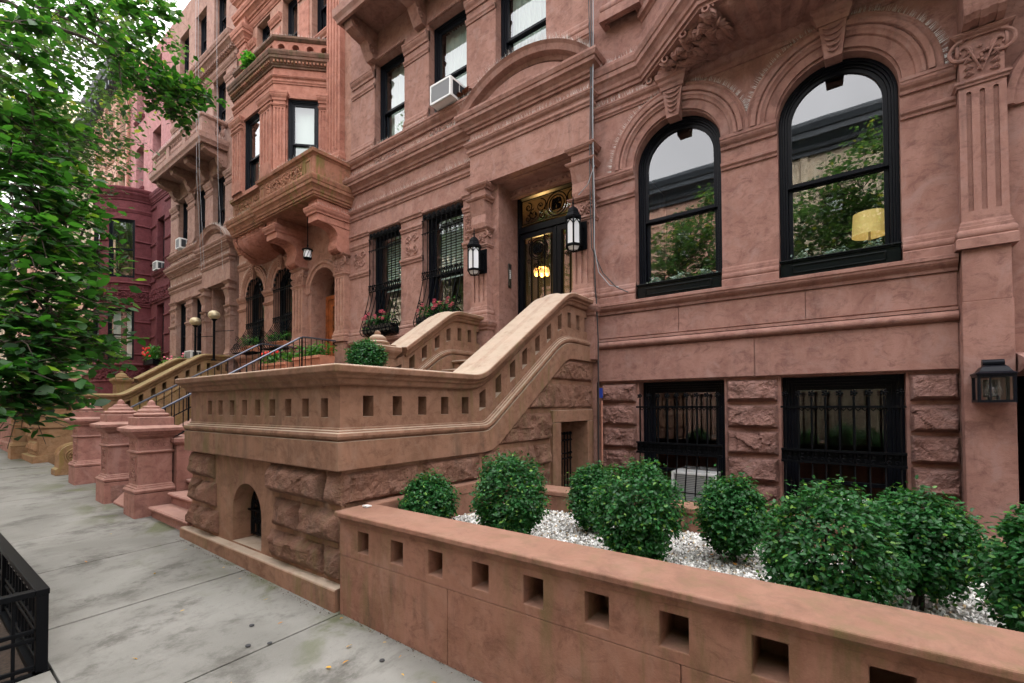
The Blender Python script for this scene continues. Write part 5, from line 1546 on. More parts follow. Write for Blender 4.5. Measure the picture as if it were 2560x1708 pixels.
# --- oxblood house with the round bay
hr = thing('townhouse', 'oxblood painted house with a round bay and pale rough upper wall', 'house', (-24.4, Y0, 0), 'townhouses along the street')
x0, x1 = -27.1, -21.752
b = MB()
lowW = [(-23.3, -22.45, 3.55, 5.85), (-23.3, -22.45, 7.2, 9.45)]
b.panel(x0, x1, -.3, 10.6, [(a, e, z0, z1, False, .25) for a, e, z0, z1 in lowW], .25, fm(Y0)); shell(b, x0, x1, Y0, Y0+6, -.3, 17)
b.build('wall', 'red', hr)
upW = [(-26.2, -25.15, 11.35, 13.35), (-24.0, -22.95, 11.6, 13.4), (-26.2, -25.15, 14.6, 16.4), (-24.0, -22.95, 14.6, 16.4)]
b = MB(); b.panel(x0, x1, 10.6, 17, [(a, e, z0, z1, False, .42) for a, e, z0, z1 in upW], .42, fm(Y0)); b.build('upper_wall', 'redrock', hr)
for a, e, z0, z1 in lowW+upW: sash_window(hr, a, e, z0, z1, Y0+(.22 if z0 > 10 else .05), curtain='shade', mid=.5, extra=.55)
b = MB()
for a, e, z0, z1 in upW: b.sweep(hpath([(a-.1, Y0), (e+.1, Y0)]), P_shelf(z0-.14, z0, .1))
for a, e, z0, z1 in lowW: b.sweep(hpath([(a-.2, Y0), (e+.2, Y0)]), P_shelf(z0-.25, z0-.02, .16))
build_each('sill', b, 'red', hr); b = MB(); b.sweep(hpath([(-24.0, Y0), (x1, Y0)]), P_cornice(10.2, 10.62, .15)); b.build('cornice', 'red', hr)
b = MB()
for i in range(9):
    for a, e in ((-24.0, -23.4), (-22.35, x1)):
        z = 3.7+.78*i
        if z < 10: b.sweep(hpath([(a, Y0), (e, Y0)]), P_torus(z, z+.1, .06))
build_each('rusticated_band', b, 'red', hr)
b = MB(); b.box(-24.0, x1, Y0-.05, Y0, 5.95, 6.55); carve(b, fm(Y0-.05), -23.9, x1-.1, 6.0, 6.5, 71, .035, 1.5); b.build('carved_frieze', 'red', hr)
CX, CR = -25.56, 1.52
cyl = lambda u, v, d: (CX+(CR-d)*math.cos(math.pi+u/CR), Y0+(CR-d)*math.sin(math.pi+u/CR), v)
Lc = math.pi*CR
bw = [(Lc*(1-38/180)-.46, Lc*(1-38/180)+.46), (Lc*.5-.45, Lc*.5+.45), (Lc*.2-.46, Lc*.2+.46)]
b = MB(); hs = [(a, e, z0, z1, False, .16) for a, e in bw for z0, z1 in ((3.55, 5.7), (7.0, 9.45))]
b.panel(0, Lc, -.3, 10.6, hs, .16, cyl, step=.16)
rb = b.build('round_bay', 'red', hr, smooth=True, angle=40)
ring = [cyl(Lc*i/28, 0, 0) for i in range(29)]
b = MB()
b.sweep(ring, P_cornice(10.25, 10.75, .22)); b.sweep(ring, P_fillet(9.75, 9.9, .05)); b.build('cornice', 'red', rb, smooth=True, angle=50)
b = MB(); b.prism([(p[0], p[1]) for p in ring], lambda a, q, c: (a, q, c), 10.55, 10.70); b.build('bay_roof', 'red', rb)
b = MB()
for z0, z1, o in ((6.72, 6.82, .06), (6.42, 6.5, .05), (5.86, 5.95, .06), (3.28, 3.42, .09), (2.62, 2.72, .05)): b.sweep(ring, P_torus(z0, z1, o))
for k in range(9):
    z = 3.75+.68*k
    if 5.8 < z < 6.9: continue
    for a, e in ((0, bw[2][0]-.02), (bw[2][1]+.02, bw[1][0]-.02), (bw[1][1]+.02, bw[0][0]-.02), (bw[0][1]+.02, Lc)):
        if e-a > .1: b.sweep([cyl(a+(e-a)*i/4, 0, 0) for i in range(5)], P_torus(z, z+.09, .05))
build_each('rusticated_band', b, 'red', rb, smooth=True, angle=50)
b = MB(); carve(b, cyl, .1, Lc-.1, 5.97, 6.4, 81, .04, 1.3); b.build('carved_frieze', 'red', rb); b = MB(); carve(b, cyl, .1, Lc-.1, 2.75, 3.25, 82, .04, 1.3)
for i in range(16):
    u = Lc*(i+.5)/16; b.tube([cyl(u-.09, 6.5, -.01), cyl(u-.09, 6.63, -.01)]+[cyl(u-.09*math.cos(j*math.pi/8), 6.63+.07*math.sin(j*math.pi/8), -.01) for j in range(9)]+[cyl(u+.09, 6.5, -.01)], .016, 4)
b.build('carved_frieze', 'red', rb)
for a, e in bw:
    for z0, z1, cu in ((3.55, 5.7, 'drape'), (7.0, 9.45, None)):
        wn = sash_window(hr, a+.002, e-.002, z0, z1, 0, mid=.48, dep=.03, curtain=cu, fw=.06)
        um = (a+e)/2; an = math.pi+um/CR
        c = (CX+CR*math.cos(an)*.985, Y0+CR*math.sin(an)*.985); t = (-math.sin(an), math.cos(an)); n_ = (-math.cos(an), -math.sin(an))
        turn(wn, hr, (c[0]-t[0]*um, c[1]-t[1]*um), t, n_)
fl = thing('window_flowers', 'bushy green window plants with red flowers on the oxblood house sill', 'window plants', (-22.9, 6.35, 3.45))
b = MB(); b.box(-23.4, -22.3, 6.2, 6.5, 3.3, 3.5); b.build('trough', 'iron', fl)

# --- plain houses beyond
def plain_house(label, x0, x1, ztop, mat, nw, z0s, crn, seed, hgt=1.9, bay=None, hc=.9):
    h = thing('townhouse', label, 'house', ((x0+x1)/2, Y0, 0), 'townhouses along the street')
    g = random.Random(seed); W = []
    st = (x1-x0)/nw
    for i in range(nw):
        for z in z0s: W.append((x0+st*(i+.5)-.48, x0+st*(i+.5)+.48, z, z+hgt))
    b = MB(); b.panel(x0, x1, -.5, ztop, [(*q, False, .28) for q in W], .28, fm(Y0)); shell(b, x0, x1, Y0, Y0+6, -.5, ztop); b.build('wall', mat, h)
    b = MB()
    for z in z0s:
        b.sweep(hpath([(x0+.002, Y0), (x1-.002, Y0)]), P_shelf(z-.32, z-.14, .13)); b.sweep(hpath([(x0+.002, Y0), (x1-.002, Y0)]), P_fillet(z+hgt+.25, z+hgt+.4, .08))
    b.build('string_course', mat, h)
    b = MB()
    for i in range(nw+1):
        xx = min(max(x0+st*i, x0+.16), x1-.16); b.box(xx-.15, xx+.15, Y0-.09, Y0-.001, 3.0, ztop-1.0)
    for (a, e, q, r) in W:
        b.sweep(hpath([(a-.12, Y0), (e+.12, Y0)]), P_shelf(r+.02, r+.16, .12))
        for s in (a-.10, e+.02): b.box(s, s+.08, Y0-.06, Y0, q, r)
    b.build('window_surround', mat, h)
    b = MB(); b.sweep(hpath([(x0, Y0), (x1, Y0)]), P_cornice(ztop-hc, ztop, .65*hc/.9 if hc < 1.2 else .8))
    for i in range(int((x1-x0)/.5)): b.box(x0+.15+i*.5, x0+.35+i*.5, Y0-.42, Y0, ztop-.86, ztop-.45)
    b.build('cornice', crn, h)
    for q in W: sash_window(h, *q, Y0, curtain=g.choice(('shade', 'shade', None)), mid=.5, extra=g.uniform(.3, .7))
    if bay:
        bx, br, bz = bay
        cy = lambda u, v, d: (bx+(br-d)*math.cos(math.pi+u/br), Y0+(br-d)*math.sin(math.pi+u/br), v)
        L = math.pi*br; b = MB(); ww = [(L*.5-.45, L*.5+.45), (L*.8-.4, L*.8+.4), (L*.2-.4, L*.2+.4)]
        b.panel(0, L, -.4, bz, [(a, e, z, z+1.9, False, .14) for a, e in ww for z in (3.6, 6.4)], .14, cy, back=False, step=.16)
        o = b.build('round_bay', mat, h, smooth=True, angle=40)
        rg = [cy(L*i/24, 0, 0) for i in range(25)]
        b = MB(); b.sweep(rg, P_cornice(bz-.3, bz+.1, .18)); b.sweep(rg, P_fillet(bz-.95, bz-.8, .06)); b.prism([(p[0], p[1]) for p in rg], lambda a, q, c: (a, q, c), bz-.1, bz+.05); b.build('cornice', mat, o)
        b = MB(); b.prism([(bx+(br-.16)*math.cos(math.pi+math.pi*i/20), Y0+(br-.16)*math.sin(math.pi+math.pi*i/20)) for i in range(21)], lambda a, q, c: (a, q, c), -.4, bz-.2); b.build('interior', 'dark', o)  # solid near-black core in place of the unlit room
    return h
plain_house('pale pink townhouse with pilaster strips, beyond the oxblood house', -33.2, -27.102, 18.2, M['pink'], 3, (4.0, 7.2, 10.9, 14.3), M['slate'], 3, bay=(-30.3, 1.5, 9.0))
plain_house('tan townhouse with dark cornice, second beyond the oxblood house', -39.4, -33.202, 17.6, M['tan'], 3, (3.8, 7.0, 10.4, 13.6), M['slate'], 4, bay=(-36.6, 1.4, 8.6))
plain_house('tall buff house far down the street behind the leaves', -47, -39.402, 21, M['cream'], 4, (3.8, 6.9, 10, 13.1, 16.2), M['cream'], 5)
plain_house('last pale house of the row, a sliver behind the leaves', -95, -58.001, 15, M['tan'], 14, (3.8, 7, 10.4), M['slate'], 7)
plain_house('farthest brown townhouse at the end of the row', -58, -47.002, 17, M['pink'], 4, (3.8, 7, 10.4, 13.6), M['slate'], 6)
b = MB(); b.tube([(-27.12, Y0-.1, 9), (-27.12, Y0-.1, 17)], .07, 8); o = b.build('drain_pipe', 'copper'); props(o, 'brown drain pipe between the oxblood house and the pale pink house', 'pipe')

# swept stoop of the pale pink house, low red area wall
sp = thing('stone_stoop', 'reddish stoop with swooping stepped parapet beyond the oxblood bay', 'stoop', (-28.2, 4, .3), 'stoops along the pavement')
b = MB(); top = [(Y0, 3.15), (5.6, 3.15)]+[(5.6-.5*math.sin(R(i*15)), 2.75+.4*math.cos(R(i*15)) if i < 6 else 2.75) for i in range(1, 7)]+[(4.9, 2.75)]+[(4.9-.5*math.sin(R(i*15)), 2.33+.42*math.cos(R(i*15))) for i in range(1, 7)]+[(4.2, 2.33), (3.2, 1.9), (2.3, 1.6)]
poly = [(Y0, -.2)]+top+[(2.3, -.2)]
b.prism(poly, lambda a, q, c: (c, a, q), -28.3, -28.0); b.build('parapet', 'pillar', sp)
b = MB(); b.sweep([(-28.15, a, q) for a, q in reversed(top)], [(-.2, -.02), (.2, -.02), (.22, .03), (.2, .08), (-.2, .08), (-.22, .03)]); b.build('coping', 'pillar', sp)
b = MB(); b.box(-27.998, -27.985, 5.6, 6.3, 2.75, 2.9); b.box(-27.998, -27.985, 5.75, 6.15, 2.5, 2.62); b.build('sunk_panel', 'right', sp)
def area_wall(x0, x1, z, lb, y=2.12):
    w_ = thing('area_wall', lb, 'wall', ((x0+x1)/2, y, z), 'low walls along the pavement')
    b = MB(); b.box(x0, x1, y, y+.28, z-.3, z+1.0); b.build('wall', 'pillar', w_)
    b = MB(); b.sweep([(x0, y, z+1.0), (x1, y, z+1.0)], [(-.3, 0), (.02, 0), (.06, .05), (.06, .11), (-.34, .13)]); b.sweep([(x0, y, z), (x1, y, z)], [(-.1, -.2), (.06, -.2), (.06, .22), (.03, .25), (-.1, .25)]); b.sweep([(x0, y, z+.52), (x1, y, z+.52)], [(-.1, 0), (.015, 0), (.015, .02), (-.1, .02)]); b.build('coping', 'pillar', w_)
area_wall(-27.5, -19.0, .32, 'low reddish stone wall along the pavement in front of the oxblood house')
area_wall(-41, -28.5, .5, 'low reddish stone wall along the pavement far down the street')
b_ = copy_tree(p0_); b_.location = (-17.65, 2.12, .26); b_['label'] = 'mossy stone pillar at the far corner of the golden stoop'; b_['group'] = 'domed stone pillars on the pavement edge'
for c_ in b_.children:
    c_.data = c_.data.copy(); c_.data.materials[0] = M['gold']
    for d_ in c_.children: d_.data = d_.data.copy(); d_.data.materials[0] = M['gold']

# ================================================================== plants
def leaves(par, name, tips, dirs, per, size, mat, seed, spread=.05, tmpl='oval', up=.5, droop=0.):
    g = np.random.default_rng(seed); n = len(tips)
    P = np.repeat(tips, per, 0)+g.normal(size=(n*per, 3))*spread
    D = np.repeat(dirs, per, 0)
    tg = D*.6+g.normal(size=(n*per, 3))*.7; tg[:, 2] -= droop
    nr = np.array([0, 0, up])+D*.45+g.normal(size=(n*per, 3))*.42
    s = size*g.uniform(.65, 1.15, n*per)
    Fm = frames(nr, tg)*s[:, None, None]
    P = P-Fm[:, :, 0]*.3
    T = (OVAL_V, OVAL_T) if tmpl == 'oval' else (LEAF_V, LEAF_T)
    return scatter(name, T[0], T[1], P, Fm, g.random(n*per), mat, par)

def boxwood(loc, r, seed, hz=1., bottom=.22):
    """bush about r wide; loc = where the stem leaves the gravel"""
    s = thing('boxwood_bush', '', 'bush', loc, 'boxwood bushes')
    g = np.random.default_rng(seed)
    n = 900
    d = g.normal(size=(n, 3)); d /= np.linalg.norm(d, axis=1, keepdims=True)
    d = d[d[:, 2] > -.93]
    lump = np.array([noise.noise(Vector((float(q[0])*1.7+seed, float(q[1])*1.7, float(q[2])*1.7))) for q in d])
    lump2 = np.array([noise.noise(Vector((float(q[0])*5+seed, float(q[1])*5, float(q[2])*5))) for q in d])
    rad = r*(1+.20*lump+.20*lump2+g.uniform(-.08, .12, len(d)))
    w_ = np.where(d[:, 2] < 0, 1+.25*d[:, 2], 1)[:, None]*np.array([1, 1, 0])+np.array([0, 0, hz])
    c = np.array(loc)+np.array([0, 0, bottom+r*hz])
    tips = c+d*rad[:, None]*w_
    inn = g.random(len(d)) < .3
    tips2 = c+d[inn]*(rad[inn]*g.uniform(.6, .88, inn.sum()))[:, None]*w_[inn]
    allt = np.concatenate([tips, tips2]); alld = np.concatenate([d, d[inn]]); alld[:, 2] += .35
    leaves(s, 'foliage', allt, alld, 11, .030, 'boxleaf', seed, .024)
    k = 26
    b = MB(); gg = random.Random(seed)
    for i in range(k):
        q = tips[gg.randrange(len(tips))]; q = Vector(q); m_ = Vector(loc)+Vector((0, 0, bottom*.6)); mid_ = m_.lerp(q, .45)+Vector((gg.uniform(-.03, .03), gg.uniform(-.03, .03), .03))
        b.tube([m_, mid_, m_.lerp(q, .9)], [.009, .006, .003], 4)
    for i in range(4): b.tube([Vector(loc)+Vector((gg.uniform(-.03, .03), gg.uniform(-.03, .03), -.05)), Vector(loc)+Vector((gg.uniform(-.02, .02), gg.uniform(-.02, .02), bottom))], [.014, .010], 5)
    b.build('stem', 'bark', s)
    return s
SHRUBS = [
    ((-2.84, 2.68, .5), .185, 'small boxwood bush at the left end of the planter, beside the stoop', 1, 1.12, .06),
    ((-2.12, 2.85, .5), .235, 'large round boxwood bush in front of the side door of the stoop', 2, 1.32, .06),
    ((-1.80, 3.60, .5), .175, 'small boxwood bush at the back of the planter, left of the first grille', 3, 1.32, .07),
    ((-1.17, 3.00, .5), .245, 'broad boxwood bush in front of the air conditioner grille', 4, 1.22, .06),
    ((-.68, 3.52, .5), .19, 'boxwood bush below the pier between the two grilles', 5, 1.25, .07),
    ((-.10, 2.76, .5), .265, 'biggest boxwood bush, bulging toward the planter cap', 6, 1.1, .06),
    ((.29, 3.34, .5), .215, 'boxwood bush with bare stem in front of the right hand grille', 7, 1.12, .09),
    ((.68, 2.80, .5), .21, 'boxwood bush cut off by the right edge of the photo', 8, 1.3, .08),
]
for loc, r, lb, sd_, hz, bo in SHRUBS:
    o = boxwood(loc, r, sd_, hz, bo); o['label'] = lb
po_ = thing('plant_pot', 'round stone pot holding a clipped boxwood ball on the stoop landing', 'pot', (-4.95, 3.6, 1.03))
b = MB(); b.lathe([(.14, 0), (.15, .03), (.12, .08), (.16, .3), (.24, .75), (.27, .84), (.27, .90), (.24, .90), (.20, .84)], (-4.95, 3.6, 1.03), 24); b.build('pot', 'stoop', po_, smooth=True)
o = boxwood((-4.95, 3.6, 1.90), .20, 21, 1.1, .05); o['label'] = 'clipped boxwood ball on the stoop landing'

def plant(root, pts, size, mat, seed, per=12, spread=.06, name='foliage'):
    t = np.array(pts, float); d = np.tile(np.array([[0, -.5, .8]]), (len(t), 1))
    return leaves(root, name, t, d, per, size, mat, seed, spread, 'leaf', .5)
g = random.Random(12)
plant(fl, [(-23.4+1.1*g.random(), 6.25+.2*g.random(), 3.5+.5*g.random()) for i in range(60)], .12, 'potleaf', 3)
b = MB()
for i in range(14): b.ball((-23.4+1.1*g.random(), 6.12, 3.6+.4*g.random()), .045, 4)
b.build('flower', 'petalred', fl)

# ------------------------------------------------ trees
def tree(loc, label, h, limbs, tips, leafsize, mat, seed, per, spread, tr=.16, tmpl='leaf', droop=.35, twigs=5, twl=.4):
    t = thing('street_tree', label, 'tree', loc, 'street trees along the kerb')
    g = random.Random(seed); L = Vector(loc); b = MB()
    top = L+Vector((.15, .1, h))
    b.tube([L+Vector((0, 0, -.3)), L+Vector((.02, .0, .25)), L+Vector((.05, .03, h*.35)), top], [tr*1.35, tr, tr*.82, tr*.45], 10)
    LP, LD = [], []
    nodes = [[L+Vector((.05, .04, h*q)), tr*(.8-.4*q)] for q in (.4, .5, .6, .7, .8, .9, 1.)]
    lim = []
    for c in limbs:
        c = Vector(c)
        s = min(nodes, key=lambda q: abs((c.z-q[0].z)-.35*(c-q[0]).length)+.2*(c-q[0]).length)
        m_ = s[0].lerp(c, .5)+Vector((0, 0, .12*(c-s[0]).length))
        P = []
        for i in range(9):
            q = i/8; p = s[0]*(1-q)**2+m_*2*q*(1-q)+c*q*q
            P.append(p+Vector((g.uniform(-.03, .03), g.uniform(-.03, .03), g.uniform(-.03, .03)))*(0 if i in (0, 8) else 1))
        b.tube(P, [max(.012, s[1]*.55*(1-.8*i/8)) for i in range(9)], 6); lim.append(P)
    allp = [p for P in lim for p in P[2:]]
    for c in tips:
        c = Vector(c); s = min(allp, key=lambda q: (q-c).length)
        m_ = s.lerp(c, .5)+Vector((g.uniform(-.1, .1), g.uniform(-.1, .1), .08))
        b.tube([s, m_, c], [.012, .008, .005], 4)
        for k in range(twigs):
            d = Vector((g.gauss(0, 1), g.gauss(0, 1), g.gauss(0, .55)-.12)).normalized()*twl*g.uniform(.6, 1.15)
            st_ = m_.lerp(c, g.uniform(.2, 1)); e = st_+d+Vector((0, 0, -.1*d.length))
            b.tube([st_, st_.lerp(e, .5)+Vector((0, 0, .03)), e], [.005, .004, .002], 3)
            for i in range(per):
                q = (i+1)/per; LP.append(st_.lerp(e, q)+Vector((0, 0, .03*math.sin(q*3)))); sd = d.cross(Vector((0, 0, 1))).normalized()*(1 if i % 2 else -1)
                LD.append((d.normalized()*.5+sd*.9))
    b.build('trunk', 'bark', t, smooth=True, angle=50)
    gn = np.random.default_rng(seed); P = np.array([tuple(p) for p in LP]); D = np.array([tuple(d) for d in LD])
    n = len(P); P = P+gn.normal(size=(n, 3))*spread
    tg = D+gn.normal(size=(n, 3))*.25; tg[:, 2] -= droop*gn.random(n)
    nr = np.array([0, 0, 1.])+gn.normal(size=(n, 3))*.38
    s = leafsize*gn.uniform(.55, 1.15, n)
    T = LEAF_V, LEAF_T
    scatter('crown', T[0], T[1], P, frames(nr, tg)*s[:, None, None]*np.array([1, 1.15, 1])[None, None, :], gn.random(n), mat, t)
    return t
TIPS = [(-6.0, 0.66, 5.07), (-6.5, 1.0, 5.67), (-7.0, 1.41, 6.12), (-7.5, 1.87, 6.74), (-8.0, 2.27, 7.34), (-6.0, 0.66, 4.74), (-7.6, 1.85, 6.41), (-8.0, 2.22, 6.95), (-6.0, 0.74, 4.49), (-6.3, 0.97, 4.8), (-7.2, 1.64, 5.68), (-7.5, 1.92, 5.92), (-7.8, 2.22, 6.19), (-8.0, 2.5, 6.35), (-8.2, 2.8, 6.47), (-8.3, 3.03, 6.62), (-8.0, 2.38, 6.1), (-7.8, 2.17, 6.39), (-8.0, 2.47, 6.51), (-8.0, 2.38, 5.89), (-8.2, 2.64, 6.2), (-7.6, 2.08, 5.83), (-5.6, 0.58, 4.0), (-5.8, 0.75, 4.08), (-6.2, 0.96, 4.38), (-6.6, 1.07, 4.49), (-5.4, 0.56, 3.65), (-5.6, 0.69, 3.71), (-5.9, 0.84, 3.87), (-6.2, 1.0, 4.07), (-5.2, 0.54, 3.33), (-5.4, 0.69, 3.41), (-5.7, 0.84, 3.52), (-6.0, 0.99, 3.72), (-5.0, 0.53, 3.02), (-5.2, 0.66, 3.09), (-5.5, 0.83, 3.18), (-5.8, 0.99, 3.3), (-6.0, 1.1, 3.46), (-4.9, 0.54, 2.76), (-5.1, 0.67, 2.81), (-5.4, 0.83, 2.88), (-5.7, 1.0, 2.98), (-6.0, 1.16, 3.04), (-6.2, 1.27, 3.02), (-4.8, 0.53, 2.51), (-5.0, 0.66, 2.53), (-5.3, 0.82, 2.59), (-5.6, 0.98, 2.63), (-5.9, 1.16, 2.66), (-4.7, 0.52, 2.27), (-4.9, 0.65, 2.28), (-5.2, 0.81, 2.31), (-5.5, 0.97, 2.37), (-4.7, 0.55, 2.07), (-4.9, 0.68, 2.08), (-5.2, 0.84, 2.13), (-5.6, 1.02, 2.17), (-5.9, 1.16, 2.17), (-4.7, 0.55, 1.9), (-4.9, 0.68, 1.94), (-5.2, 0.84, 2.0), (-5.7, 1.06, 2.03), (-4.6, 0.5, 1.76), (-4.7, 0.6, 1.75), (-4.9, 0.7, 1.78), (-4.6, 0.5, 1.62), (-4.7, 0.58, 1.59), (-4.6, 0.51, 1.51), (-4.8, 0.64, 1.65)]
near_limbs = [(-6.6, 1.0, 5.2), (-7.3, 1.7, 6.1), (-8.0, 2.4, 6.2), (-7.9, 2.2, 7.1), (-6.1, .8, 4.2), (-6.4, 1.2, 3.9), (-5.6, .9, 3.3), (-6.0, 1.3, 3.2), (-5.3, .8, 2.7), (-5.8, 1.3, 2.5), (-5.0, .8, 2.2), (-4.8, .6, 1.9), (-5.6, 1.2, 2.1)]
tree((-6.2, -.4, -.1), 'nearest street tree, its broad leaves hanging into the left of the photo', 5.2, near_limbs, TIPS, .112, 'treeleaf', 5, 9, .03, .15, twigs=10, twl=.34)
def far_tree(loc, label, seed, H=12., cr=4., n=170, size=.17, base=5.5, per=8, mat='farleaf'):
    g = random.Random(seed); L = Vector(loc); tips = []; limbs = []
    cz = (H+base)/2; rz = (H-base)/2
    for i in range(n):
        while True:
            d = Vector((g.uniform(-1, 1), g.uniform(-1, 1), g.uniform(-1, 1)))
            if .25 < d.length < 1 and noise.noise(d*2.2+Vector((seed, 0, 0))) > -.18: break
        tips.append(L+Vector((d.x*cr, d.y*cr, cz+d.z*rz)))
    for i in range(11): limbs.append(tuple(tips[g.randrange(n)]*.8+(L+Vector((0, 0, cz)))*.2))
    return tree(loc, label, base+1.6, limbs, [tuple(p) for p in tips], size, mat, seed, per, .1, .2, twigs=6, twl=.8)
far_tree((-13.6, -.5, 0), 'second street tree down the street, its crown above the golden stoop', 31, 13.5, 5.0, 420, .15, 5.4)
far_tree((-22.5, -.5, .2), 'third street tree down the street, its crown before the oxblood house', 32, 13, 4.8, 300, .2, 4.6)
far_tree((-33, -.5, .4), 'fourth street tree down the street, before the tan house', 33, 13, 4.8, 220, .24, 4.0)
far_tree((-46, -.5, .6), 'farthest street tree at the end of the row', 34, 13, 5.2, 180, .3, 3.6)
# trees and houses over the way, seen in the window panes
for i, (x, lb) in enumerate(((-4.5, 'left hand tree across the street, mirrored in the window panes'), (1.5, 'middle tree across the street, mirrored in the right arched window'), (8.5, 'right hand tree across the street, mirrored in the window panes'))):
    far_tree((x, -9.6, -.2), lb, 41+i, 12.4+.6*(i % 2), 4.0, 420, .22, 3.0, 8, 'farleaf')
def over_the_way(label, x0, x1, ztop, mat, seed):
    h = plain_house(label, -(x1-x0)/2, (x1-x0)/2, ztop, mat, 3, (3.6, 7.0, 10.4), M['slate'], seed, hc=1.5)
    # stands on the far pavement and faces the camera's side of the street
    for c_ in h.children: pass
    h.rotation_euler = (0, 0, math.pi); h.location = ((x0+x1)/2, -14.5, 0)
    h['group'] = 'houses across the street'
plain_house('unseen brown townhouse just beyond the right edge of the photo', 3.42, 13.5, 17, M['mid'], 4, (4.0, 7.2, 10.9, 13.6), M['slate'], 61)  # unseen end of the row, put in to cut low sky light
plain_house('unseen brown townhouse farther up the street to the right of the photo', 13.51, 36, 17, M['right'], 7, (4.0, 7.2, 10.9, 13.6), M['slate'], 62)
far_tree((5.4, -1.2, -.1), 'street tree on the near kerb to the right of the photo, mirrored in the panes', 36, 9.6, 3.3, 260, .15, 3.4, 8, 'treeleaf')
far_tree((14, -1.2, -.1), 'unseen street tree on the near kerb farther right of the photo', 37, 12, 4.5, 200, .2, 4, 8, 'treeleaf')  # unseen tree, put in to help shut off the low sky
over_the_way('pale tan house with deep dark cornice across the street, mirrored in the arched windows', -4.2, 3.2, 15.9, M['tan'], 51)
over_the_way('brown house with dark cornice across the street, mirrored in the left arched window', -11.7, -4.202, 15.2, M['pink'], 52)
over_the_way('cream house across the street at the right, mirrored in the panes', 3.202, 11, 15.4, M['cream'], 53)
over_the_way('brown house across the street at the far left, mirrored in the panes', -19.5, -11.702, 15.6, M['mid'], 54)
over_the_way('unseen tan row across the street farther down to the left', -60, -19.502, 16, M['tan'], 55)  # unseen outer rows, put in to close the street against horizon light
over_the_way('unseen brown row across the street farther up to the right', 11.002, 36, 16, M['pink'], 56)
# ================================================================== window grilles and flower boxes
def grille(xa, xb, z0, zmid, ztop, label, group, arch=False, belly=.26, nb=9):
    t = thing('window_grille', label, 'window grille', ((xa+xb)/2, Y0, z0), group)
    yf = Y0-.03
    cx = (xa+xb)/2; r = (xb-xa)/2
    def top(u): return ztop+(math.sqrt(max(0, r*r-(u-cx)**2)) if arch else 0)
    bars = MB()
    low = [(yf, zmid)]
    for i in range(1, 9):
        q = i/8; low.append((yf-belly*(q**1.25), zmid-(zmid-z0-.12)*q))
    yb = yf-belly
    for i in range(1, 8):
        a = i/7*math.pi*.62; low.append((yb+.11*(1-math.cos(a)), z0+.12-.12*math.sin(a)))
    low.append((yf+.03, z0+.0))
    for i in range(nb):
        u = xa+.03+(xb-xa-.06)*i/(nb-1)
        bars.tube([(u, yf, top(u)-.03)]+[(u, a, b) for a, b in low], .0095, 5)
    build_each('bar', bars, 'iron', t)
    b = MB()
    for z in (zmid-.01, zmid+.12): b.tube([(xa, yf-.005, z), (xb, yf-.005, z)], .011, 5)
    ub = MB()
    for z in (zmid+.95, ztop-.12): ub.tube([(xa, yf-.005, z), (xb, yf-.005, z)], .011, 5)
    n = 2*(nb-1)
    for i in range(n):
        u = xa+(xb-xa)*(i+.5)/n
        ub.tube([(u-.03, yf-.01, zmid+.95), (u, yf-.01, zmid+.90), (u+.03, yf-.01, zmid+.95)], .007, 4)
        b.tube([(u+.028*math.cos(k*math.pi/4), yf-.012, zmid+.055+.045*math.sin(k*math.pi/4)) for k in range(9)], .008, 4)
        b.ball((u, yf-.02, zmid+.125), .02, 4); b.ball((u+.03, yf-.02, zmid-.012), .016, 4)
    b.build('cross_band', 'iron', t); ub.build('upper_band', 'iron', t)
    b = MB()
    if arch:
        for i in range(nb):
            b = MB(); a = math.pi*(i+.5)/nb; rosette(b, fm(yf-.01), cx+(r-.08)*math.cos(a), ztop+(r-.08)*math.sin(a), .055, .02); b.build('rosette', 'iron', t)
    else:
        for i in range(nb-1):
            b = MB(); u = xa+.03+(xb-xa-.06)*(i+.5)/(nb-1); rosette(b, fm(yf-.01), u, ztop-.06, .05, .02)
            b.tube([(u+.055*math.cos(k*math.pi/5), yf-.01, ztop-.06+.055*math.sin(k*math.pi/5)) for k in range(11)], .007, 4); b.build('rosette', 'iron', t)
    b = MB()
    for xx in (xa+.03, xb-.03):
        mp = lambda u, v, d, xx=xx: (xx, u, v)
        spiral(b, mp, yb+.15, z0+.22, .10, 1.6, 0, 1, .011, 20); spiral(b, mp, yb+.17, z0+.45, .08, 1.5, 2, -1, .010, 20); spiral(b, mp, yf-.05, z0+.55, .06, 1.4, 2, 1, .009, 18)
    for z, yy in ((z0+.12, yb+.004), (z0+.02, yb+.09)): b.tube([(xa+.02, yy, z), (xb-.02, yy, z)], .009, 4)
    b.build('side_scroll', 'iron', t)
    return t
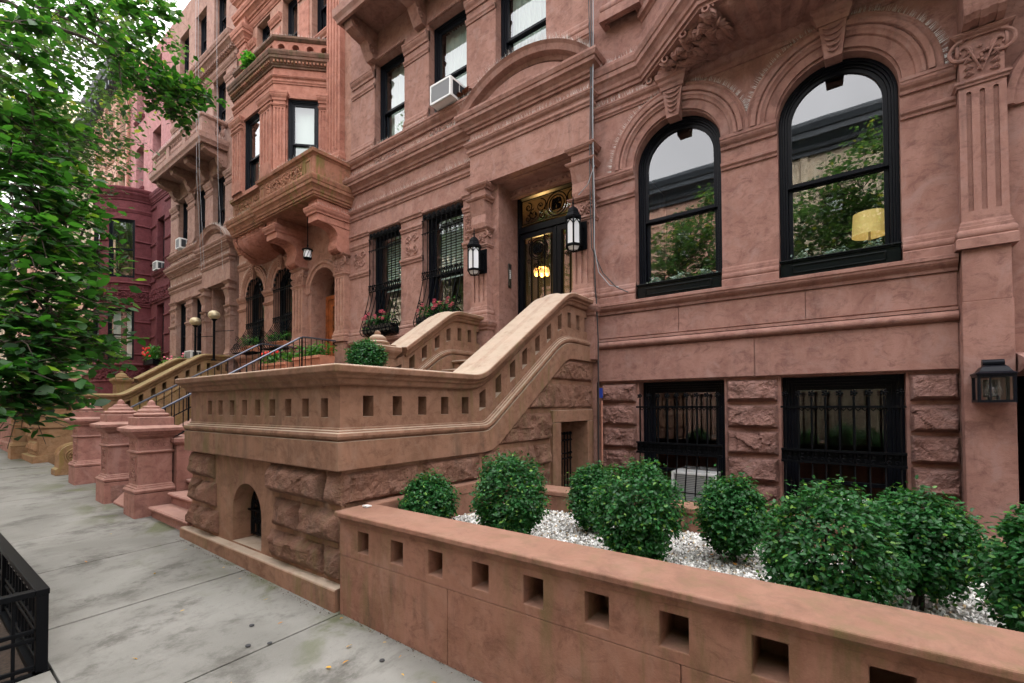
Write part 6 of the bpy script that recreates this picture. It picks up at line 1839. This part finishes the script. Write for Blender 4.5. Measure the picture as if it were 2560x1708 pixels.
def flower_box(xa, xb, z0, label, seed, pots=False):
    t = thing('flower_box', label, 'flower box', ((xa+xb)/2, Y0-.12, z0), 'flower boxes in the window grilles')
    b = MB()
    if not pots:
        P = [(Y0-.25, z0+.20), (Y0-.235, z0+.05), (Y0-.19, z0+.03), (Y0-.04, z0+.03), (Y0-.03, z0+.20)]
        b.prism(P, lambda a, q, c: (c, a, q), xa+.05, xb-.05); b.build('trough', 'box', t)
    else:
        P = [(Y0-.235, z0+.20), (Y0-.25, z0+.20), (Y0-.25, z0+.15), (Y0-.23, z0+.15), (Y0-.20, z0+.02), (Y0-.06, z0+.02), (Y0-.04, z0+.20)]
        b.prism(P, lambda a, q, c: (c, a, q), xa+.12, xb-.12); b.build('trough', 'terracotta', t)
    g = random.Random(seed)
    pts = [(xa+.08+(xb-xa-.16)*g.random(), Y0-.14+g.uniform(-.10, .08), z0+.22+.20*g.random()) for i in range(34)]
    plant(t, pts, .075, 'potleaf' if pots else 'boxleaf', seed, 12, .05)
    if not pots:
        b = MB()
        for i in range(15):
            p = (xa+.08+(xb-xa-.16)*g.random(), Y0-.19+g.uniform(-.08, .04), z0+.30+.19*g.random())
            for k in range(5):
                a = k*2*math.pi/5+i; q = (p[0]+.028*math.cos(a), p[1]-.012, p[2]+.028*math.sin(a))
                b.lathe([(.001, 0), (.02, .006), (.024, .012), (.001, .018)], q, 6)
        b.build('flower', 'petal', t)
for i, (a, e) in enumerate(F1m):
    grille(a-.0, e+.0, 3.17, 4.22, 5.56, ('bellied black iron grille on the parlour window nearer the orange house', 'bellied black iron grille on the parlour window beside the iron double door')[i], 'bellied window grilles')
    flower_box(a, e, 3.18, ('black trough of pink flowers in the grille nearer the orange house', 'black trough of pink flowers in the grille beside the curved stoop coping')[i], 60+i)
for i, (a, e) in enumerate(W3):
    grille(a, e, 3.19, 4.0, 5.0, ('arched black grille on the far window under the orange bay', 'arched black grille on the near window under the orange bay')[i], 'bellied window grilles', True, .45)
    flower_box(a, e, 3.2, ('terracotta trough of green plants in the far arched grille', 'terracotta trough of green plants in the near arched grille')[i], 70+i, True)
for (x0, x1, y, z, lb, sd_) in ((-12.55, -11.15, 5.95, 2.42, 'long terracotta planter of geraniums behind the iron railing, nearer the pavement', 80), (-10.95, -9.75, 6.02, 2.50, 'terracotta planter of green leaves beside the wooden door', 81)):
    t = thing('terracotta_planter', lb, 'planter', ((x0+x1)/2, y, z), 'terracotta planters')
    b = MB(); P = [(y-.16, z), (y+.16, z), (y+.2, z+.2), (y+.2, z+.27), (y-.2, z+.27), (y-.21, z+.2), (y-.18, z+.19)]
    b.prism(P, lambda a, q, c: (c, a, q), x0, x1); b.build('trough', 'terracotta', t, bevel=.01)
    g = random.Random(sd_); plant(t, [(x0+(x1-x0)*g.random(), y+g.uniform(-.15, .12), z+.28+.22*g.random()) for i in range(50)], .10, 'potleaf', sd_, 10, .05)
    if sd_ == 80:
        b = MB()
        for i in range(5): b.ball((x0+(x1-x0)*g.random(), y-.1, z+.5+.08*g.random()), .045, 5)
        b.build('flower', 'petalred', t)
    b = MB(); b.box(x0-.05, x1+.05, y-.2, Y0-.02, 1.2, z-.002); o = b.build('planter_ledge', 'pillar', st3)
vp = thing('ledge_plants', 'white and pink flowers on the ledge behind the golden stoop', 'plants', (-20.6, 6.3, 3.15))
g = random.Random(5); plant(vp, [(-21.3+2.2*g.random(), 6.3+g.uniform(-.1, .1), 3.2+.15*g.random()) for i in range(40)], .09, 'potleaf', 9)
b = MB()
for i in range(7): b.ball((-21.3+2.2*g.random(), 6.2, 3.3+.2*g.random()), .04, 5)
build_each('flower', b, 'petal', vp)
cf = thing('cornice_fern', 'small green fern sprouting from the mossy bay cornice', 'fern', (-12.6, 5.55, 10.48))
plant(cf, [(-12.6+g.uniform(-.15, .15), 5.5, 10.5+.3*g.random()) for i in range(18)], .14, 'potleaf', 19)

# ================================================================== basement grilles
def area_grille(xa, xb, label, sd_):
    t = thing('area_grille', label, 'window grille', ((xa+xb)/2, Y0, .1), 'basement grilles')
    y = Y0-.07; b = MB(); n = 9
    low = [(y, .93), (y-.02, .80), (y-.07, .62), (y-.12, .45), (y-.13, .36), (y-.09, .22), (y-.03, .14), (y, .10)]
    for i in range(n):
        u = xa+.05+(xb-xa-.1)*i/(n-1)
        b.tube([(u, y, 1.68), (u, y, .93)], .0125, 6); b.tube([(u, a, q) for a, q in low], .010, 5)
    build_each('bar', b, 'iron', t)
    b = MB()
    b.box(xa, xb, y-.03, y+.01, 1.548, 1.572); b.build('upper_band', 'iron', t); b = MB()
    for z, hh in ((1.045, .014), (.905, .014)): b.box(xa, xb, y-.03, y+.01, z-hh, z+hh)
    b.build('cross_band', 'iron', t); b = MB(); b.tube([(xa, y-.13, .40), (xb, y-.13, .40)], .009, 4); b.box(xa, xb, y-.02, y+.02, .09, .11)
    build_each('lower_bar', b, 'iron', t)
    b = MB()
    for i in range(n-1):
        u = xa+.05+(xb-xa-.1)*(i+.5)/(n-1)
        for s in (-1, 1):
            spiral(b, fm(y-.015), u+s*.032, .945, .028, 1.3, -1.57, s, .007, 14); spiral(b, fm(y-.015), u+s*.025, 1.01, .022, 1.3, 1.57, -s, .006, 12)
            b.tube([(u+s*.03-.025, y-.01, 1.545), (u+s*.03, y-.015, 1.515), (u+s*.03+.025, y-.01, 1.545)], .006, 4)
    b.box(xa, xb, y+.006, y+.012, .92, 1.03)
    b.build('scroll_band', 'iron', t)
    b = MB()
    for i in range(n):
        u = xa+.05+(xb-xa-.1)*i/(n-1)
        b = MB(); rosette(b, fm(y-.01), u, 1.72, .040, .02, 5); b.ball((u, y-.02, 1.72), .016, 5); b.build('rosette', 'iron', t)
area_grille(BR[0][0]+.01, BR[0][1]-.01, 'black iron grille over the basement window nearer the stoop', 1)
area_grille(BR[1][0]+.01, BR[1][1]-.01, 'black iron grille over the basement window nearer the right hand lantern', 2)

# ================================================================== air conditioners
def aircon(x0, x1, z0, z1, y0, y1, label, group='window air conditioners'):
    t = thing('air_conditioner', label, 'air conditioner', ((x0+x1)/2, y0, z0), group)
    b = MB(); w_ = .035
    b.box(x0, x1, y0+.012, y1, z0, z1)
    for a in ((x0, x0+w_, z0, z1), (x1-w_, x1, z0, z1), (x0+w_, x1-w_, z0, z0+w_), (x0+w_, x1-w_, z1-w_, z1)): b.box(a[0], a[1], y0-.01, y0+.011, a[2], a[3])
    b.build('casing', 'acwhite', t, bevel=.006)
    b = MB()
    n = 16
    for i in range(n):
        z = z0+w_+(z1-z0-2*w_)*(i+.5)/n; b.box(x0+w_, x1-w_, y0-.003, y0+.011, z-.004, z+.006)
    b.build('front_grille', 'acgrille', t)
    b = MB()
    for (ya, yb) in ((.06, .46), (.52, .92)):
        a = y0+.03+(y1-y0-.05)*ya; e = y0+.03+(y1-y0-.05)*yb
        b.box(x1, x1+.004, a, e, z0+.05, z1-.05)
        for i in range(9):
            z = z0+.07+(z1-z0-.14)*i/8; b.box(x1+.004, x1+.01, a, e, z-.006, z+.006)
    b.build('side_louvre', 'slate', t)
    return t
aircon(-6.60, -6.04, 7.52, 7.90, 6.28, 6.75, 'white window air conditioner beside the curved pediment, over the grilled window')
aircon(-20.5, -20.1, 7.55, 7.93, 6.38, 6.8, 'white air conditioner in the upper window of the taupe house')
aircon(-19.3, -18.7, 3.18, 3.58, 6.3, 6.75, 'white air conditioner in the parlour window behind the globe lamps')
aircon(-23.1, -22.65, 7.2, 7.55, 6.4, 6.75, 'white air conditioner in the narrow window of the oxblood house')
ac = aircon(-2.05, -1.46, .20, .655, 6.58, 6.9, 'grey white air conditioner low behind the left basement grille')

# ================================================================== window boxes of the arched windows
for i, (a, e) in enumerate(WR):
    t = thing('window_box', ('glossy black panelled window box under the smaller looking left arched window', 'glossy black panelled window box under the right arched window')[i], 'window box', ((a+e)/2, Y0, 3.15), 'black window boxes')
    b = MB(); y = Y0+.02
    b.box(a+.012, e-.012, y, y+.02, 3.165, 3.36); b.box(a+.012, e-.012, y+.10, y+.115, 3.165, 3.30)
    b.box(a+.012, a+.035, y+.021, y+.10, 3.165, 3.36); b.box(e-.035, e-.012, y+.021, y+.10, 3.165, 3.36)
    b.box(a+.004, e-.004, y-.03, y+.005, 3.361, 3.378); b.box(a+.006, e-.006, y-.018, y-.001, 3.345, 3.36)
    q = (a+.14, e-.14, 3.205, 3.31)
    for (u0, u1, v0, v1) in ((q[0], q[1], q[2], q[2]+.014), (q[0], q[1], q[3]-.014, q[3]), (q[0], q[0]+.014, q[2]+.014, q[3]-.014), (q[1]-.014, q[1], q[2]+.014, q[3]-.014)): b.box(u0, u1, y-.012, y-.001, v0, v1)
    b.build('panel', 'box', t, bevel=.004)
    g = random.Random(i); pts = []
    for c in (.2, .5, .8):
        for k in range(16): pts.append((a+(e-a)*c+g.gauss(0, .045), y+.065+g.gauss(0, .015), 3.38+abs(g.gauss(0, .035))))
    plant(t, pts, .042, 'paleleaf', 90+i, 9, .022)

# ================================================================== lamps
def wall_lantern(x, y, z, label):
    t = thing('wall_lantern', label, 'lantern', (x, y, z), 'gothic lanterns at the iron door')
    r = .115; yc = y-.20
    b = MB(); b.box(x-.02, x+.14, y-.03, y, z-.02, z+.42); b.box(x+.0, x+.09, y-.14, y-.03, z+.02, z+.36); b.box(x-.01, x+.1, y-.12, y-.03, z+.30, z+.33)
    b.build('back_plate', 'iron', t, bevel=.006)
    b = MB(); b.lathe([(r*.97, 0), (r*.97, .42)], (x, yc, z), 6); b.build('milk_pane', 'milk', t)
    b = MB()
    V = [(x+r*math.cos(math.pi*k/3), yc+r*math.sin(math.pi*k/3)) for k in range(6)]
    for k in range(6):
        p, q = Vector((*V[k], 0)), Vector((*V[(k+1) % 6], 0))
        b.bar((p.x, p.y, z), (p.x, p.y, z+.42), .022)
        for zz in (z+.012, z+.41): b.bar((p.x, p.y, zz), (q.x, q.y, zz), .024)
        o_ = ((p+q)/2-Vector((x, yc, 0))).normalized()*.003
        for s in (0, 1):                    # pointed heads
            pts = []
            for i in range(5):
                w_ = i/4; u = .5*w_*w_ if s == 0 else 1-.5*w_*w_
                m_ = p.lerp(q, u)+o_; pts.append((m_.x, m_.y, z+.29+.10*w_))
            b.tube(pts, .008, 4)
        for i in range(12):
            b.ball((p.x+o_.x*2, p.y+o_.y*2, z+.02+.39*i/11), .011, 3)
    b.build('cage', 'iron', t)
    b = MB(); b.lathe([(r*1.2, .42), (r*1.22, .45), (r*1.05, .46), (r*.9, .50), (r*.82, .505), (r*.80, .53), (r*.72, .56), (r*.45, .595), (r*.15, .615), (.016, .62), (.012, .65), (.016, .66), (.004, .78)], (x, yc, z), 6, 0); b.build('roof', 'iron', t)
    b = MB()
    for k in range(6): b.tube([(V[k][0], V[k][1], z), (x+(V[k][0]-x)*.75, yc+(V[k][1]-yc)*.75, z-.07), (x, yc, z-.085)], .009, 4)
    b.lathe([(r*1.15, -.012), (r*1.18, .0), (r*1.1, .012)], (x, yc, z), 6); b.lathe([(.002, -.10), (.02, -.09), (.03, -.075), (.002, -.07)], (x, yc, z), 8); b.build('basket', 'iron', t)
    b = MB(); b.lathe([(r*.9, -.005), (r*.65, -.06), (.02, -.07)], (x, yc, z), 6); b.build('lower_pane', 'milk', t)
wall_lantern(-5.42, Y0-.17, 4.02, 'black gothic wall lantern with milk glass, left of the iron double door')
wall_lantern(-3.40, Y0-.17, 4.04, 'black gothic wall lantern with milk glass, right of the iron double door')

t = thing('box_lantern', 'square black box lantern with clear glass on the right hand pilaster', 'lantern', (1.11, 6.3, 1.6))
x, y, z = 1.11, 6.285, 1.605
hw, hd, hh = .118, .118, .262
b = MB()
for sx in (-1, 1):
    for sy in (-1, 1): b.box(x+sx*hw-.012, x+sx*hw+.012, y+sy*hd-.012, y+sy*hd+.012, z, z+hh)
for zz in (z, z+hh-.02):
    for s in (-1, 1):
        b.box(x-hw-.014, x+hw+.014, y+s*hd-.014, y+s*hd+.014, zz-.002, zz+.022); b.box(x+s*hw-.0135, x+s*hw+.0135, y-hd+.0145, y+hd-.0145, zz-.001, zz+.021)
b.box(x-hw, x+hw, y-hd, y+hd, z+.002, z+.016); b.box(x-.05, x+.05, y+hd, 6.452, z+.05, z+.22)
b.box(x-.045, x-.035, y-hd-.012, y-hd+.012, z+.022, z+hh-.022)
b.build('frame', 'frame', t)
b = MB(); b.sqlathe([(hw+.022, hh), (hw+.024, hh+.012), (hw-.005, hh+.03), (.085, hh+.075), (.072, hh+.085), (.072, hh+.09)], (x, y, z)); b.build('roof', 'frame', t)
b = MB(); b.tube([(x-.075, y, z+hh+.115), (x+.075, y, z+hh+.115)], .036, 14); b.build('chimney_roll', 'frame', t, smooth=True)
b = MB()
for s in (-1, 1):
    b.add([(x-hw, y+s*hd, z+.02), (x+hw, y+s*hd, z+.02), (x+hw, y+s*hd, z+hh-.02), (x-hw, y+s*hd, z+hh-.02)], [(0, 1, 2, 3)]); b.add([(x+s*hw, y-hd, z+.02), (x+s*hw, y+hd, z+.02), (x+s*hw, y+hd, z+hh-.02), (x+s*hw, y-hd, z+hh-.02)], [(0, 1, 2, 3)])
b.build('pane', 'lampglass', t)
for dx in (-.03, .03):
    b = MB(); b.lathe([(.012, .07), (.028, .09), (.042, .125), (.036, .16), (.018, .20), (.014, .24)], (x+dx, y+dx*.4, z-.03), 14); b.build('bulb', 'lampglass', t, smooth=True)
    b = MB(); b.lathe([(.016, .016), (.016, .06), (.02, .062)], (x+dx, y+dx*.4, z), 10); b.build('socket', 'frame', t)

def globe(x, y, z0, zc, label):
    t = thing('globe_lamp', label, 'lamp', (x, y, z0), 'globe lamps on the golden stoop')
    b = MB(); b.lathe([(.08, 0), (.08, .03), (.034, .05), (.034, zc-z0-.19), (.045, zc-z0-.18), (.05, zc-z0-.16), (.085, zc-z0-.14), (.09, zc-z0-.12)], (x, y, z0), 14); b.build('post', 'iron', t, smooth=True)
    b = MB(); b.lathe([(max(.001, .165*math.sin(math.pi*i/16)), -.145*math.cos(math.pi*i/16)) for i in range(17)], (x, y, zc), 24); b.build('globe', 'brass', t, smooth=True, angle=80)
    b = MB(); b.tube([(x, y, zc-.5), (x+.5, y+.35, zc-.48)], .012, 5); b.build('stay', 'iron', t)
globe(-17.15, 5.9, 3.0, 4.36, 'gold globe lamp on black post, left of the pair on the golden stoop')
globe(-15.70, 5.9, 3.0, 4.40, 'gold globe lamp on black post, right of the pair on the golden stoop')

t = thing('hanging_lantern', 'small white glass lantern hanging by a rod under the mossy balcony', 'lantern', (-10.4, 5.9, 5.15))
q = (-10.4, 5.9, 5.13); fr_ = [(1, .29), (1.02, .31), (.85, .33), (.5, .37), (.15, .40)]; ks_ = .62
b = MB(); b.tube([(-10.4, 5.9, 6.36), (-10.4, 5.9, 5.42)], .010, 6); b.lathe([(.015, .27), (.022, .30), (.015, .33)], q, 10); b.lathe([(.20*a*ks_, z*ks_*1.05) for a, z in fr_], q, 18)
for k in range(8):
    a = k*math.pi/4; b.tube([(q[0]+.145*ks_*math.cos(a), q[1]+.145*ks_*math.sin(a), q[2]), (q[0]+.155*ks_*math.cos(a+.4), q[1]+.155*ks_*math.sin(a+.4), q[2]+.1), (q[0]+.15*ks_*math.cos(a+.8), q[1]+.15*ks_*math.sin(a+.8), q[2]+.19)], .006, 4)
b.lathe([(.07, -.035), (.095, -.012), (.098, .008)], q, 16); b.build('frame', 'iron', t)
b = MB(); b.lathe([(.08, 0), (.09, .06), (.087, .185)], q, 18); b.build('globe', 'milk', t, smooth=True)

t = thing('table_lamp', 'table lamp with a golden drum shade inside the right arched window', 'lamp', (.22, 7.02, 3.3))
b = MB(); b.lathe([(.175, 0), (.160, .27)], (.22, 7.06, 3.64), 32)
b.f = [f for f in b.f if len(f) == 4]; b.build('lamp_shade', 'shade', t, smooth=True)
b = MB(); b.lathe([(.06, 0), (.065, .02), (.03, .05), (.05, .12), (.06, .18), (.03, .25), (.012, .28), (.012, .55)], (.22, 7.06, 3.26), 16); b.build('base', 'brass', t, smooth=True)

# ================================================================== small things on the fronts
t = thing('intercom', 'narrow metal intercom plate on the door jamb', 'intercom', (-5.15, 6.95, 3.8))
b = MB(); b.box(-5.15, -5.13, 6.88, 6.97, 3.81, 4.26); b.build('plate', 'plate', t, bevel=.004)
b = MB()
for i in range(5): b.box(-5.13, -5.122, 6.91, 6.94, 4.12-.035*i, 4.145-.035*i)
b.build('button', 'white', t)
g = random.Random(8)
def cable(pts, r, mat, lb):
    b = MB(); b.tube(pts, r, 5); o = b.build('cable', mat); props(o, lb, 'cable', 'cables on the house fronts')
cable([(-3.13+.004*math.sin(z*3), 6.36-.0*z, z) for z in np.arange(9.4, 5.0, -.3)]+[(-3.125, 6.36, 4.6), (-3.12, 6.40, 3.4), (-3.115, 6.42, 3.25), (-3.105, 6.46, 2.6), (-3.11, 6.45, 1.0), (-3.11, 6.45, -.3)], .011, 'cablelight' if False else 'cable', 'black cable running down beside the door to the basement')
cable([(-3.16+.012*math.sin(z*2.1), 6.35, z) for z in np.arange(9.4, 3.9, -.3)]+[(-3.13, 6.36, 3.95), (-3.0, 6.42, 3.6), (-2.8, 6.46, 3.36), (-2.62, 6.47, 3.26)], .008, 'cable', 'thin cable sagging across the wall to the left arched window')
cable([(-3.10+.01*math.sin(z*1.7+1), 6.345, z) for z in np.arange(9.4, 4.4, -.3)]+[(-3.11, 6.36, 4.0), (-3.06, 6.4, 3.62), (-2.9, 6.45, 3.40), (-2.78, 6.5, 3.37)], .008, 'cablelight', 'grey cable hanging from the cornice beside the curved pediment')
cable([(-3.09, 6.345, 5.25), (-3.2, 6.33, 4.98), (-3.36, 6.33, 4.86)], .007, 'cablelight', 'short loose grey wire beside the right gothic lantern')
for i, (x, y) in enumerate(((-16.9, 5.75), (-16.55, 5.7), (-16.2, 6.1))):
    cable([(x, y, 16.5), (x+.02, y, 13), (x+.05, y+.05, 9), (x+.06, y+.2, 6)], .0055, 'cablelight', ('grey wire hanging past the dark balcony, left', 'grey wire hanging past the dark balcony, middle', 'grey wire hanging beside the orange bay')[i])
t = thing('riser_pipe', 'thin painted pipe with a blue tag beside the stoop at the basement', 'pipe', (-3.06, 6.5, .5))
b = MB(); b.tube([(-3.06, 6.47, 1.66), (-3.06, 6.47, -.35)], .016, 8); b.ball((-3.06, 6.47, 1.42), .024, 5); b.build('pipe', 'copper', t)
b = MB(); b.box(-3.085, -3.035, 6.44, 6.46, 1.70, 1.85); b.build('tag', 'bluetag', t)
o = MB(); P = [(-.03, 0, .004), (.03, 0, .004), (.03, .05, .004), (-.03, .05, .004), (-.03, 0, .016), (.03, 0, .016), (.03, .05, .012), (-.03, .05, .012)]
o.add([(-3.09+x*.9, 2.23+y, .797+z) for x, y, z in P], [(0, 1, 2, 3), (4, 5, 6, 7), (0, 1, 5, 4), (1, 2, 6, 5), (2, 3, 7, 6), (3, 0, 4, 7)])
props(o.build('folded_paper', 'paper'), 'small folded white paper lying on the corner of the planter cap', 'paper')
b = MB()
for i in range(110):
    x = g.uniform(-6.3, -5.75); y = Y0-.06-.1*g.random(); z = 7.53+.05*g.random()+.13*(x+6.3); a = g.uniform(0, 6); L = .05
    b.add([(x-L*math.cos(a), y, z-L*math.sin(a)*.4), (x, y-.03, z), (x+L*math.cos(a), y, z+L*math.sin(a)*.4), (x, y+.03, z+.02)], [(0, 1, 2, 3)])
o = b.build('dead_leaf_drift', 'dryleaf', weld=False); props(o, 'drift of dry red brown leaves on the ledge behind the curved pediment', 'dead leaves', kind='stuff')

# ================================================================== kerbside: tree pit fence, fallen leaves, gum
xa, xb, ya, yb = PIT
t = thing('tree_pit_fence', 'low black iron fence round the street tree pit, cut off by the left edge', 'fence', (xb, yb, gz(xb, yb)))
zt = .425; yb_ = .58; xc_ = -4.07
def zg(x, y): return gz(x, y)
b = MB()
for x, y in ((xc_, yb_), (xc_, -1.1), (-6.85, yb_), (-6.85, -1.1), (xc_, -.3), (-5.5, yb_)): b.box(x-.028, x+.028, y-.028, y+.028, zg(x, y)-.1, zt+.01)
build_each('post', b, 'iron', t, bevel=.004)
b = MB()
b.box(-6.88, xc_+.03, yb_-.032, yb_+.032, zt+.0105, zt+.045); b.box(xc_-.032, xc_+.032, -1.1, yb_-.033, zt+.0105, zt+.045)
for z in (.22, .17, -.0): b.box(-6.85, xc_-.03, yb_-.012, yb_+.012, z-.012, z+.012); b.box(xc_-.012, xc_+.012, -1.1, yb_-.03, z-.012, z+.012)
build_each('rail', b, 'iron', t, bevel=.003)
b = MB()
for i in range(20):
    x = xc_-.12-.135*i; b.box(x-.008, x+.008, yb_-.008, yb_+.008, zg(x, yb_), zt+.01)
    if i < 12: y = yb_-.12-.135*i; b.box(xc_-.008, xc_+.008, y-.008, y+.008, zg(xc_, y), zt+.01)
    b.tube([(x, yb_, zt-.02), (x-.03, yb_, zt-.05), (x-.067, yb_, zt-.055), (x-.1, yb_, zt-.05), (x-.135, yb_, zt-.02)], .008, 4)
b.build('baluster', 'iron', t)
b = MB()
for (x0, x1, y0, y1) in ((-6.9, -4.03, .56, .60), (-4.07, -4.03, -1.15, .56)): b.box(x0, x1, y0-.02, y1+.02, -.3, -.03)
b.build('base_rail', 'iron', t)
sheet('pit_soil', -6.9, -4.03, -1.16, .6, 24, 14, lambda x, y: gz(x, y)-.04+.03*noise.noise(Vector((x*3, y*3, 0))), M['soil'])
M['fallen'] = leaf('fallen_leaf', (.32, .13, .02), (.50, .28, .03), (.60, .40, .05), .6, .2)
LB = ['ochre fallen leaf lying on the pavement', 'rusty fallen leaf lying on the pavement']
gg = np.random.default_rng(3)
spots = [(-2.96, 1.22, .07), (-2.72, 1.82, .055), (-2.60, 1.64, .05), (-2.58, 1.70, .05), (-2.2, 1.85, .03), (-4.5, 1.9, .035), (-3.87, 1.87, .04), (-4.22, 1.36, .035), (-2.55, 2.02, .03), (-2.35, 1.98, .03), (-5.3, 1.5, .045), (-6.2, 1.2, .05), (-3.4, 1.75, .04), (-3.1, 2.02, .03), (-4.9, 1.95, .03), (-5.8, 1.9, .04), (-2.0, 1.9, .05), (-2.45, 1.35, .06), (-3.75, .95, .06), (-7.2, 1.6, .05)]
for i, (x, y, s) in enumerate(spots):
    nr = np.array([[gg.normal()*.25, gg.normal()*.25, 1.]]); tg = gg.normal(size=(1, 3))
    o = scatter('fallen_leaf', LEAF_V, LEAF_T, np.array([[x, y, gz(x, y)+.012]]), frames(nr, tg)*s*np.array([1, .75 if i % 3 else .4, 1]), gg.random(1), 'fallen')
    props(o, 'fallen yellow brown leaf lying flat on the grey pavement', 'leaf', 'fallen leaves on the pavement')
for i in range(24):
    x, y = gg.uniform(-2.6, .6), gg.uniform(2.5, 4.0)
    o = scatter('fallen_leaf', LEAF_V, LEAF_T, np.array([[x, y, .525]]), frames(np.array([[gg.normal()*.4, gg.normal()*.4, 1.]]), gg.normal(size=(1, 3)))*.035, gg.random(1), 'fallen')
    props(o, 'small fallen leaf lying on the white gravel', 'leaf', 'fallen leaves on the gravel')
for i, (x, y) in enumerate(((-3.21, 1.56), (-3.30, 1.46), (-3.56, 1.60), (-2.42, 1.88))):
    b = MB(); b.lathe([(.016, -.004), (.016, .0006), (.009, .001)], (x, y, gz(x, y)+.004), 12); b.v = [(x+(u-x)*(1+.3*math.sin(i)), q, k) for u, q, k in b.v]
    props(b.build('gum_spot', 'gum'), 'flat black old gum spot on the grey pavement', 'gum spot', 'gum spots on the pavement')

# crumbs of dirt and leaf bits along the foot of the walls
gg = np.random.default_rng(8); n = 1500
xx = gg.uniform(-6.4, 1.2, n); yy = np.where(xx < -3.2, 2.035, 2.085)-np.abs(gg.normal(size=n))*.022
pp = np.stack([xx, yy, [gz(a, c)+.004 for a, c in zip(xx, yy)]], 1)
o = scatter('wall_foot_debris', OVAL_V, OVAL_T, pp, frames(np.array([0, 0, 1.])+gg.normal(size=(n, 3))*.4, gg.normal(size=(n, 3)))*(.004+.012*gg.random(n)**3)[:, None, None], gg.random(n)*.6, 'crumbs')
props(o, 'dark crumbs of dirt and leaf bits along the foot of the walls', 'dirt', kind='stuff')
